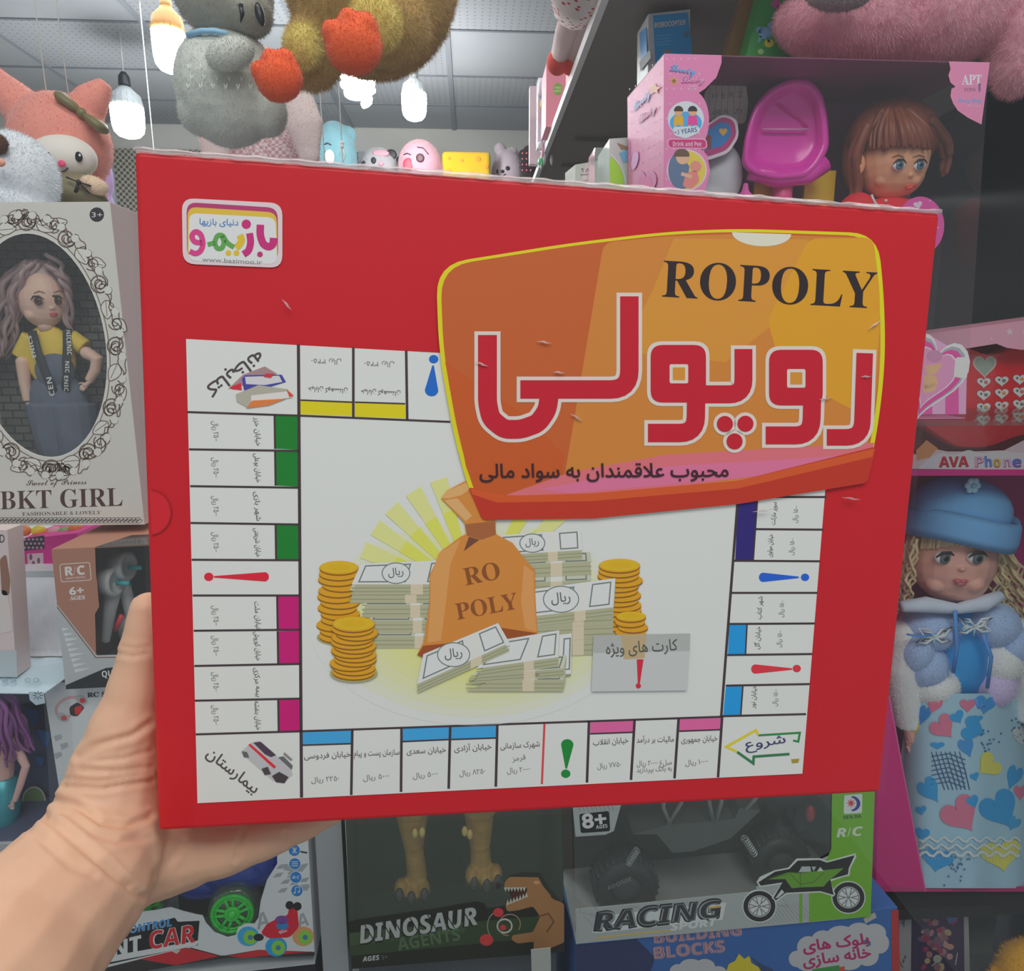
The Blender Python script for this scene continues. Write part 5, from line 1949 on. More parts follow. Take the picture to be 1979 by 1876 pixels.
b.hexa(k + [q + V((0, .03, 0)) for q in k], mat((140, 104, 60), .25, coat=.6, bump=(45, .9), mottle=.4, mscale=18))
tag(b.build('foil_bag'), 'shiny brown wrapped pack left of the green picture box', 'pack')
QY = .98
pp = thing('plush_toy', V((P(1750, 118, QY).x, QY + .1, GTZ)), 'huge pale pink furry plush lying on top of the pink doll box', 'plush toy')
PF = mat((240, 176, 190), .95, sheen=.2, mottle=.06, mscale=18)
b = MB()
b.ball(P(1640, 42, QY + .1), (R(158, QY), R(100, QY), R(78, QY)), PF)
b.ball(P(1830, 20, QY + .1), (R(150, QY), R(105, QY), R(96, QY)), PF)
b.ball(P(1985, 20, QY + .08), (R(74, QY), R(80, QY), R(165, QY)), PF)
b.ball(P(1720, 20, QY + .12), (R(190, QY), R(90, QY), R(110, QY)), PF)
o = blob('body', b, PF, .006, pp, 8, .012, .05)
fuzz(o, 50000, .008, .0004, .7)
b = MB()
b.ball(P(1622, -12, QY + .0), (R(66, QY), R(36, QY), R(28, QY)), mat((120, 112, 112), .9))
fuzz(b.build('muzzle', pp), 1500, .004, .0005)

GAIN = .55
# ------------------------------------------------------------------ toy telephone box
ay = upright(1770, 905, 1.122, 0)
av = thing('toy_box', V((ay.px(1900, 905).x, 1.15, AVZ)), 'pink box with white stars holding the red toy phone', 'box')
k4 = [(1740, 652), (2120, 600), (2120, 908), (1740, 906)]
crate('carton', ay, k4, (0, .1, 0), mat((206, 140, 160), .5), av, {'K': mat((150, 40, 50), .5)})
A = Art(ay, .0006)
A.poly([(1740, 652), (2120, 600), (2120, 676), (2010, 672), (1975, 676), (1945, 672), (1925, 664), (1900, 668), (1876, 672), (1740, 690)], (206, 146, 164), 1)
A.star(1951, 641, 8, (226, 200, 208), 2); A.star(1981, 640, 7, (226, 200, 208), 2); A.star(1915, 654, 3, (226, 200, 208), 2)
A.poly([(1740, 868), (1775, 880), (1800, 866), (1830, 872), (1880, 872), (1940, 870), (1979, 850), (2120, 830), (2120, 908), (1740, 906)], (206, 170, 180), 1)
A.poly([(1770, 870), (1790, 850), (1812, 866), (1796, 884), (1770, 890)], (206, 130, 90), 1.5)
A.poly(fillet([(1772, 906), (1800, 882), (1820, 874), (1845, 880), (1870, 868), (1895, 876), (1930, 870), (1979, 876), (2100, 874), (2100, 907)], 9), (214, 196, 204), 2)
for s_, x0, x1, c in (('AVA', 1814, 1872, (176, 24, 44)), ('P', 1883, 1902, (206, 150, 180)), ('h', 1903, 1917, (80, 110, 180)), ('o', 1919, 1934, (214, 160, 50)), ('n', 1938, 1954, (206, 150, 190)), ('e', 1956, 1974, (70, 90, 170))):
    A.text(sansb(s_), (x0, 903), (x1, 902), 20, (120, 30, 60), 3, .03)
    A.text(sansb(s_), (x0, 902), (x1, 901), 20, c, 4, 0)
A.build('front_print', av)
pane('clear_window', ay, [(1740, 690), (2120, 676), (2120, 870), (1740, 870)], FILM, av)
ph = thing('toy_phone', P(1930, 850, 1.17), 'red heart-shaped toy telephone with twelve white heart keys', 'toy')
RP = mat((206, 24, 34), .25, coat=.4)
A = MB()
ppl = upright(1930, 780, 1.165)
ol = fillet([(1780, 690), (1850, 668), (1905, 690), (1960, 668), (2080, 668), (2110, 760), (2060, 830), (1960, 838), (1900, 862), (1840, 862), (1770, 815)], 22, 4, True)
f1 = [ppl.px(x, y, .012) for x, y in ol]
f0 = [ppl.px(1900 + (x - 1900) * 1.03, 770 + (y - 770) * 1.03, .006) for x, y in ol]
f2 = [ppl.px(1900 + (x - 1900) * 1.03, 770 + (y - 770) * 1.03, -.01) for x, y in ol]
n = len(ol)
A.add(f1, [tuple(range(n))[::-1]], RP)
for a_, b_ in ((f1, f0), (f0, f2)):
    A.add(a_ + b_, [(i, (i + 1) % n, n + (i + 1) % n, n + i) for i in range(n)], RP)
A.build('phone_body', ph)
for r_ in range(4):
    for c_ in range(3):
        x, y = 1891 + c_ * 34.5, 738 + r_ * 24 - c_ * 3
        A = Art(ppl, .0122, .3)
        A.heart(x, y, 29, 23, (150, 40, 44), 1); A.heart(x, y, 26, 20, (206, 202, 202), 14)
        A.ell(x - 5, y - 2, 2.5, 2.5, (90, 80, 80), 15, n=8); A.ell(x + 4, y, 4, 3.5, [(176, 90, 70), (110, 100, 100), (206, 140, 70)][(r_ + c_) % 3], 15, n=10)
        A.build('heart_key', ph)
A = Art(ppl, .0122, .3)
A.heart(1893, 706, 46, 44, (170, 160, 150), 2); A.heart(1893, 706, 38, 36, (130, 140, 128), 3)
A.build('heart_screen', ph)

GAIN = .5
# ------------------------------------------------------------------ big doll in the magenta box
db = upright(1790, 1722, BXY, 0)
dbx = thing('doll_box', db.px(1850, 1722), 'tall magenta doll box with an open front, under the toy phone box', 'box')
MAG = mat((186, 22, 112), .5)
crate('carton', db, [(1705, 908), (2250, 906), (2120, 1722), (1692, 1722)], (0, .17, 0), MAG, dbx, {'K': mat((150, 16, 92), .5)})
A = Art(db, .001)
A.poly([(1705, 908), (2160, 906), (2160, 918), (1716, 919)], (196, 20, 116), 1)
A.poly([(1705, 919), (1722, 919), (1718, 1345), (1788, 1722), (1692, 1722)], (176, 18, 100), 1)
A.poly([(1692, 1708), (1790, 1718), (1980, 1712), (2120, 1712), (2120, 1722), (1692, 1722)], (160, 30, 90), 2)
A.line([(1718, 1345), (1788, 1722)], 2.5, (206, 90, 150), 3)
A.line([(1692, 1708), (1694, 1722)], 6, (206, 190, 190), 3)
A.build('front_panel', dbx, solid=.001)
WY = 1.215
bd = thing('big_doll', P(1870, 1715, WY), 'large doll in a blue hat, fluffy jacket and heart-print skirt inside the magenta box', 'doll')
SKB = mat((214, 158, 144), .4, sss=.1)
bhs = head_on(bd, 1842, 1078, 78, 86, WY, SKB, look=.15, eye=(76, 80, 84), eyes=[(1822, 1077), (1885, 1077)], mouth=(1856, 1125), er=12.5, lip=(150, 78, 84), nose=(1856, 1098), brow=(150, 110, 84), rd=66)
BLD = mat((186, 160, 126), .45, mottle=.2, mscale=80)
b = MB()
b.ball(P(1848, 1045, WY + .02), (R(96, WY), R(62, WY), R(86, WY)), BLD)
b.build('hair_cap', bd)
locks('fringe', bd, [[bhs.on(1844 + (x - 1848) * .5, 1004, .008), bhs.on(1844 + (x - 1848) * .85, 1026, .008), bhs.on(1844 + (x - 1848) * .98, 1054 + abs(x - 1848) * .1, .003)] for x in range(1784, 1916, 6)], R(5, WY), BLD, n=2, spread=.0012)
locks('curls', bd, [[P(x, 1040, WY + dy), P(x + dx, 1100, WY + dy - .005), P(x + dx * 1.8, 1160, WY + dy), P(x + dx * 2.2, 1190 + e_, WY + dy + .005)] for x, dx, dy, e_ in
                    ((1768, -8, -.01, -20), (1762, -10, .01, -10), (1912, 12, -.01, -6), (1922, 16, .0, 10), (1930, 22, .01, 16), (1916, 14, .015, 0), (1938, 26, .005, 10), (1925, 10, -.005, -10))], R(3, WY), BLD, curl=.006, turns=5, n=5, spread=.005)
HB = mat((104, 152, 200), .8, bump=(160, .15), mottle=.05)
b = MB()
hq = Quaternion((0, 1, 0), math.radians(6))
b.ball(P(1856, 985, WY), (R(92, WY), R(74, WY), R(66, WY)), HB, q=hq)
b.build('hat_crown', bd)
b = MB()
hc = P(1858, 1018, WY - .002)
N = 40
vs = []
for j, (kr, h) in enumerate(((1.0, .03), (1.06, .018), (1.08, -.008), (1.05, -.024), (.98, -.018), (.94, .02))):
    for k in range(N):
        a = 2 * PI * k / N
        rip = 1 + .03 * math.sin(3 * a + 1)
        v = hq @ V((math.cos(a) * R(98, WY) * kr * rip, math.sin(a) * R(78, WY) * kr * rip, h + .006 * math.sin(2 * a)))
        vs.append(hc + v)
fs = [(j * N + k, j * N + (k + 1) % N, ((j + 1) % 6) * N + (k + 1) % N, ((j + 1) % 6) * N + k) for j in range(6) for k in range(N)]
b.add(vs, fs, HB, True)
b.build('hat_brim', bd)
b = MB()
fcx = P(1880, 938, WY - .056)
for k in range(6):
    a = k * PI / 3
    b.ball(fcx + V((math.cos(a) * .009, 0, math.sin(a) * .009)), (.006, .004, .006), mat((170, 204, 220), .8), nu=10, nv=8)
b.ball(fcx + V((0, -.003, 0)), .004, mat((150, 190, 214), .6), nu=10, nv=8)
b.build('hat_flower', bd)
# torso and fluffy jacket
LBL, WHT, LIL = mat((160, 182, 216), .95, sheen=.4), mat((208, 208, 208), .95, sheen=.4, mottle=.04), mat((188, 172, 206), .95, sheen=.4)
b = MB()
b.ball(P(1850, 1265, WY + .01), (R(74, WY), R(52, WY), R(110, WY)), mat((40, 130, 190), .35))
b.build('bodice', bd)
for side, el in (('l', [((1795, 1215), (54, 40), LBL), ((1782, 1282), (44, 46), LBL), ((1800, 1320), (48, 42), WHT), ((1760, 1250), (36, 50), LBL)]), ('r', [((1915, 1205), (50, 44), LBL), ((1925, 1270), (46, 50), WHT), ((1912, 1318), (42, 46), LIL), ((1945, 1240), (40, 44), LBL)])):
    for i, ((x, y), (rx, ry), m_) in enumerate(el):
        b = MB()
        b.ball(P(x, y, WY - .012), (R(rx, WY), R(46, WY), R(ry, WY)), m_, nu=24, nv=16)
        o = b.build('jacket_panel', bd)
        fuzz(o, 3500, .0045, .0005, .2)
b = MB()
b.tube([P(x, y, WY - .045) for x, y in ((1742, 1172), (1790, 1168), (1850, 1176), (1900, 1166), (1935, 1150))], [R(10, WY), R(15, WY), R(10, WY), R(15, WY), R(10, WY)], mat((196, 204, 220), .9), 10)
b.build('collar', bd)
for pts, lab in (([(1752, 1235), (1742, 1290), (1748, 1345), (1756, 1400)], 0), ([(1962, 1230), (1984, 1290), (1990, 1350), (1988, 1390)], 1)):
    b = MB()
    b.tube([P(x, y, WY - .01) for x, y in pts], [R(34, WY), R(32, WY), R(28, WY), R(24, WY)], WHT, 14)
    b.ball(P(*pts[0], WY - .01), (R(36, WY), R(34, WY), R(38, WY)), WHT)
    o = blob('sleeve', b, WHT, .003, bd, 4)
    fuzz(o, 3000, .004, .0005, .2)
def little_hand(t, x, y, Y, ln_, m_, s_=1, dirn=(.2, -1), vox=.0011):
    k = R(1, Y)
    b = MB()
    d = V((dirn[0], 0, dirn[1])).normalized()
    sd = V((-d.z, 0, d.x))
    c = P(x, y, Y)
    b.tube([c - d * ln_ * 1.1 * k, c], [ln_ * .36 * k, ln_ * .38 * k], m_, 10)
    b.ball(c, (ln_ * .42 * k, ln_ * .26 * k, ln_ * .5 * k), m_)
    for i, (o_, l_) in enumerate(((-.36, .72), (-.12, .9), (.12, .86), (.34, .7))):
        p0 = c + sd * o_ * ln_ * k + d * ln_ * .3 * k
        b.tube([p0, p0 + d * ln_ * l_ * .55 * k + V((0, -ln_ * .08 * k, 0)), p0 + d * ln_ * l_ * k + V((0, ln_ * .12 * k, 0))], [ln_ * .135 * k, ln_ * .125 * k, ln_ * .1 * k], m_, 8)
    p0 = c + sd * -.4 * s_ * ln_ * k - d * ln_ * .1 * k
    b.tube([p0, p0 + (sd * -.35 * s_ + d * .35) * ln_ * k, p0 + (sd * -.45 * s_ + d * .75) * ln_ * k], [ln_ * .15 * k, ln_ * .14 * k, ln_ * .11 * k], m_, 8)
    return blob('hand', b, m_, vox, t, 4)


little_hand(bd, 1762, 1430, WY - .02, 30, SKB, -1, (.35, -1))
# lace butterflies
for cx, cy in ((1806, 1232), (1884, 1212)):
    b = MB()
    o = P(cx, cy, WY - .058)
    for a, l_ in ((150, 38), (195, 34), (32, 36), (-12, 32)):
        d = V((math.cos(math.radians(a)), 0, math.sin(math.radians(a))))
        s_ = V((-d.z, 0, d.x))
        k = R(l_, WY)
        for f__ in (1, .62):
            b.tube([o + d * k * .05, o + d * k * .5 * f__ + s_ * k * .2 * f__, o + d * k * f__, o + d * k * .5 * f__ - s_ * k * .2 * f__, o + d * k * .05], R(2.2, WY), mat((214, 218, 220), .7), 6)
    b.tube([o + V((0, 0, .006)), o - V((0, 0, .018))], [.0025, .0012], mat((160, 200, 214), .6), 6)
    b.build('lace_butterfly', bd)
b = MB()
for pts in (((1846, 1180), (1850, 1250), (1842, 1300)), ((1754, 1226), (1780, 1230), (1800, 1226)), ((1900, 1225), (1916, 1270), (1908, 1330)), ((1886, 1350), (1890, 1368), (1902, 1362))):
    b.tube([P(x, y, WY - .06) for x, y in pts], R(4, WY), mat((76, 130, 200), .5), 6, flat=.4)
    b.build('ribbon', bd)
    b = MB()
# skirt: a pleated cone with a printed cloth
def skirt_depth(x, y, out=0.0):
    v = (y - 1340) / 380.0
    cx = 1862 + v * 20
    hw = 105 + 70 * v
    u = max(-.98, min(.98, (x - cx) / hw))
    dep = R(78 + 40 * v, WY) * math.sqrt(1 - u * u) + .004 * v * math.sin((x - cx) / 15.0 + 2 * v)
    p = P(x, y, WY + .02 - dep - out)
    p.z = max(p.z, LOWZ - .010)
    return p


SKC = mat((168, 204, 222), .6)
b = MB()
NX, NY = 60, 24
vs = []
for j in range(NY + 1):
    v = j / NY
    y = 1340 + 376 * v
    cx, hw = 1862 + v * 20, 105 + 70 * v
    for i in range(NX + 1):
        u = -1 + 2 * i / NX
        vs.append(skirt_depth(cx + hw * u, y))
fs = [(j * (NX + 1) + i, j * (NX + 1) + i + 1, (j + 1) * (NX + 1) + i + 1, (j + 1) * (NX + 1) + i) for j in range(NY) for i in range(NX)]
b.add(vs, fs, SKC, True)
A = Art(None, .001, .6, depth=lambda x, y, h: skirt_depth(x, y, h + .0006))
def cloth_poly(pts, c, layer):
    """subdivide a print so that it follows the pleats"""
    cx = sum(p[0] for p in pts) / len(pts)
    cy = sum(p[1] for p in pts) / len(pts)
    n = len(pts)
    rings = [[(cx + (x - cx) * k, cy + (y - cy) * k) for x, y in pts] for k in (1, .75, .5, .25)]
    vs = [q for r_ in rings for q in r_] + [(cx, cy)]
    fs = [(r_ * n + i, r_ * n + (i + 1) % n, (r_ + 1) * n + (i + 1) % n, (r_ + 1) * n + i) for r_ in range(3) for i in range(n)]
    fs += [(3 * n + i, 3 * n + (i + 1) % n, 4 * n) for i in range(n)]
    A.raw(vs, fs, c, layer)


def hp(cx, cy, w_, h_, rot):
    a, s_ = math.cos(math.radians(rot)), math.sin(math.radians(rot))
    r_ = []
    for i in range(30):
        t_ = 2 * PI * i / 30
        x, y = 16 * math.sin(t_) ** 3 / 32 * w_, -(13 * math.cos(t_) - 5 * math.cos(2 * t_) - 2 * math.cos(3 * t_) - math.cos(4 * t_)) / 29 * h_
        r_.append((cx + x * a - y * s_, cy + x * s_ + y * a))
    return r_


BLU, PNKc, YLc, DKB = (40, 140, 196), (222, 120, 150), (206, 200, 90), (40, 70, 110)
for cx, cy, w_, h_, rot, c in ((1856, 1572, 74, 72, -35, PNKc), (1932, 1562, 74, 76, -30, BLU), (1822, 1404, 50, 48, -40, PNKc), (1806, 1360, 30, 36, 20, (214, 110, 140)), (1880, 1408, 48, 46, -70, BLU), (1912, 1478, 50, 44, 50, YLc),
                              (1868, 1442, 30, 40, -20, (50, 120, 176)), (1796, 1525, 40, 54, -35, BLU), (1812, 1660, 64, 44, 10, BLU), (1935, 1650, 80, 60, -10, YLc), (1812, 1440, 28, 14, 0, BLU), (1880, 1548, 24, 26, -20, BLU), (1884, 1500, 18, 16, -20, BLU),
                              (1905, 1360, 40, 36, 10, (50, 130, 190)), (1762, 1408, 30, 30, 0, YLc), (1786, 1380, 24, 40, 20, (40, 110, 170)), (1870, 1362, 30, 26, 0, PNKc), (1960, 1500, 30, 50, 20, BLU), (1972, 1420, 30, 40, -10, (206, 214, 220)), (1972, 1530, 26, 30, 0, PNKc),
                              (1850, 1385, 30, 24, -30, BLU), (1890, 1388, 20, 14, 0, BLU), (1782, 1610, 30, 24, 10, BLU), (1960, 1590, 24, 30, 30, (60, 150, 200)), (1780, 1565, 22, 18, -10, BLU)):
    cloth_poly(hp(cx, cy, w_, h_, rot), c, 1)
for k in range(7):
    A.line([(1800 + k * 9, 1452), (1812 + k * 9, 1490), (1826 + k * 8, 1526)], 1.6, DKB, 2)
    A.line([(1800, 1462 + k * 9), (1834, 1456 + k * 9), (1866, 1468 + k * 9)], 1.6, DKB, 2)
rnd = random.Random(8)
for cx, cy, n_ in ((1915, 1430, 18), (1856, 1660, 18), (1972, 1410, 14), (1838, 1690, 10)):
    for _ in range(n_):
        A.ell(cx + rnd.uniform(-20, 20), cy + rnd.uniform(-22, 22), 2, 2, (50, 90, 130), 2, n=8)
b2 = len(b.v)
mi_ = {i: b.mi(m_) for i, m_ in enumerate(A.mats)}
b.v += A.v
b.f += [[k + b2 for k in f] for f in A.f]
b.m += [mi_[k] for k in A.m]
b.s += [True] * len(A.f)
b.build('skirt', bd)
A = Art(None, .001, .7, depth=lambda x, y, h: skirt_depth(x, y, h + .003))
for r_ in range(3):
    y0 = 1622 + r_ * 14
    A.line([(1776 + i * 7, y0 + 5 * math.sin(i * 1.6 + r_)) for i in range(29)], 4 if r_ < 2 else 5, (206, 214, 214), 2)
A.line([(1776 + i * 3.5, 1645 + 16 * (1 if i % 2 else -1)) for i in range(58)], 1.2, (206, 216, 216), 3)
A.build('lace_trim', bd)
for x in (1838, 1892):
    b = MB()
    fx_ = P(x, 1650, WY)
    b.tube([(fx_.x, WY, LOWZ + .06), (fx_.x, WY, LOWZ + .003)], R(16, WY), mat((206, 206, 206), .5), 10)
    b.build('foot', bd)
GAIN = .6
# ------------------------------------------------------------------ left side: rack
PLZ = P(680, 1872, .95).z
LSZ = .93
STL = mat((128, 130, 134), .4, metal=.3)
PAPZ = P(100, 1110, 1.1).z
CTZ = P(1113, 1823, .95).z - .36
pl = MB()
pl.box((-1.25, .8, 0), (1.13, 1.5, CTZ), mat((96, 98, 100), .6))
tag(pl.build('display_counter'), 'low grey counter under the boxes along the bottom of the shop window', 'counter')
a, c = P(614, 1700, .957).x, P(665, 1700, .957).x
b = MB()
b.box((a, .957, CTZ), (c, .985, 1.3), mat((150, 152, 156), .4, metal=.15))
tag(b.build('upright_post'), 'grey steel post between the stunt car box and the dinosaur box', 'post')
b = MB()
b.box((-1.25, .825, LSZ - .018), (-.33, 1.16, LSZ), mat((150, 152, 154), .5))
for x in (-1.22, -.36):
    b.box((x - .012, 1.135, CTZ), (x + .012, 1.155, LSZ - .018), STL)
tag(b.build('shelf_board'), 'grey shelf behind the wrist under the boxes at the left', 'shelf')
b = MB()
b.box((-1.25, 1.12, PAPZ - .018), (-.3, 1.45, PAPZ), mat((206, 208, 212), .5))
for x in (-1.22, -.33):
    b.box((x - .012, 1.42, CTZ), (x + .012, 1.445, PAPZ - .018), STL)
tag(b.build('shelf_board'), 'white shelf behind the white paper at the left', 'shelf')

# ------------------------------------------------------------------ white doll box with an oval window
BY_ = .92
bp_ = upright(240, 1012, BY_, 0)
bkt = thing('doll_box', bp_.px(117, 1014), 'white doll box with an oval window in a brown scroll frame', 'box')
WB = mat((186, 180, 174), .5)
cT = [(-124, 392), (213, 390), (280, 1013), (-48, 1016)]
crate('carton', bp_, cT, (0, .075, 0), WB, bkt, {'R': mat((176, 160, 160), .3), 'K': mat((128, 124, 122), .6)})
def cxo(y): return 76 + (y - 667) * .105
def oval(k, n=64):
    r_ = []
    for i in range(n):
        t_ = 2 * PI * i / n
        y = 667 - 217 * k * math.cos(t_)
        r_.append((cxo(y) + 131 * k * math.sin(t_), y))
    return r_


def rectpt(n=64):
    (x0, y0), (x1, y1), (x2, y2), (x3, y3) = cT
    r_ = []
    for i in range(n):
        t_ = 2 * PI * i / n
        dx, dy = math.sin(t_), -math.cos(t_)
        k = min(1 / max(abs(dx), 1e-6), 1 / max(abs(dy), 1e-6))
        u, v = (dx * k + 1) / 2, (dy * k + 1) / 2
        r_.append(((x0 * (1 - u) + x1 * u) * (1 - v) + (x3 * (1 - u) + x2 * u) * v, (y0 * (1 - u) + y1 * u) * (1 - v) + (y3 * (1 - u) + y2 * u) * v))
    return r_


A = Art(bp_, .001)
A.ring(rectpt(), oval(1.0), (188, 183, 177), 1)
A.line(oval(1.0) , 3, (206, 202, 196), 2, closed=True)
BRN = (92, 74, 62)
A.line(oval(1.035), 1.6, BRN, 2, closed=True)
def spiral(cx, cy, r0, turns, rot, sgn, w_=2):
    pts = []
    for i in range(int(16 * turns)):
        a_ = math.radians(rot) + sgn * 2 * PI * i / 16
        r_ = r0 * (1 - .8 * i / (16 * turns))
        pts.append((cx + r_ * math.cos(a_), cy + r_ * math.sin(a_)))
    A.line(pts, w_, BRN, 3)


def leaf(cx, cy, l_, w_, rot):
    a_, s_ = math.cos(math.radians(rot)), math.sin(math.radians(rot))
    f = lambda x, y: (cx + x * a_ - y * s_, cy + x * s_ + y * a_)
    q = [f(0, 0), f(l_ * .3, -w_ * .8), f(l_ * .6, -w_ * .7), f(l_, 0), f(l_ * .6, w_ * .5), f(l_ * .3, w_ * .6)]
    A.poly(fillet(q, l_ * .2), (206, 202, 196), 2.5)
    A.line(fillet(q, l_ * .2, closed=True), 1.8, BRN, 3, closed=True)
    A.line([f(l_ * .1, 0), f(l_ * .8, 0)], 1.2, BRN, 3)


N = 36
for i in range(N):
    t_ = 2 * PI * i / N
    y = 667 - 217 * 1.1 * math.cos(t_)
    x = cxo(y) + 131 * 1.14 * math.sin(t_)
    if x < -20:
        continue
    deg = math.degrees(t_)
    if i % 3 == 0:
        spiral(x, y, 19, 2, deg, 1, 2.6)
        spiral(x + 9 * math.cos(t_), y + 9 * math.sin(t_), 13, 1.5, deg + 180, -1, 2.2)
    elif i % 3 == 1:
        leaf(x - 8 * math.cos(t_), y - 8 * math.sin(t_), 42, 19, deg + 15)
    else:
        leaf(x - 6 * math.cos(t_), y - 8 * math.sin(t_), 38, 17, deg - 40)
        spiral(x + 6 * math.sin(t_), y - 6 * math.cos(t_), 14, 1.6, deg + 90, -1, 2.2)
for kk, ph in ((1.17, 0), (1.2, 2.1)):
    pts = []
    for i in range(240):
        t_ = 2 * PI * i / 240
        q = kk + .045 * math.sin(18 * t_ + ph) + .02 * math.sin(54 * t_)
        y = 667 - 217 * q * .97 * math.cos(t_)
        pts.append((cxo(y) + 131 * q * 1.02 * math.sin(t_), y))
    A.line(pts, 2.0, BRN, 3.4, closed=True)
for i in range(36):
    t_ = 2 * PI * (i + .5) / 36
    y = 667 - 217 * 1.16 * math.cos(t_)
    x = cxo(y) + 131 * 1.22 * math.sin(t_)
    A.poly(fillet([(x + 9 * math.cos(t_ + a_), y + 9 * math.sin(t_ + a_)) for a_ in (0, 1.3, 2.6, 3.6, 5.0)], 5), (214, 210, 204), 3.6)
    spiral(x, y, 9, 1.6, math.degrees(t_) + 60, 1 if i % 2 else -1, 1.8)
for s_ in (-1, 1):
    spiral(48 + 16 * s_, 424, 11, 2, 90, s_, 2.2)
    leaf(48, 424, 18, 8, -90 + 38 * s_)
    spiral(112 + 20 * s_, 905, 10, 2, 90, s_, 2)
    leaf(112, 896, 24, 9, 90 + 50 * s_)
leaf(48, 426, 24, 9, -90)
leaf(112, 892, 26, 8, 90)
A.heart(213, 600, 20, 24, (206, 202, 196), 2.6, 8); A.line(hp(213, 600, 22, 26, 8) if False else ellp(213, 600, 1, 1), 1, BRN, 3, closed=True)
A.ell(188, 415, 14, 14, (44, 40, 46), 2)
A.text(sansb('3+'), (178, 420), (199, 420), 10, (206, 204, 200), 3)
A.text(script('Sweet of Priness'), (52, 938), (168, 935), 12, (84, 64, 52), 3, .006)
A.text(serif('BKT GIRL'), (2, 984), (238, 977), 37, (70, 46, 40), 3, -.004)
A.text(serif('FASHIONABLE & LOVELY'), (44, 996), (196, 993), 7, (96, 84, 78), 3)
for i in range(40):
    x = -46 + i * 8
    for k in (0, 1):
        A.line(ellp(x + 4 * k, 1003 + 4 * k, 6, 2.6, 12, -25), 1, (66, 62, 60), 3, closed=True)
A.build('front_panel', bkt, solid=.0009)
pane('oval_film', bp_, oval(1.03), film('oval_film', refl=.035, rough=.08, bump=(22, .8), haze=.06, hazec=(.7, .7, .7)), bkt, .0004)
# brick backdrop card
bm_ = mat((118, 114, 112), .7).copy()
bm_.name = 'printed_brick_card'
nt = bm_.node_tree
tc = nt.nodes.new('ShaderNodeTexCoord')
mp = nt.nodes.new('ShaderNodeMapping')
mp.inputs['Rotation'].default_value = (math.radians(90), 0, 0)
br = nt.nodes.new('ShaderNodeTexBrick')
br.inputs['Color1'].default_value = (.25, .24, .235, 1)
br.inputs['Color2'].default_value = (.19, .18, .18, 1)
br.inputs['Mortar'].default_value = (.05, .05, .05, 1)
br.inputs['Scale'].default_value = 24
br.inputs['Mortar Size'].default_value = .03
nt.links.new(tc.outputs['Object'], mp.inputs['Vector'])
nt.links.new(mp.outputs[0], br.inputs['Vector'])
nt.links.new(br.outputs['Color'], nt.nodes['Principled BSDF'].inputs['Base Color'])
bk2 = upright(100, 700, BY_ + .072, 0)
A = Art(bk2, .0004)
A.poly([(-130, 400), (212, 400), (268, 1000), (-50, 1000)], bm_, 0)
for cx, cy, r_, s_ in ((138, 586, 9, 1), (158, 606, 8, -1), (176, 618, 9, 1), (186, 640, 7, -1), (178, 735, 10, 1), (190, 700, 8, -1), (170, 745, 6, 1), (150, 590, 6, 1)):
    pts = []
    for i in range(26):
        a_ = s_ * 2 * PI * i / 16
        pts.append((cx + r_ * (1 - .03 * i) * math.cos(a_), cy + r_ * (1 - .03 * i) * math.sin(a_)))
    A.line(pts, 1.8, (58, 54, 54), 1)
A.build('backdrop_card', bkt)
GAIN = .5
# the doll behind the oval
KY_ = BY_ + .036
kd = thing('fashion_doll', P(110, 990, KY_), 'slim doll in a yellow top and denim dungarees behind the oval window', 'doll')
SKK = mat((204, 168, 152), .5, sss=.08)
head_on(kd, 81, 578, 43, 54, KY_, SKK, look=.15, eye=(70, 46, 40), eyes=[(76, 582), (114, 581)], mouth=(103, 608), er=8.6, lip=(150, 60, 64), nose=(102, 596), brow=(130, 96, 80), rd=34, vox=.001, white=False)
b = MB()
b.ball(P(30, 585, KY_ - .004), (R(9, KY_), R(5, KY_), R(14, KY_)), SKK)
b.build('ear', kd)
KH = mat((132, 110, 112), .4, mottle=.2, mscale=100)
b = MB()
b.ball(P(74, 556, KY_ + .006), (R(50, KY_), R(30, KY_), R(56, KY_)), KH)
b.build('hair', kd)
locks('loose_hair', kd, [[P(70, 510, KY_ - .006), P(46, 540, KY_ - .016), P(34, 590, KY_ - .008), P(24, 640, KY_), P(8, 690, KY_ + .004)], [P(60, 508, KY_), P(22, 550, KY_ - .004), P(2, 620, KY_), P(-8, 690, KY_ + .002)], [P(50, 520, KY_), P(0, 560, KY_), P(-20, 640, KY_), P(-30, 700, KY_)],
                          [P(90, 508, KY_ - .006), P(118, 530, KY_ - .004), P(128, 560, KY_), P(130, 620, KY_ + .008), P(136, 646, KY_ + .01)]], R(5, KY_), KH, curl=.003, turns=3, n=7, spread=.004)
YT = mat((186, 160, 62), .8, mottle=.06)
b = MB()
b.tube([P(86, 620, KY_), P(92, 640, KY_)], R(15, KY_), SKK, 10)
b.build('neck', kd)
b = MB()
b.ball(P(98, 690, KY_ + .002), (R(46, KY_), R(26, KY_), R(62, KY_)), YT)
b.tube([P(62, 650, KY_), P(44, 690, KY_)], [R(18, KY_), R(19, KY_)], YT, 12)
b.tube([P(136, 652, KY_), P(164, 672, KY_)], [R(17, KY_), R(17, KY_)], YT, 12)
blob('yellow_top', b, YT, .0014, kd, 4)
DN = mat((74, 80, 94), .8, mottle=.15, mscale=70, bump=(300, .2, .0006))
b = MB()
b.ball(P(106, 715, KY_ - .006), (R(36, KY_), R(22, KY_), R(38, KY_)), DN)
b.ball(P(112, 770, KY_), (R(54, KY_), R(28, KY_), R(52, KY_)), DN)
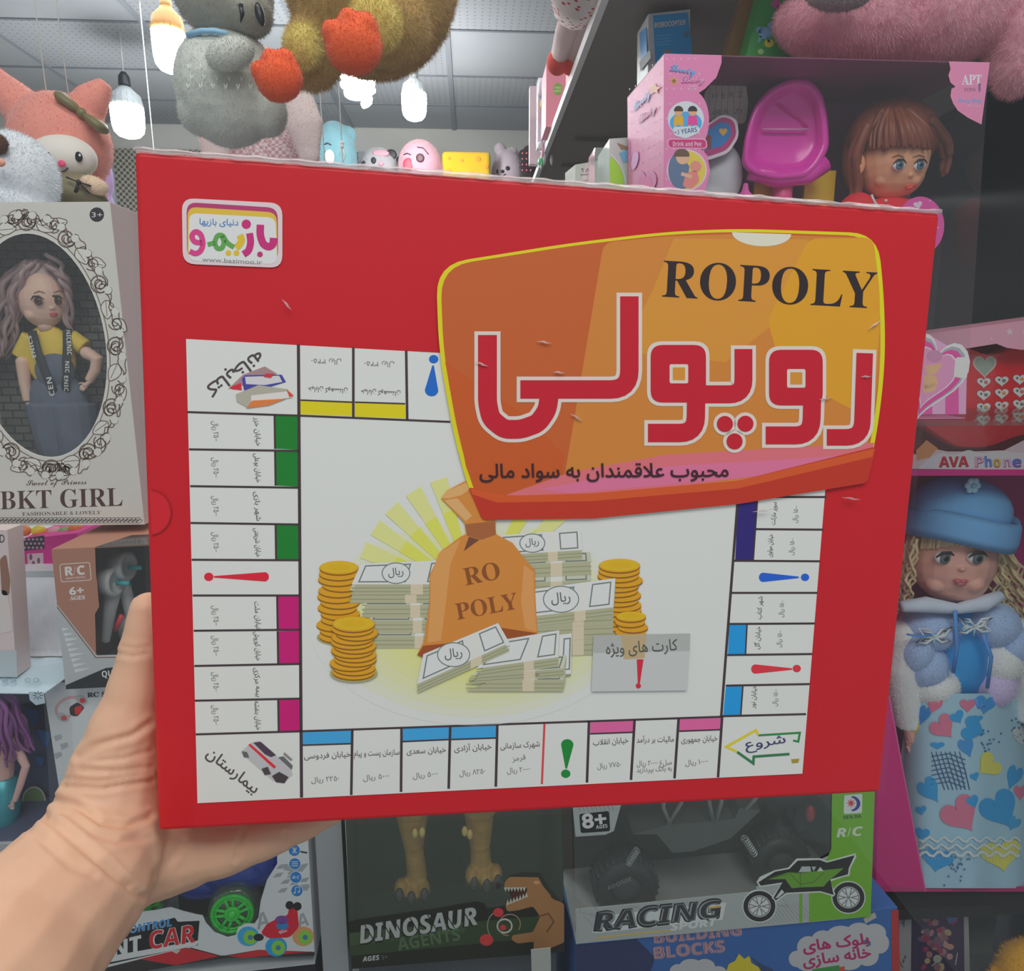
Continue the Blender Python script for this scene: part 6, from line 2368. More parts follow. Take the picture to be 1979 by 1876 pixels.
b.tube([P(96, 780, KY_), P(104, 850, KY_), P(122, 940, KY_)], [R(40, KY_), R(32, KY_), R(24, KY_)], DN, 14)
b.tube([P(142, 780, KY_), P(152, 850, KY_), P(156, 940, KY_)], [R(40, KY_), R(36, KY_), R(26, KY_)], DN, 14)
blob('dungarees', b, DN, .0014, kd, 3)
for nm_, tx, pts in (('strap', 'SCENIC', [(62, 640), (72, 680), (92, 730), (106, 764)]), ('strap', 'NICENIC', [(130, 636), (130, 670), (128, 710), (126, 756)])):
    b = MB()
    sb_ = Soft(100, 700, 60, 90, KY_, 31)
    q3 = [sb_.on(x, y, .0012) for x, y in pts]
    b.tube(q3, R(8.5, KY_), mat((38, 38, 42), .5), 8, flat=.3)
    o = b.build(nm_, kd)
    A = Art(None, .001, depth=lambda x, y, h: sb_.on(x, y, h + .0045))
    if tx == 'SCENIC':
        A.text(sansb('SCENI'), (92, 670), (66, 652), 7, (196, 196, 192), 2, up=(.3, 1)) if False else A.text(sansb('ENICS'), (70, 690), (60, 648), 7, (196, 196, 192), 2)
        A.text(sansb('CEN'), (106, 764), (99, 728), 10, (206, 206, 202), 2)
    else:
        A.text(sansb('NICENIC'), (133, 684), (133, 636), 8, (206, 206, 202), 2) if False else A.text(sansb('NICENIC'), (128, 638), (130, 686), 9, (206, 206, 202), 2)
        A.text(sansb('NIC'), (126, 698), (126, 720), 8, (206, 206, 202), 2)
        A.text(sansb('ENIC'), (124, 726), (124, 756), 8, (206, 206, 202), 2)
    tmp = A.build('strap_print', o)
for nm_, pts, rr in (('arm', [(44, 700), (48, 740), (54, 775)], (12, 10, 8)), ('arm', [(168, 682), (188, 694), (184, 716), (172, 736)], (12, 12, 10, 8))):
    b = MB()
    b.tube([P(x, y, KY_ - .008) for x, y in pts], [R(k, KY_) for k in rr], SKK, 12)
    b.ball(P(*pts[0], KY_ - .008), R(rr[0], KY_), SKK)
    o = blob(nm_, b, SKK, .001, kd, 3)
little_hand(kd, 58, 790, KY_ - .008, 12, SKK, -1, (.15, -1), .0006)
little_hand(kd, 165, 745, KY_ - .01, 12, SKK, 1, (-.6, -.5), .0006)

# ------------------------------------------------------------------ brown boxed flying toy under it
rp = upright(128, 1330, .85, 2)
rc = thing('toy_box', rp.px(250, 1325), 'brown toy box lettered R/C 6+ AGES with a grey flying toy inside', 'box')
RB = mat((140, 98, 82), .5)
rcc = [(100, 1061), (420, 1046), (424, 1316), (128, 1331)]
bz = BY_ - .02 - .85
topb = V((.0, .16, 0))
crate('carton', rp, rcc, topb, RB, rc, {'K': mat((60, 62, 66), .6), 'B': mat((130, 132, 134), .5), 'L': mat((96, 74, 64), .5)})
A = Art(rp, .0008)
A.poly([(100, 1061), (184, 1057), (186, 1112), (188, 1124), (192, 1172), (184, 1186), (186, 1262), (128, 1331)], (142, 98, 82), 1)
A.poly([(110, 1166), (188, 1266), (424, 1258), (424, 1316), (128, 1331)], (150, 152, 154), 2)
A.line([(111, 1172), (186, 1270), (300, 1268)], 2, (110, 74, 60), 3)
for i in range(9):
    A.poly([(120 + i * 3, 1212 + i * 10), (134 + i * 4 + (i % 3) * 5, 1214 + i * 9.5), (122 + i * 3, 1219 + i * 10)], (186, 188, 190), 3)
A.poly([(128, 1323), (205, 1290), (424, 1270), (424, 1316), (128, 1331)], (32, 34, 36), 4)
A.line(fillet([(116, 1090), (174, 1086), (177, 1120), (119, 1124)], 5, closed=True), 1.4, (186, 180, 176), 3, closed=True)
A.text(sansb('R/C'), (127, 1112), (165, 1109), 17, (190, 186, 182), 4, .02)
A.text(sansb('REMOTE CONTROL'), (128, 1119), (166, 1116), 3.4, (176, 166, 160), 4)
A.text(sansb('6+'), (135, 1149), (163, 1147), 15, (190, 186, 182), 4, .03)
A.text(serif('AGES'), (136, 1159), (165, 1157), 7.5, (190, 186, 182), 4, .02)
A.text(sansb('QUADCOPTER'), (198, 1308), (300, 1298), 12, (196, 196, 194), 5, 0)
A.build('front_panel', rc, solid=.0009)
pane('clear_window', rp, [(184, 1057), (420, 1046), (424, 1262), (186, 1266)], FILM, rc)
b = MB()
bt = rp.px(184, 1058)
f0, f1 = rp.px(185, 1056, .001), rp.px(420, 1046, .001)
b.add([f0, f1, f1 + V((0, .05, .001)), f0 + V((.02, .05, .001))], [(0, 1, 2, 3)], mat((40, 44, 48), .15, coat=.5))
b.build('window_top', rc)
DGR = mat((150, 152, 154), .4)
DR = .9
dro = thing('toy_drone', P(240, 1250, DR), 'grey folding toy drone with teal propeller hubs inside the brown box', 'toy')
b = MB()
b.tube([P(222, 1120, DR), P(212, 1180, DR), P(204, 1240, DR)], [R(17, DR), R(12, DR), R(8, DR)], DGR, 12)
b.tube([P(232, 1080, DR + .02), P(240, 1130, DR + .02), P(262, 1220, DR + .02)], [R(16, DR), R(12, DR), R(12, DR)], DGR, 12)
b.ball(P(275, 1215, DR + .025), (R(44, DR), .026, R(40, DR)), mat((52, 54, 58), .4))
o = blob('body', b, DGR, .0016, dro, 4)
for x, y, yy in ((214, 1124, DR - .006), (238, 1094, DR + .012)):
    b = MB()
    b.lathe(P(x - 18, y, yy), (1, -.15, .02), [(0, R(24, DR)), (R(26, DR), R(29, DR)), (R(32, DR), R(27, DR)), (R(32, DR) + .0002, R(20, DR)), (R(26, DR), R(19, DR))], DGR, 24)
    b.build('motor_ring', dro)
    b = MB()
    b.tube([P(x + 12, y + 2, yy - .002), P(x + 36, y + 3, yy - .004)], [R(5, DR), R(4.5, DR)], mat((40, 140, 144), .35), 8)
    b.build('propeller_hub', dro)
b = MB()
b.tube([P(222, 1218, DR - .012), P(236, 1188, DR - .012)], R(5, DR), mat((176, 40, 54), .4), 6)
b.build('red_light', dro)

# ------------------------------------------------------------------ boxes at the far left
lb2 = upright(20, 1300, .86, 0)
l2 = thing('doll_box', lb2.px(0, 1300), 'pale pink and grey doll box at the left edge below the white doll box', 'box')
b = MB()
k = [lb2.px(*q) for q in [(-150, 1026), (14, 1024), (32, 1308), (-150, 1306)]]
b.hexa(k + [q + V((0, .03, 0)) for q in k], mat((176, 160, 160), .4, mottle=.05, mscale=16))
b.build('carton', l2)
A = Art(lb2)
A.poly(fillet([(0, 1080), (12, 1070), (20, 1120), (18, 1150), (4, 1150)], 6), (120, 84, 70), 1)
A.poly(fillet([(-20, 1140), (14, 1140), (26, 1220), (-20, 1226)], 8), (190, 176, 176), 1)
A.text('D', (0, 1048), (9, 1048), 16, (50, 40, 44), 2)
A.poly([(-150, 1262), (32, 1256), (34, 1308), (-150, 1306)], (150, 156, 160), 2)
A.build('front_print', l2)
# white crumpled paper in the gap and pink patterned box behind, toys peeping out
zt_ = P(70, 1112, 1.1).z
b = MB()
vs = []
for j in range(9):
    for i in range(13):
        x, v = 30 + i * 9, j / 8
        y = 1116 + 152 * v
        vs.append(P(x, y, 1.08 - .16 * v + .004 * math.sin(i * 1.3 + j * 2.1)))
fs = [(j * 13 + i, j * 13 + i + 1, (j + 1) * 13 + i + 1, (j + 1) * 13 + i) for j in range(8) for i in range(12)]
b.add(vs, fs, mat((206, 208, 216), .7), True)
tag(b.build('paper_sheet', None, solid=.0006), 'sheet of white paper sloping in the gap left of the brown toy box', 'paper')
pkb = upright(70, 1116, 1.16, 0)
px_ = thing('toy_box', V((pkb.px(80, 1116).x, 1.18, PAPZ)), 'magenta box with a black diamond pattern behind the white paper', 'box')
b = MB()
k = [pkb.px(*q) for q in [(40, 1042), (150, 1030), (150, 1118), (44, 1118)]]
for i in (2, 3):
    k[i].z = PAPZ
b.hexa(k + [q + V((0, .1, 0)) for q in k], mat((196, 36, 130), .5))
b.build('carton', px_)
A = Art(pkb)
A.poly([(44, 1040), (86, 1034), (86, 1060), (44, 1064)], (50, 40, 48), 1)
for i in range(5):
    for j in range(3):
        x, y = 48 + i * 8 + (j % 2) * 4, 1042 + j * 8
        A.poly([(x, y - 3), (x + 3, y), (x, y + 3), (x - 3, y)], (150, 120, 140), 2)
A.poly([(52, 1070), (84, 1068), (85, 1112), (56, 1114)], (176, 150, 160), 1)
for i in range(5):
    A.ell(60 + i * 5, 1076 + (i * 13) % 32, 3, 6, (96, 70, 86), 2, n=10)
A.build('front_print', px_)
for i, (x, y, c, lab) in enumerate(((75, 1026, (206, 186, 50), 'yellow'), (46, 1026, (206, 120, 70), 'orange'), (106, 1028, (206, 150, 160), 'pink'), (126, 1028, (110, 140, 90), 'green'), (146, 1022, (210, 130, 60), 'amber'), (28, 1062, (206, 206, 200), 'white'))):
    b = MB()
    Yk = 1.2
    if i == 5:
        Yk = 1.14
    b.ball(P(x, y, Yk), (R(13, Yk), R(12, Yk), R(11, Yk)), mat(c, .4))
    bz_ = P(x, y, Yk).z - R(9, Yk)
    b.tube([(P(x, y, Yk).x, Yk, bz_), (P(x, y, Yk).x, Yk, (pkb.px(80, 1036).z + .001) if i != 5 else PAPZ + .001)], R(8, Yk), mat(c, .4), 10)
    tag(b.build('small_toy'), 'tiny %s toy peeping out below the white doll box, %s' % (lab, 'on the magenta box' if i != 5 else 'left of the magenta box'), 'toy')
# red boxed skate toy and mermaid doll box
sk = upright(112, 1480, .87, 2)
skb = thing('toy_box', V((sk.px(160, 1400).x, .9, LSZ)), 'white and red toy box with a picture of a red stunt car', 'box')
ztop = rp.px(128, 1331).z - .001
k = [sk.px(*q) for q in [(86, 1340), (420, 1324), (420, 1500), (112, 1500)]]
k[0].z = k[1].z = ztop
for i in (2, 3):
    k[i].z = LSZ
b = MB()
b.hexa(k + [q + V((.02, .18, 0)) for q in k], mat((176, 178, 180), .5))
b.build('carton', skb)
A = Art(sk)
A.line(ellp(133, 1366, 26, 17, 24, -25, 100, 330), 5, (200, 150, 156), 1)
A.poly(fillet([(134, 1366), (150, 1356), (164, 1366), (150, 1384), (136, 1382)], 5), (60, 50, 54), 2)
A.poly(fillet([(144, 1366), (160, 1362), (158, 1376), (146, 1382)], 4), (176, 50, 54), 3)
for x, y, a_ in ((158, 1352, 25), (122, 1386, 25)):
    A.poly(ellp(x, y, 12, 8, 16, a_), (150, 150, 152), 3)
    A.ell(x + 2, y + 1, 6, 5, (176, 60, 60), 4)
A.text(serif('RC STUNT'), (169, 1347), (250, 1342), 9, (40, 36, 38), 2, .02)
for i, (x, y) in enumerate(((104, 1422), (116, 1438), (104, 1456))):
    A.poly([(x, y), (x + 14, y - 4), (x + 16, y + 4), (x + 4, y + 10)], (140, 142, 146), 2)
A.build('front_print', skb)
b = MB()
b.add([k[0] + V((0, 0, .0006)), k[1] + V((0, 0, .0006)), k[1] + V((.02, .18, .0006)), k[0] + V((.02, .18, .0006))], [(0, 1, 2, 3)], mat((150, 34, 40), .5))
b.build('top_print', skb)
mq = upright(40, 1600, .83, 0)
mb_ = thing('doll_box', V((mq.px(20, 1600).x, .85, LSZ)), 'clear-fronted mermaid doll box with snowflake prints at the left edge', 'box')
k = [(-200, 1336), (84, 1340), (110, 1690), (-200, 1690)]
f_ = [mq.px(*q) for q in k]
f_[2].z = f_[3].z = LSZ
bk_ = [q + V((.02, .09, 0)) for q in f_]
bk_[0].z = bk_[1].z = f_[0].z
NVY = mat((70, 74, 96), .5, mottle=.2, mscale=14)
b = MB()
b.add(f_ + bk_, [(0, 1, 5, 4)], mat((150, 166, 176), .4))
b.add(f_ + bk_, [(3, 0, 4, 7), (2, 3, 7, 6)], NVY)
b.add(f_ + bk_, [(4, 5, 6, 7)], NVY)
b.build('carton', mb_, solid=.001)
b = MB()
b.add(f_ + bk_, [(1, 2, 6, 5)], FILM)
b.add([q - mq.n * -.0004 for q in f_], [(0, 1, 2, 3)], FILM)
b.build('clear_window', mb_)
A = Art(mq, .0006)
A.poly([(56, 1336), (85, 1337), (88, 1358), (70, 1362), (58, 1352)], (150, 164, 174), 1)
for a_ in range(8):
    c_, s_ = math.cos(a_ * PI / 4), math.sin(a_ * PI / 4)
    A.line([(74 + 3 * c_, 1343 + 3 * s_), (74 + 10 * c_, 1343 + 9 * s_)], 1.4, (50, 56, 64), 2)
A.build('snowflake_print', mb_)
b = MB()
A = Art(PL(f_[0], (1, 0, 0), (0, 1, 0)), .001)
tp = PL(f_[0], (1, 0, 0), (0, 1, 0))
for x0 in (18, 62, -30):
    for s_ in (-1, 1):
        pts = [(x0 + s_ * (8 + 5 * math.cos(i * .5)), 1316 + 4 * math.sin(i * .5)) for i in range(14)]
        A.line(pts, 1.6, (110, 126, 136), 2)
A.build('top_print', mb_)
MYD = .872
md = thing('fashion_doll', V((P(20, 1600, MYD).x, MYD, LSZ)), 'mermaid doll with long purple hair and a bent arm behind clear film', 'doll')
SKM = mat((176, 140, 136), .5)
b = MB()
b.ball(P(2, 1370, MYD), (R(22, MYD), R(20, MYD), R(28, MYD)), SKM)
b.tube([P(4, 1390, MYD), P(6, 1430, MYD), P(8, 1500, MYD)], [R(9, MYD), R(20, MYD), R(17, MYD)], SKM, 12)
b.tube([P(20, 1426, MYD), P(40, 1460, MYD - .008), P(50, 1480, MYD - .01), P(38, 1520, MYD - .014), P(28, 1548, MYD - .016)], [R(9, MYD), R(8, MYD), R(7.5, MYD), R(6.5, MYD), R(5, MYD)], SKM, 10)
blob('body', b, SKM, .0011, md, 3)
little_hand(md, 24, 1556, MYD - .016, 9, SKM, 1, (-.2, -1), .0005)
b = MB()
b.tube([P(8, 1500, MYD), P(6, 1560, MYD), P(10, 1640, MYD), (P(10, 1640, MYD).x, MYD, LSZ + .004)], [R(20, MYD), R(28, MYD), R(20, MYD), R(12, MYD)], mat((60, 130, 140), .35, metal=.3, mottle=.2), 14)
b.build('tail', md)
locks('hair', md, [[P(0, 1345, MYD - .01), P(24, 1370, MYD - .014), P(40, 1420, MYD - .005), P(62, 1450, MYD)], [P(-8, 1345, MYD - .012), P(10, 1380, MYD - .02), P(14, 1430, MYD - .018), P(20, 1470, MYD - .014)], [P(-10, 1350, MYD), P(-20, 1400, MYD), P(-16, 1470, MYD)], [P(4, 1342, MYD), P(38, 1380, MYD), P(56, 1440, MYD + .01)]],
      R(4, MYD), mat((120, 76, 124), .4, mottle=.15), curl=.002, turns=2, n=8, spread=.005)
for x, y, c in ((60, 1378, (50, 90, 150)), (82, 1420, (56, 100, 156)), (66, 1396, (60, 110, 170))):
    pass
A = Art(upright(60, 1500, .912, 0), .0006)
for x, y, r_ in ((62, 1382, 16), (86, 1424, 16), (76, 1470, 10)):
    A.poly(fillet([(x - r_, y - r_), (x + r_, y - r_ * .6), (x + r_ * .3, y + r_ * 1.4)], 8), (50, 88, 140), 1)
A.ell(66, 1548, 22, 28, (96, 116, 84), 1)
A.line(ellp(66, 1548, 22, 28), 3, (150, 156, 140), 2, closed=True)
A.build('backdrop_print', mb_)
GAIN = .54
# ------------------------------------------------------------------ bottom row: stunt car box
SY = .95
sp = upright(607, 1850, SY, 4)
scb = thing('toy_box', sp.px(400, 1860), 'white remote control stunt car box beside the wrist', 'box')
PLZ2 = sp.px(607, 1850).z
cc = [(200, 1556), (590, 1530), (608, 1850), (200, 1890)]
f_ = [sp.px(*q) for q in cc]
f_[2].z = f_[3].z = PLZ2 - .012
bk_ = [q + V((-.008, .16, 0)) for q in f_]
DKI = mat((60, 66, 74), .5)
b = MB()
b.add(f_ + bk_, [(3, 0, 4, 7), (4, 5, 6, 7), (0, 1, 5, 4), (2, 3, 7, 6), (1, 2, 6, 5)], mat((170, 174, 176), .5))
b.build('carton', scb, solid=.001)
A = Art(sp, .0008, gain=.56)
WHB = (186, 188, 190)
# white field with the window cut out of it
A.poly([(535, 1534), (590, 1530), (608, 1838), (500, 1846), (430, 1845), (330, 1862), (200, 1884), (200, 1760), (262, 1762), (300, 1758), (330, 1752), (356, 1760), (380, 1766), (392, 1768), (398, 1782), (414, 1800), (440, 1810), (456, 1806),
        (460, 1792), (474, 1784), (492, 1784), (500, 1772), (504, 1740), (516, 1700), (536, 1668)], WHB, 1)
A.poly([(536, 1600), (592, 1582), (593, 1612), (537, 1624)], (176, 32, 40), 2)
A.poly([(537, 1617), (593, 1604), (594, 1616), (537, 1630)], (40, 26, 28), 3)
A.text(sansb('ROLL'), (560, 1612), (582, 1607), 7, (206, 200, 200), 4)
A.line([(537, 1637), (594, 1647)], 3, (40, 40, 44), 3)
for i, (x, y) in enumerate(((569, 1642), (570, 1668), (572, 1694), (574, 1720))):
    A.ell(x, y, 12, 12, (206, 208, 210), 4); A.ell(x, y, 10.8, 10.8, (36, 110, 176), 5)
    if i == 2:
        A.text(sansbi('R/C'), (565, 1697), (580, 1697), 6, (206, 210, 214), 6)
    elif i == 0:
        A.line(ellp(564, 1642, 4, 5, 10, 0, -80, 80), 1.4, (206, 210, 214), 6); A.line(ellp(575, 1642, 4, 5, 10, 0, 100, 260), 1.4, (206, 210, 214), 6); A.line([(569.5, 1636), (569.5, 1648)], 1.4, (206, 210, 214), 6)
    elif i == 1:
        for k in (-4, 0, 4):
            A.line([(564, 1668 + k), (576, 1668 + k)], 1.6, (206, 210, 214), 6)
    else:
        A.line([(571, 1724), (571, 1714), (579, 1712), (579, 1722)], 1.4, (206, 210, 214), 6)
        A.ell(569.5, 1724, 2.2, 1.8, (206, 210, 214), 6); A.ell(577.5, 1722, 2.2, 1.8, (206, 210, 214), 6)
rnd = random.Random(4)
for i in range(22):
    x, y = 535 + rnd.uniform(0, 60), 1668 + rnd.uniform(0, 56)
    if x > 526 + (1720 - y) * .2:
        A.poly([(x - 12, y + 4), (x - 4, y - 4), (x + 9, y - 6), (x + 3, y + 3)], (140, 144, 148), 2 + i * .04)
A.text(sansbi('A'), (497, 1796), (522, 1788), 30, (140, 144, 148), 2); A.text(sansbi('A'), (576, 1794), (598, 1786), 26, (140, 144, 148), 2)
# lettering
A.poly([(210, 1806), (300, 1782), (338, 1772), (344, 1780), (386, 1778), (382, 1826), (330, 1836), (212, 1862)], (30, 30, 34), 2)
A.poly([(214, 1846), (384, 1816), (380, 1826), (214, 1858)], (206, 206, 206), 2.5)
A.text(sansbi('REMOTE CONTROL'), (150, 1820), (333, 1788), 15, (206, 210, 214), 3, .02)
A.text(sansbi('REMOTE CONTROL'), (150, 1820), (333, 1788), 15, (50, 130, 190), 4, 0)
A.text(sansbi('STUNT'), (140, 1868), (280, 1835), 30, (206, 208, 208), 4, .02)
A.text(sansbi('CAR'), (291, 1833), (379, 1819), 34, (206, 208, 208), 4, .03)
A.text(sansbi('CAR'), (291, 1833), (379, 1819), 34, (186, 34, 44), 5, 0)
A.poly([(200, 1870), (300, 1845), (370, 1830), (430, 1846), (500, 1834), (608, 1838), (608, 1846), (440, 1850), (330, 1866), (200, 1892)], (48, 44, 46), 2)
A.poly([(270, 1852), (360, 1830), (424, 1846), (340, 1864)], (176, 36, 46), 3); A.poly([(440, 1846), (500, 1834), (600, 1838), (470, 1850)], (176, 36, 46), 3)
A.poly([(330, 1836), (350, 1834), (342, 1842)], (206, 206, 206), 3)
# pictured red stunt car
CRED = (196, 26, 48)
for x, y, c in ((480, 1808, (60, 150, 196)), (534, 1828, (40, 150, 206)), (586, 1808, (206, 150, 100))):
    A.ell(x, y, 21, 19, c, 5); A.ell(x + 4, y + 2, 13, 14, (120, 176, 60), 6); A.ell(x + 4, y + 2, 5, 5, (60, 110, 150), 7)
A.poly(fillet([(504, 1802), (516, 1784), (544, 1770), (556, 1768), (560, 1748), (574, 1746), (578, 1790), (560, 1810), (520, 1812)], 6), CRED, 8)
A.ell(545, 1776, 13, 8, (110, 60, 130), 9); A.ell(546, 1788, 12, 7, (50, 110, 170), 9)
A.ell(560, 1748, 8, 8, (30, 30, 34), 9); A.ell(575, 1750, 8, 8, (30, 30, 34), 9)
A.text(script('Go'), (540, 1804), (556, 1798), 7, (216, 200, 206), 10, .01)
A.ell(500, 1810, 10, 7, (34, 32, 38), 8)
A.build('front_panel', scb, solid=.0009)
pane('clear_window', sp, [(200, 1560), (536, 1540), (520, 1790), (440, 1812), (200, 1800)], FILM, scb)
# the toy car itself
CY_ = 1.02
car = thing('toy_car', P(440, 1800, CY_), 'blue toy car with clear green wheels inside the stunt car box', 'toy')
CBL = mat((36, 62, 150), .25, coat=.4)
b = MB()
b.ball(P(470, 1660, CY_ + .01), (R(90, CY_), .05, R(52, CY_)), CBL)
b.ball(P(520, 1640, CY_ + .01), (R(50, CY_), .045, R(60, CY_)), CBL)
b.ball(P(400, 1690, CY_ + .01), (R(70, CY_), .045, R(36, CY_)), CBL)
blob('car_body', b, CBL, .0025, car, 5)
b = MB()
b.ball(P(465, 1655, CY_ - .04), (R(28, CY_), .006, R(14, CY_)), mat((60, 70, 80), .2))
b.build('side_window', car)
b = MB()
b.tube([P(x, y, CY_ - .043) for x, y in ((380, 1694), (395, 1700), (410, 1694), (420, 1698), (432, 1690))], R(2, CY_), mat((150, 170, 210), .4), 6)
b.build('flame_stripe', car)
b = MB()
b.box((P(360, 1720, CY_).x, CY_ - .03, P(360, 1745, CY_).z), (P(500, 1720, CY_).x, CY_ + .04, P(360, 1708, CY_).z), mat((40, 44, 50), .5))
b.build('chassis', car)
GRN = mat((46, 176, 62), .2, coat=.5)
CLT = film('clear_tyre', tint=(.8, .9, .82), refl=.12, haze=.18, hazec=(.5, .62, .52))
for wx, wy, wr_, wY in ((452, 1755, 46, CY_ - .052), (285, 1745, 34, CY_ - .02)):
    c = P(wx, wy, wY)
    k = R(1, wY)
    ax = V((.12, -1, .08)).normalized()
    b = MB()
    b.lathe(c - ax * .024, ax, [(0, wr_ * .8 * k), (.004, wr_ * 1.0 * k), (.016, wr_ * 1.06 * k), (.03, wr_ * 1.0 * k), (.034, wr_ * .84 * k)], CLT, 32)
    b.build('clear_tyre', car)
    b = MB()
    c2 = c + ax * .012
    a1 = ax.orthogonal().normalized()
    a2 = ax.cross(a1)
    for r_, th in ((.8, .09), (.66, .05), (.24, .1)):
        b.tube([c2 + (a1 * math.cos(2 * PI * i / 32) + a2 * math.sin(2 * PI * i / 32)) * wr_ * r_ * k for i in range(33)], wr_ * th * k, GRN, 8)
    for i in range(5):
        d = a1 * math.cos(2 * PI * i / 5 + .3) + a2 * math.sin(2 * PI * i / 5 + .3)
        s_ = ax.cross(d)
        for e_ in (-1, 1):
            b.tube([c2 + d * wr_ * .18 * k + s_ * e_ * wr_ * .08 * k, c2 + d * wr_ * .76 * k + s_ * e_ * wr_ * .16 * k], wr_ * .07 * k, GRN, 6)
    b.ball(c2, wr_ * .2 * k, GRN)
    b.lathe(c - ax * .012, ax, [(0, wr_ * .78 * k), (.002, wr_ * .78 * k)], mat((24, 90, 36), .4), 24)
    b.build('green_hub', car)

GAIN = .5
# ------------------------------------------------------------------ bottom row: dinosaur box
DYY = .93
dp = upright(680, 1871, DYY, 4.5)
dn = thing('toy_box', dp.px(880, 1860), 'dark green toy dinosaur box with two clawed feet in its window', 'box')
dc = [(662, 1440), (1086, 1420), (1090, 1836), (680, 1871)]
f_ = [dp.px(*q) for q in dc]
f_[0].z = f_[1].z
f_[2].z = f_[3].z
bk_ = [q + V((-.012 if i in (0, 3) else -.022, .15, 0)) for i, q in enumerate(f_)]
DGN = mat((40, 58, 44), .6, mottle=.3, mscale=9)
b = MB()
b.add(f_ + bk_, [(3, 0, 4, 7), (4, 5, 6, 7), (2, 3, 7, 6), (1, 2, 6, 5), (0, 1, 5, 4)], DGN)
b.build('carton', dn, solid=.001)
A = Art(dp, .0008)
A.poly([(674, 1781), (700, 1776), (838, 1756), (920, 1742), (936, 1746), (940, 1756), (985, 1750), (1089, 1742), (1091, 1838), (680, 1871)], (28, 30, 26), 1)
A.poly([(675, 1802), (740, 1795), (1089, 1765), (1090, 1806), (678, 1846)], (42, 58, 34), 2)
A.poly([(675, 1802), (740, 1795), (900, 1780), (900, 1800), (676, 1826)], (54, 70, 44), 3)
A.text(sansbi('DINOSAUR'), (695, 1824), (924, 1786), 34, (20, 22, 20), 4, .05)
A.text(sansbi('DINOSAUR'), (696, 1822), (924, 1785), 34, (150, 152, 150), 5, .012)
for x, y in ((714, 1806), (748, 1800), (770, 1796), (800, 1790), (835, 1786), (868, 1780), (900, 1772)):
    A.line([(x - 9, y - 20), (x + 10, y + 12)], 2, (28, 30, 28), 6)
A.text(sansb('AGENTS'), (770, 1836), (890, 1815), 24, (70, 92, 66), 5, .0)
A.text(sansbi('AGES'), (701, 1857), (734, 1853), 9, (170, 172, 170), 5)
A.text('3+', (738, 1853), (750, 1851), 8, (84, 96, 84), 5)
# pictured dinosaur on the front
DB = (142, 100, 62)
A.poly(fillet([(974, 1706), (984, 1694), (1010, 1690), (1045, 1690), (1054, 1710), (1066, 1735), (1090, 1745), (1090, 1820), (1060, 1832), (1030, 1838), (1032, 1818), (1000, 1822), (988, 1814), (990, 1806), (1030, 1800), (1044, 1770), (1030, 1750),
               (1000, 1758), (980, 1760), (976, 1748), (992, 1740), (1012, 1734), (1020, 1716), (1012, 1712), (990, 1714), (976, 1716)], 5), DB, 7)
A.poly([(984, 1724), (1014, 1714), (1018, 1722), (1010, 1734), (990, 1736)], (64, 28, 28), 6.5)
for i in range(7):
    A.poly([(974 + i * 6, 1714), (980 + i * 6, 1713), (977 + i * 6, 1722)], (170, 164, 150), 8)
    A.poly([(978 + i * 6, 1748 - i * 2.4), (984 + i * 6, 1746 - i * 2.4), (981 + i * 6, 1737 - i * 2.4)], (170, 164, 150), 8)
A.poly([(984, 1693), (1010, 1686), (1044, 1688), (1060, 1716), (1080, 1738), (1072, 1738), (1050, 1712), (1040, 1694)], (40, 44, 36), 8)
A.ell(1037, 1704, 6, 3.5, (206, 150, 100), 9)
A.line([(1040, 1770), (1060, 1764), (1070, 1780), (1056, 1800)], 3, (96, 64, 40), 9)
A.line(ellp(975, 1788, 14, 13), 3, (170, 164, 160), 8, closed=True); A.line(ellp(984, 1786, 22, 20, 20, -30, 120, 420), 1.6, (150, 120, 100), 8)
A.line(ellp(960, 1788, 18, 26, 20, 0, 130, 250), 1.6, (130, 130, 120), 8)
for x, y, r_ in ((963, 1762, 10), (972, 1791, 6), (940, 1815, 13)):
    A.ell(x, y, r_, r_ * .85, (186, 50, 54), 9)
A.build('front_panel', dn, solid=.0009)
pane('clear_window', dp, [(662, 1440), (1086, 1420), (1089, 1745), (674, 1782)], film('reflection_haze_film', refl=.05, rough=.1, bump=(18, .6), haze=.15, hazec=(.45, .52, .47)), dn)  # shop-window reflection put into the film colour as a greenish haze
TY = .985
tr = thing('toy_dinosaur', P(860, 1735, TY), 'tan toy dinosaur standing on two dark-clawed feet inside the green box', 'toy')
DSK = mat((140, 110, 52), .45, mottle=.25, mscale=50, bump=(120, .4, .001))
b = MB()
for pts in ([(800, 1480, 60), (796, 1570, 32), (800, 1640, 19), (806, 1690, 20), (796, 1718, 24)], [(930, 1480, 60), (926, 1570, 30), (928, 1640, 20), (930, 1676, 22), (934, 1692, 24)]):
    for i in range(len(pts) - 1):
        for s_ in range(5):
            u = s_ / 5
            x, y, r_ = [pts[i][j] * (1 - u) + pts[i + 1][j] * u for j in range(3)]
            b.ball(P(x, y, TY), R(r_, TY), DSK, nu=12, nv=8)
b.ball(P(865, 1450, TY + .01), (R(110, TY), .05, R(60, TY)), DSK)
for x, y in ((775, 1716), (797, 1724), (818, 1718), (912, 1690), (936, 1694), (958, 1688)):
    b.ball(P(x, y, TY - .016), (R(13, TY), .018, R(16, TY)), DSK)
blob('body', b, DSK, .0022, tr, 5)
for i, (x, y) in enumerate(((772, 1730), (795, 1736), (820, 1730), (916, 1708), (940, 1712), (962, 1704))):
    b = MB()
    b.ball(P(x, y, TY - .03), (R(9, TY), .008, R(15, TY)), mat((44, 42, 40), .15, coat=.4), nu=14, nv=10)
    b.build('claw', tr)
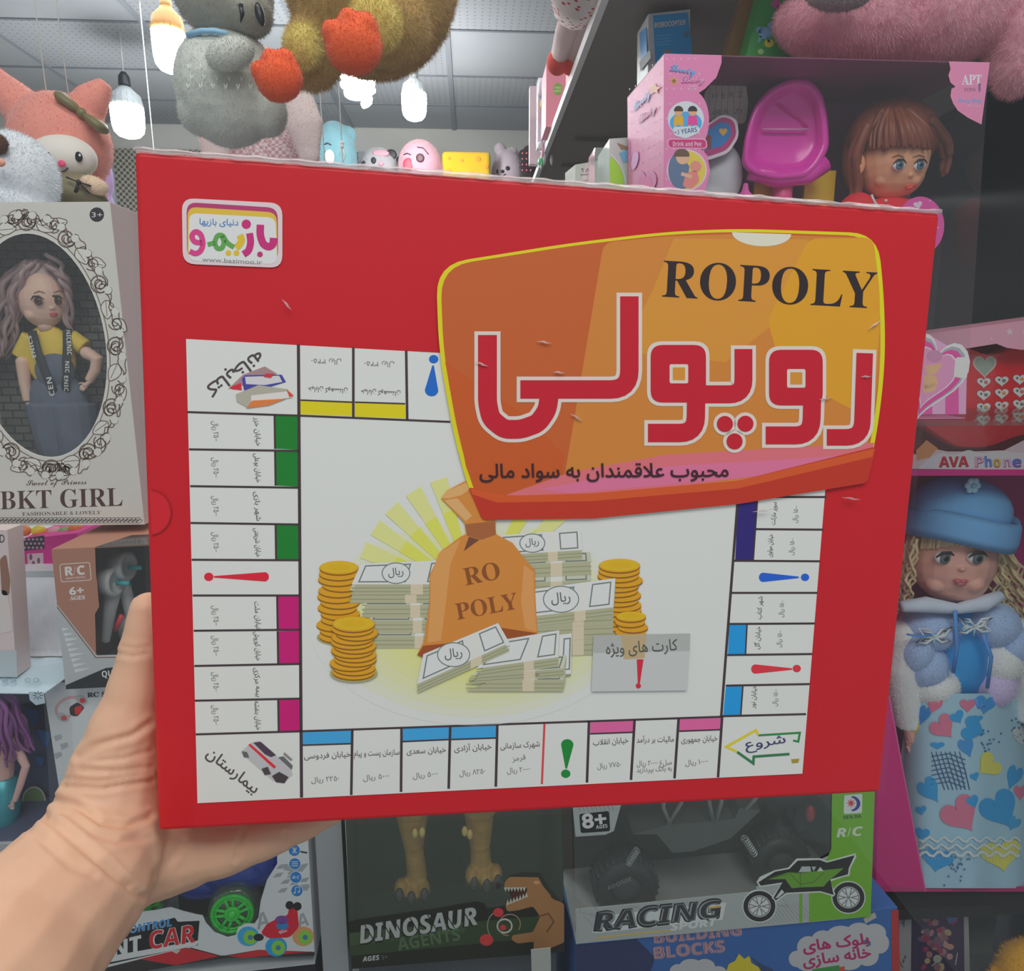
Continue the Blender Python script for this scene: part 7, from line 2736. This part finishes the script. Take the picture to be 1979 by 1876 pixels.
for x, y in ((802, 1610), (816, 1608), (908, 1612), (898, 1606)):
    b = MB()
    b.ball(P(x, y, TY - .03), (R(6, TY), .006, R(10, TY)), mat((170, 150, 90), .3), nu=12, nv=8)
    b.build('claw', tr)

# ------------------------------------------------------------------ bottom row: racing buggy box
RY = .94
rq = upright(1113, 1823, RY, 4.2)
rb_ = thing('toy_box', rq.px(1390, 1800), 'grey and green racing buggy box between the dinosaur box and the big doll', 'box')
rcn = [(1104, 1490), (1692, 1470), (1682, 1770), (1113, 1823)]
f_ = [rq.px(*q) for q in rcn]
f_[0].z = f_[1].z
f_[2].z = f_[3].z
bk_ = [q + V((-.004 if i in (0, 3) else -.03, .16, 0)) for i, q in enumerate(f_)]
b = MB()
b.add(f_ + bk_, [(4, 5, 6, 7), (1, 2, 6, 5), (0, 1, 5, 4)], mat((56, 62, 62), .6, mottle=.25, mscale=12))
b.add(f_ + bk_, [(2, 3, 7, 6)], mat((150, 154, 152), .5))
b.build('carton', rb_, solid=.001)
b = MB()
b.add(f_ + bk_, [(3, 0, 4, 7)], FILM)
b.build('side_window', rb_)
A = Art(rq, .0008)
GY_, GN_ = (142, 146, 146), (96, 146, 40)
A.poly([(1113, 1756), (1280, 1740), (1460, 1722), (1462, 1712), (1600, 1654), (1606, 1640), (1608, 1470), (1692, 1470), (1682, 1770), (1113, 1823)], GY_, 1)
A.poly([(1600, 1654), (1606, 1640), (1608, 1470), (1692, 1470), (1682, 1770), (1563, 1780), (1563, 1712)], GN_, 2)
A.poly([(1544, 1726), (1550, 1726), (1550, 1781), (1544, 1782)], GN_, 2)
A.poly([(1105, 1540), (1204, 1540), (1186, 1605), (1170, 1612), (1112, 1616)], GY_, 1)
A.poly(fillet([(1119, 1572), (1177, 1566), (1179, 1605), (1122, 1609)], 5), (30, 32, 36), 2)
A.text(sansb('8+'), (1126, 1600), (1173, 1594), 28, (206, 206, 204), 3, .03)
A.text(sansb('AGES'), (1152, 1601), (1174, 1598), 7, (206, 206, 204), 4)
rnd = random.Random(11)
for i in range(26):
    x, y = rnd.uniform(1120, 1530), rnd.uniform(1740, 1800)
    a_ = rnd.uniform(-.5, .5) if i % 2 else rnd.uniform(.9, 1.6)
    l_ = rnd.uniform(14, 44)
    y = 1792 - (x - 1113) * .09 - rnd.uniform(4, 36)
    A.line([(x - l_ * math.cos(a_) * .5, y - l_ * .35 * math.sin(a_)), (x + l_ * math.cos(a_) * .5, y + l_ * .35 * math.sin(a_))], 1, (120, 122, 124), 1.5)
for i in range(16):
    x = 1440 + i * 7
    A.line([(x, 1752 - i * .6), (x + 26, 1786 - i * .8)], 1, (116, 118, 120), 1.5)
for i in range(9):
    A.line([(1108 + i * 9, 1546), (1122 + i * 8, 1566)], 1, (100, 104, 106), 1.5)
A.poly([(1144, 1800), (1156, 1770), (1260, 1757), (1403, 1743), (1396, 1776), (1150, 1802)], (176, 178, 178), 2)
A.text(sansbi('RACING'), (1146, 1799), (1398, 1772), 36, (36, 38, 42), 3, .06)
A.text(sansbi('RACING'), (1150, 1796), (1396, 1770), 32, (130, 134, 134), 4, .03)
A.text(sansbi('RACING'), (1150, 1796), (1396, 1770), 32, (50, 52, 56), 5, -.005)
A.text(sansbi('SPORT'), (1296, 1797), (1386, 1787), 14, (186, 190, 190), 5, .02)
A.line([(1370, 1753), (1392, 1750)], 3, (206, 160, 60), 6); A.line([(1148, 1812), (1220, 1804), (1300, 1796)], 2.4, (190, 160, 60), 3)
# logo block
A.poly(fillet([(1631, 1536), (1666, 1533), (1665, 1570), (1630, 1572)], 3), (206, 208, 208), 3)
A.poly(ellp(1645, 1552, 17, 15, 18, 0, -85, 85) + ellp(1642, 1552, 13, 12, 14, 0, 80, -80), (40, 56, 120), 4)
A.star(1644, 1551, 10, (186, 50, 54), 5, 8, .35)
A.text(sansb('REN DA'), (1630, 1582), (1664, 1579), 6.5, (40, 44, 50), 4)
A.text(sansbi('R/C'), (1616, 1617), (1668, 1613), 17, (196, 204, 190), 4, .01)
# drawn green buggy
BKC, BG = (36, 38, 38), (88, 132, 44)
for x, y, r_ in ((1467, 1750, 33), (1639, 1733, 33)):
    A.ell(x, y, r_, r_ * .96, (196, 198, 196), 5); A.ell(x, y, r_ - 2, r_ * .96 - 2, BKC, 6); A.ell(x, y, 22, 21, (190, 192, 192), 7)
    for i in range(6):
        a_ = i * PI / 3
        A.line([(x + 5 * math.cos(a_), y + 5 * math.sin(a_)), (x + 20 * math.cos(a_ + .2), y + 19 * math.sin(a_ + .2))], 1.6, (90, 92, 92), 8)
        A.line([(x + 5 * math.cos(a_), y + 5 * math.sin(a_)), (x + 20 * math.cos(a_ - .2), y + 19 * math.sin(a_ - .2))], 1.6, (90, 92, 92), 8)
    A.line(ellp(x, y, 20, 19), 1.6, (96, 98, 98), 8, closed=True); A.ell(x, y, 4, 4, (120, 122, 122), 9)
def g(q): return [(1080 + x / 3.092, 1500 + y / 3.092) for x, y in q]
A.poly(g([(1180, 630), (1200, 600), (1290, 560), (1370, 545), (1420, 490), (1560, 488), (1600, 505), (1770, 458), (1775, 480), (1740, 545), (1735, 590), (1690, 600), (1620, 625), (1650, 700), (1640, 715), (1560, 690), (1360, 700), (1300, 745), (1270, 725), (1330, 640), (1200, 658)]), (190, 194, 190), 9)
A.poly(g([(1190, 630), (1290, 566), (1375, 550), (1425, 500), (1555, 496), (1600, 512), (1765, 468), (1730, 545), (1725, 582), (1620, 612), (1640, 705), (1560, 682), (1355, 692), (1295, 738), (1280, 722), (1335, 630), (1205, 650)]), BKC, 10)
A.poly(g([(1240, 612), (1370, 570), (1440, 575), (1600, 555), (1700, 545), (1660, 580), (1610, 620), (1580, 655), (1440, 660), (1390, 665), (1350, 610)]), BG, 11)
A.poly(g([(1430, 570), (1450, 535), (1500, 535), (1505, 566)]), (150, 156, 156), 12); A.poly(g([(1508, 536), (1535, 536), (1520, 564)]), (150, 156, 156), 12); A.poly(g([(1540, 564), (1560, 538), (1580, 562)]), (190, 196, 190), 12)
A.poly(g([(1290, 726), (1330, 672), (1345, 690), (1310, 720)]), (170, 174, 172), 12)
for q in ([(1375, 575), (1440, 640), (1520, 630), (1580, 570)], [(1440, 575), (1440, 655)], [(1240, 612), (1370, 580)]):
    A.line(g(q), 1, (50, 76, 30), 12)
A.build('front_panel', rb_, solid=.0009)
pane('clear_window', rq, [(1104, 1490), (1608, 1470), (1606, 1645), (1460, 1726), (1113, 1758)], film('reflection_haze_film', refl=.05, rough=.1, bump=(18, .6), haze=.14, hazec=(.42, .47, .46)), rb_)  # haze colour stands for the reflection in the shop window
BYY = 1.02
bg_ = thing('toy_buggy', P(1300, 1735, BYY), 'black toy racing buggy with a cage frame and big tyres inside the racing box', 'toy')
BK2 = mat((46, 48, 50), .45)
for x, y, r_, dy in ((1206, 1700, 60, 0), (1500, 1650, 56, .03)):
    b = MB()
    c = P(x, y, BYY + dy)
    k = R(1, BYY)
    b.lathe(c + V((0, .03, 0)), (0, -1, 0), [(0, r_ * .8 * k), (.006, r_ * k), (.05, r_ * k), (.058, r_ * .84 * k), (.058, r_ * .55 * k), (.05, r_ * .5 * k)], BK2, 36)
    for i in range(28):
        a_ = 2 * PI * i / 28
        d = V((math.cos(a_), 0, math.sin(a_)))
        b.tube([c + d * r_ * k + V((0, .024, 0)), c + d * r_ * k + V((0, -.02, 0))], r_ * .06 * k, BK2, 5)
    o = b.build('tyre', bg_)
    b = MB()
    b.lathe(c + V((0, -.018, 0)), (0, -1, 0), [(0, r_ * .52 * k), (.004, r_ * .46 * k), (.008, r_ * .16 * k)], mat((66, 68, 70), .35), 20)
    b.build('hub', o)
A = Art(upright(1206, 1700, BYY - .031, 0), .0006)
A.text(sansbi('ADONIE'), (1174, 1720), (1222, 1700), 8, (120, 122, 122), 2)
A.build('tyre_lettering', bg_)
CB = mat((74, 78, 78), .4, bump=(300, .3, .0006))
b = MB()
vs0 = [P(*q, BYY - .03) for q in ((1224, 1612), (1290, 1594), (1420, 1582), (1430, 1560), (1470, 1566), (1412, 1620), (1340, 1645), (1300, 1648), (1270, 1612))]
n = len(vs0)
vs1 = [v + V((0, .07, 0)) for v in vs0]
b.add(vs0 + vs1, [tuple(range(n))[::-1], tuple(range(n, 2 * n))] + [(i, (i + 1) % n, n + (i + 1) % n, n + i) for i in range(n)], CB)
b.build('body_shell', bg_)
for pts in (((1290, 1594), (1316, 1552), (1330, 1500)), ((1296, 1594), (1282, 1560), (1284, 1500)), ((1378, 1586), (1370, 1545), (1362, 1500)), ((1384, 1586), (1394, 1550), (1400, 1500)), ((1440, 1566), (1462, 1540), (1480, 1510)), ((1284, 1505), (1340, 1500), (1480, 1505))):
    b = MB()
    b.tube([P(x, y, BYY - .03) for x, y in pts], R(4, BYY), mat((110, 114, 114), .35), 8)
    b.build('cage_bar', bg_)
for p0, p1 in (((1232, 1640), (1214, 1668)), ((1438, 1618), (1458, 1650))):
    b = MB()
    a, c = P(*p0, BYY - .05), P(*p1, BYY - .05)
    ax = (c - a).normalized()
    u1 = ax.orthogonal().normalized()
    u2 = ax.cross(u1)
    b.tube([a + (c - a) * (i / 80) + (u1 * math.cos(i * .63) + u2 * math.sin(i * .63)) * R(6, BYY) for i in range(81)], R(1.3, BYY), mat((150, 154, 154), .3, metal=.6), 5)
    b.build('spring', bg_)
b = MB()
b.ball(P(1566, 1572, BYY - .02), (R(9, BYY), .008, R(17, BYY)), mat((130, 30, 44), .4))
b.build('red_tail_light', bg_)

# ------------------------------------------------------------------ building block box, poster box, small things at the bottom
qb = upright(1120, 1823, .945, 4.2)
bb = thing('toy_box', V((qb.px(1430, 1800).x, .98, CTZ)), 'blue building blocks box with Persian lettering on a cloud, under the racing box', 'box')
zt_ = f_[2].z - .003
k = [qb.px(1112, 1823), qb.px(1734, 1760), qb.px(1736, 1900), qb.px(1112, 1900)]
k[0].z = k[1].z = zt_
k[2].z = k[3].z = CTZ
b = MB()
b.hexa(k + [q + V((-.012, .2, 0)) for q in k], mat((44, 84, 140), .5, mottle=.08, mscale=12))
b.build('carton', bb, bevel=.001)
A = Art(qb)
A.poly([(1722, 1758), (1736, 1757), (1740, 1900), (1724, 1900)], (150, 40, 46), 1)
A.poly([(1112, 1826), (1230, 1814), (1266, 1850), (1250, 1900), (1112, 1900)], (40, 48, 84), 1)
A.text(sansb('BUILDING'), (1264, 1822), (1434, 1806), 22, (176, 150, 156), 2, .035)
A.text(sansb('BUILDING'), (1264, 1822), (1434, 1806), 22, (116, 40, 64), 3, .012)
A.text(sansb('BUILDING'), (1264, 1822), (1434, 1806), 22, (150, 120, 130), 4, -.012)
A.text(sansb('BLOCKS'), (1264, 1852), (1402, 1838), 22, (176, 150, 156), 2, .035)
A.text(sansb('BLOCKS'), (1264, 1852), (1402, 1838), 22, (116, 40, 64), 3, .012)
A.text(sansb('BLOCKS'), (1264, 1852), (1402, 1838), 22, (150, 120, 130), 4, -.012)
for i, (x, y, rx, ry) in enumerate(((1562, 1830, 22, 22), (1590, 1815, 22, 18), (1625, 1806, 28, 18), (1660, 1800, 24, 18), (1690, 1802, 22, 18), (1700, 1822, 18, 20), (1676, 1846, 22, 20), (1640, 1856, 26, 18), (1600, 1862, 28, 18), (1562, 1858, 26, 18), (1540, 1852, 16, 16), (1620, 1834, 62, 26),
                          (1310, 1876, 16, 14), (1335, 1866, 22, 14), (1362, 1868, 20, 16), (1388, 1878, 16, 12))):
    A.ell(x, y, rx, ry, (158, 156, 158), 2 + i * .05)
A.text(fa('بلوک های'), (1552, 1838), (1680, 1822), 21, (150, 30, 84), 4, .03)
A.text(fa('خانه سازی'), (1552, 1866), (1684, 1848), 21, (150, 30, 84), 4, .03)
A.poly([(1402, 1880), (1408, 1862), (1420, 1856), (1428, 1842), (1438, 1852), (1448, 1846), (1452, 1860), (1466, 1868), (1474, 1882)], (186, 170, 40), 3)
A.poly([(1448, 1846), (1470, 1862), (1492, 1872), (1500, 1884), (1474, 1884), (1466, 1868)], (40, 60, 96), 2.6)
A.poly([(1570, 1872), (1622, 1864), (1624, 1900), (1566, 1900)], (50, 120, 56), 3.2)
A.poly([(1622, 1868), (1632, 1866), (1632, 1900), (1622, 1900)], (176, 60, 50), 3.4)
A.poly([(1668, 1774), (1690, 1762), (1694, 1772), (1672, 1784)], (150, 146, 136), 4)
A.build('front_print', bb)
tq = upright(1800, 1876, 1.13, 0)
pb = thing('toy_box', V((tq.px(1800, 1800).x, 1.15, CTZ)), 'white-edged dark purple box with a jumbled picture, right of the blue blocks box', 'box')
k = [tq.px(*q) for q in [(1738, 1753), (1872, 1742), (1874, 1950), (1738, 1950)]]
k[0].z = k[1].z = LOWZ - .045
for i in (2, 3):
    k[i].z = CTZ + .001
b = MB()
b.hexa(k + [q + V((0, .06, 0)) for q in k], mat((126, 122, 124), .5))
b.build('carton', pb)
A = Art(tq)
A.poly([(1762, 1750), (1862, 1744), (1864, 1905), (1760, 1905)], (44, 34, 60), 1)
rnd = random.Random(21)
for i in range(46):
    x, y = 1806 + rnd.gauss(0, 18), 1812 + rnd.gauss(0, 22)
    if 1766 < x < 1858 and 1758 < y < 1880:
        A.ell(x, y, rnd.uniform(4, 9), rnd.uniform(4, 8), rnd.choice([(130, 90, 92), (110, 74, 80), (150, 110, 104), (90, 60, 84), (140, 120, 90), (120, 40, 66)]), 2 + i * .1, rot=rnd.uniform(0, 90), n=10)
A.poly([(1826, 1768), (1838, 1752), (1856, 1758), (1850, 1776), (1834, 1784)], (60, 90, 130), 7)
for a, c in (((1768, 1756), (1790, 1772)), ((1856, 1744), (1838, 1760)), ((1766, 1776), (1780, 1770)), ((1800, 1866), (1820, 1850)), ((1846, 1864), (1850, 1840))):
    A.line([a, c], 2, (140, 136, 140), 8)
A.ell(1811, 1852, 8, 8, (130, 130, 120), 9)
A.text(script('Jeux'), (1744, 1790), (1756, 1760), 8, (50, 40, 44), 3)
A.text(script('fun'), (1742, 1870), (1752, 1846), 8, (50, 40, 44), 3)
A.build('front_print', pb)
b = MB()
Yq = 1.08
b.ball(P(1985, 1880, Yq), (R(56, Yq), R(44, Yq), R(66, Yq)), mat((186, 136, 26), .95, sheen=.3))
b.tube([P(1940, 1880, Yq), P(1930, 1950, Yq), (P(1935, 1950, Yq).x, Yq, CTZ + .06)], [R(22, Yq), R(30, Yq), R(20, Yq)], mat((186, 136, 26), .95, sheen=.3), 12)
b.tube([P(1990, 1880, Yq), P(1990, 1950, Yq), (P(1990, 1950, Yq).x, Yq, CTZ + .06)], [R(50, Yq), R(50, Yq), R(40, Yq)], mat((186, 136, 26), .95, sheen=.3), 12)
o = blob('plush_toy', b, mat((186, 136, 26), .95, sheen=.3), .004, None, 5)
fuzz(o, 6000, .008, .0006, .3)
tag(o, 'mustard yellow plush at the bottom right corner under the doll shelf', 'plush toy')
bk3 = MB()
bk3.box((.75, 1.24, CTZ), (1.12, 1.26, LOWZ - .03), mat((104, 106, 102), .7, mottle=.15))
tag(bk3.build('backing_board'), 'grey backing board under the doll shelf at the right', 'board')
# risers that carry the two left boxes
b = MB()
b.box((P(200, 1890, SY).x, SY + .005, CTZ), (P(606, 1850, SY).x, SY + .17, PLZ2 - .0135), mat((22, 24, 34), .6))
tag(b.build('riser_block'), 'dark riser under the white stunt car box', 'riser')
dz = dp.px(680, 1871).z
b = MB()
b.box((P(684, 1871, DYY).x, DYY + .04, CTZ), (P(1080, 1836, DYY).x, DYY + .2, dz - .0015), mat((70, 74, 80), .6))
tag(b.build('riser_block'), 'grey riser under the dark green dinosaur box', 'riser')
b = MB()
a = P(1030, 1832, .925)
b.add([P(1026, 1834, .915), P(1064, 1830, .915), P(1066, 1960, .915), P(1030, 1960, .915)], [(0, 1, 2, 3)], mat((150, 150, 146), .6))
tag(b.build('price_tag', None, solid=.001), 'white paper tag hanging below the dinosaur box', 'tag')

# ------------------------------------------------------------------ the shop window pane between the hand and the display
b = MB()
b.box((-1.6, .70, .15), (1.2, .706, 2.83), film('shop_window_glass', tint=(.97, .985, .98), refl=.02, rough=.02, haze=.008, hazec=(.7, .75, .76)))
struct(b.build('window_1'))
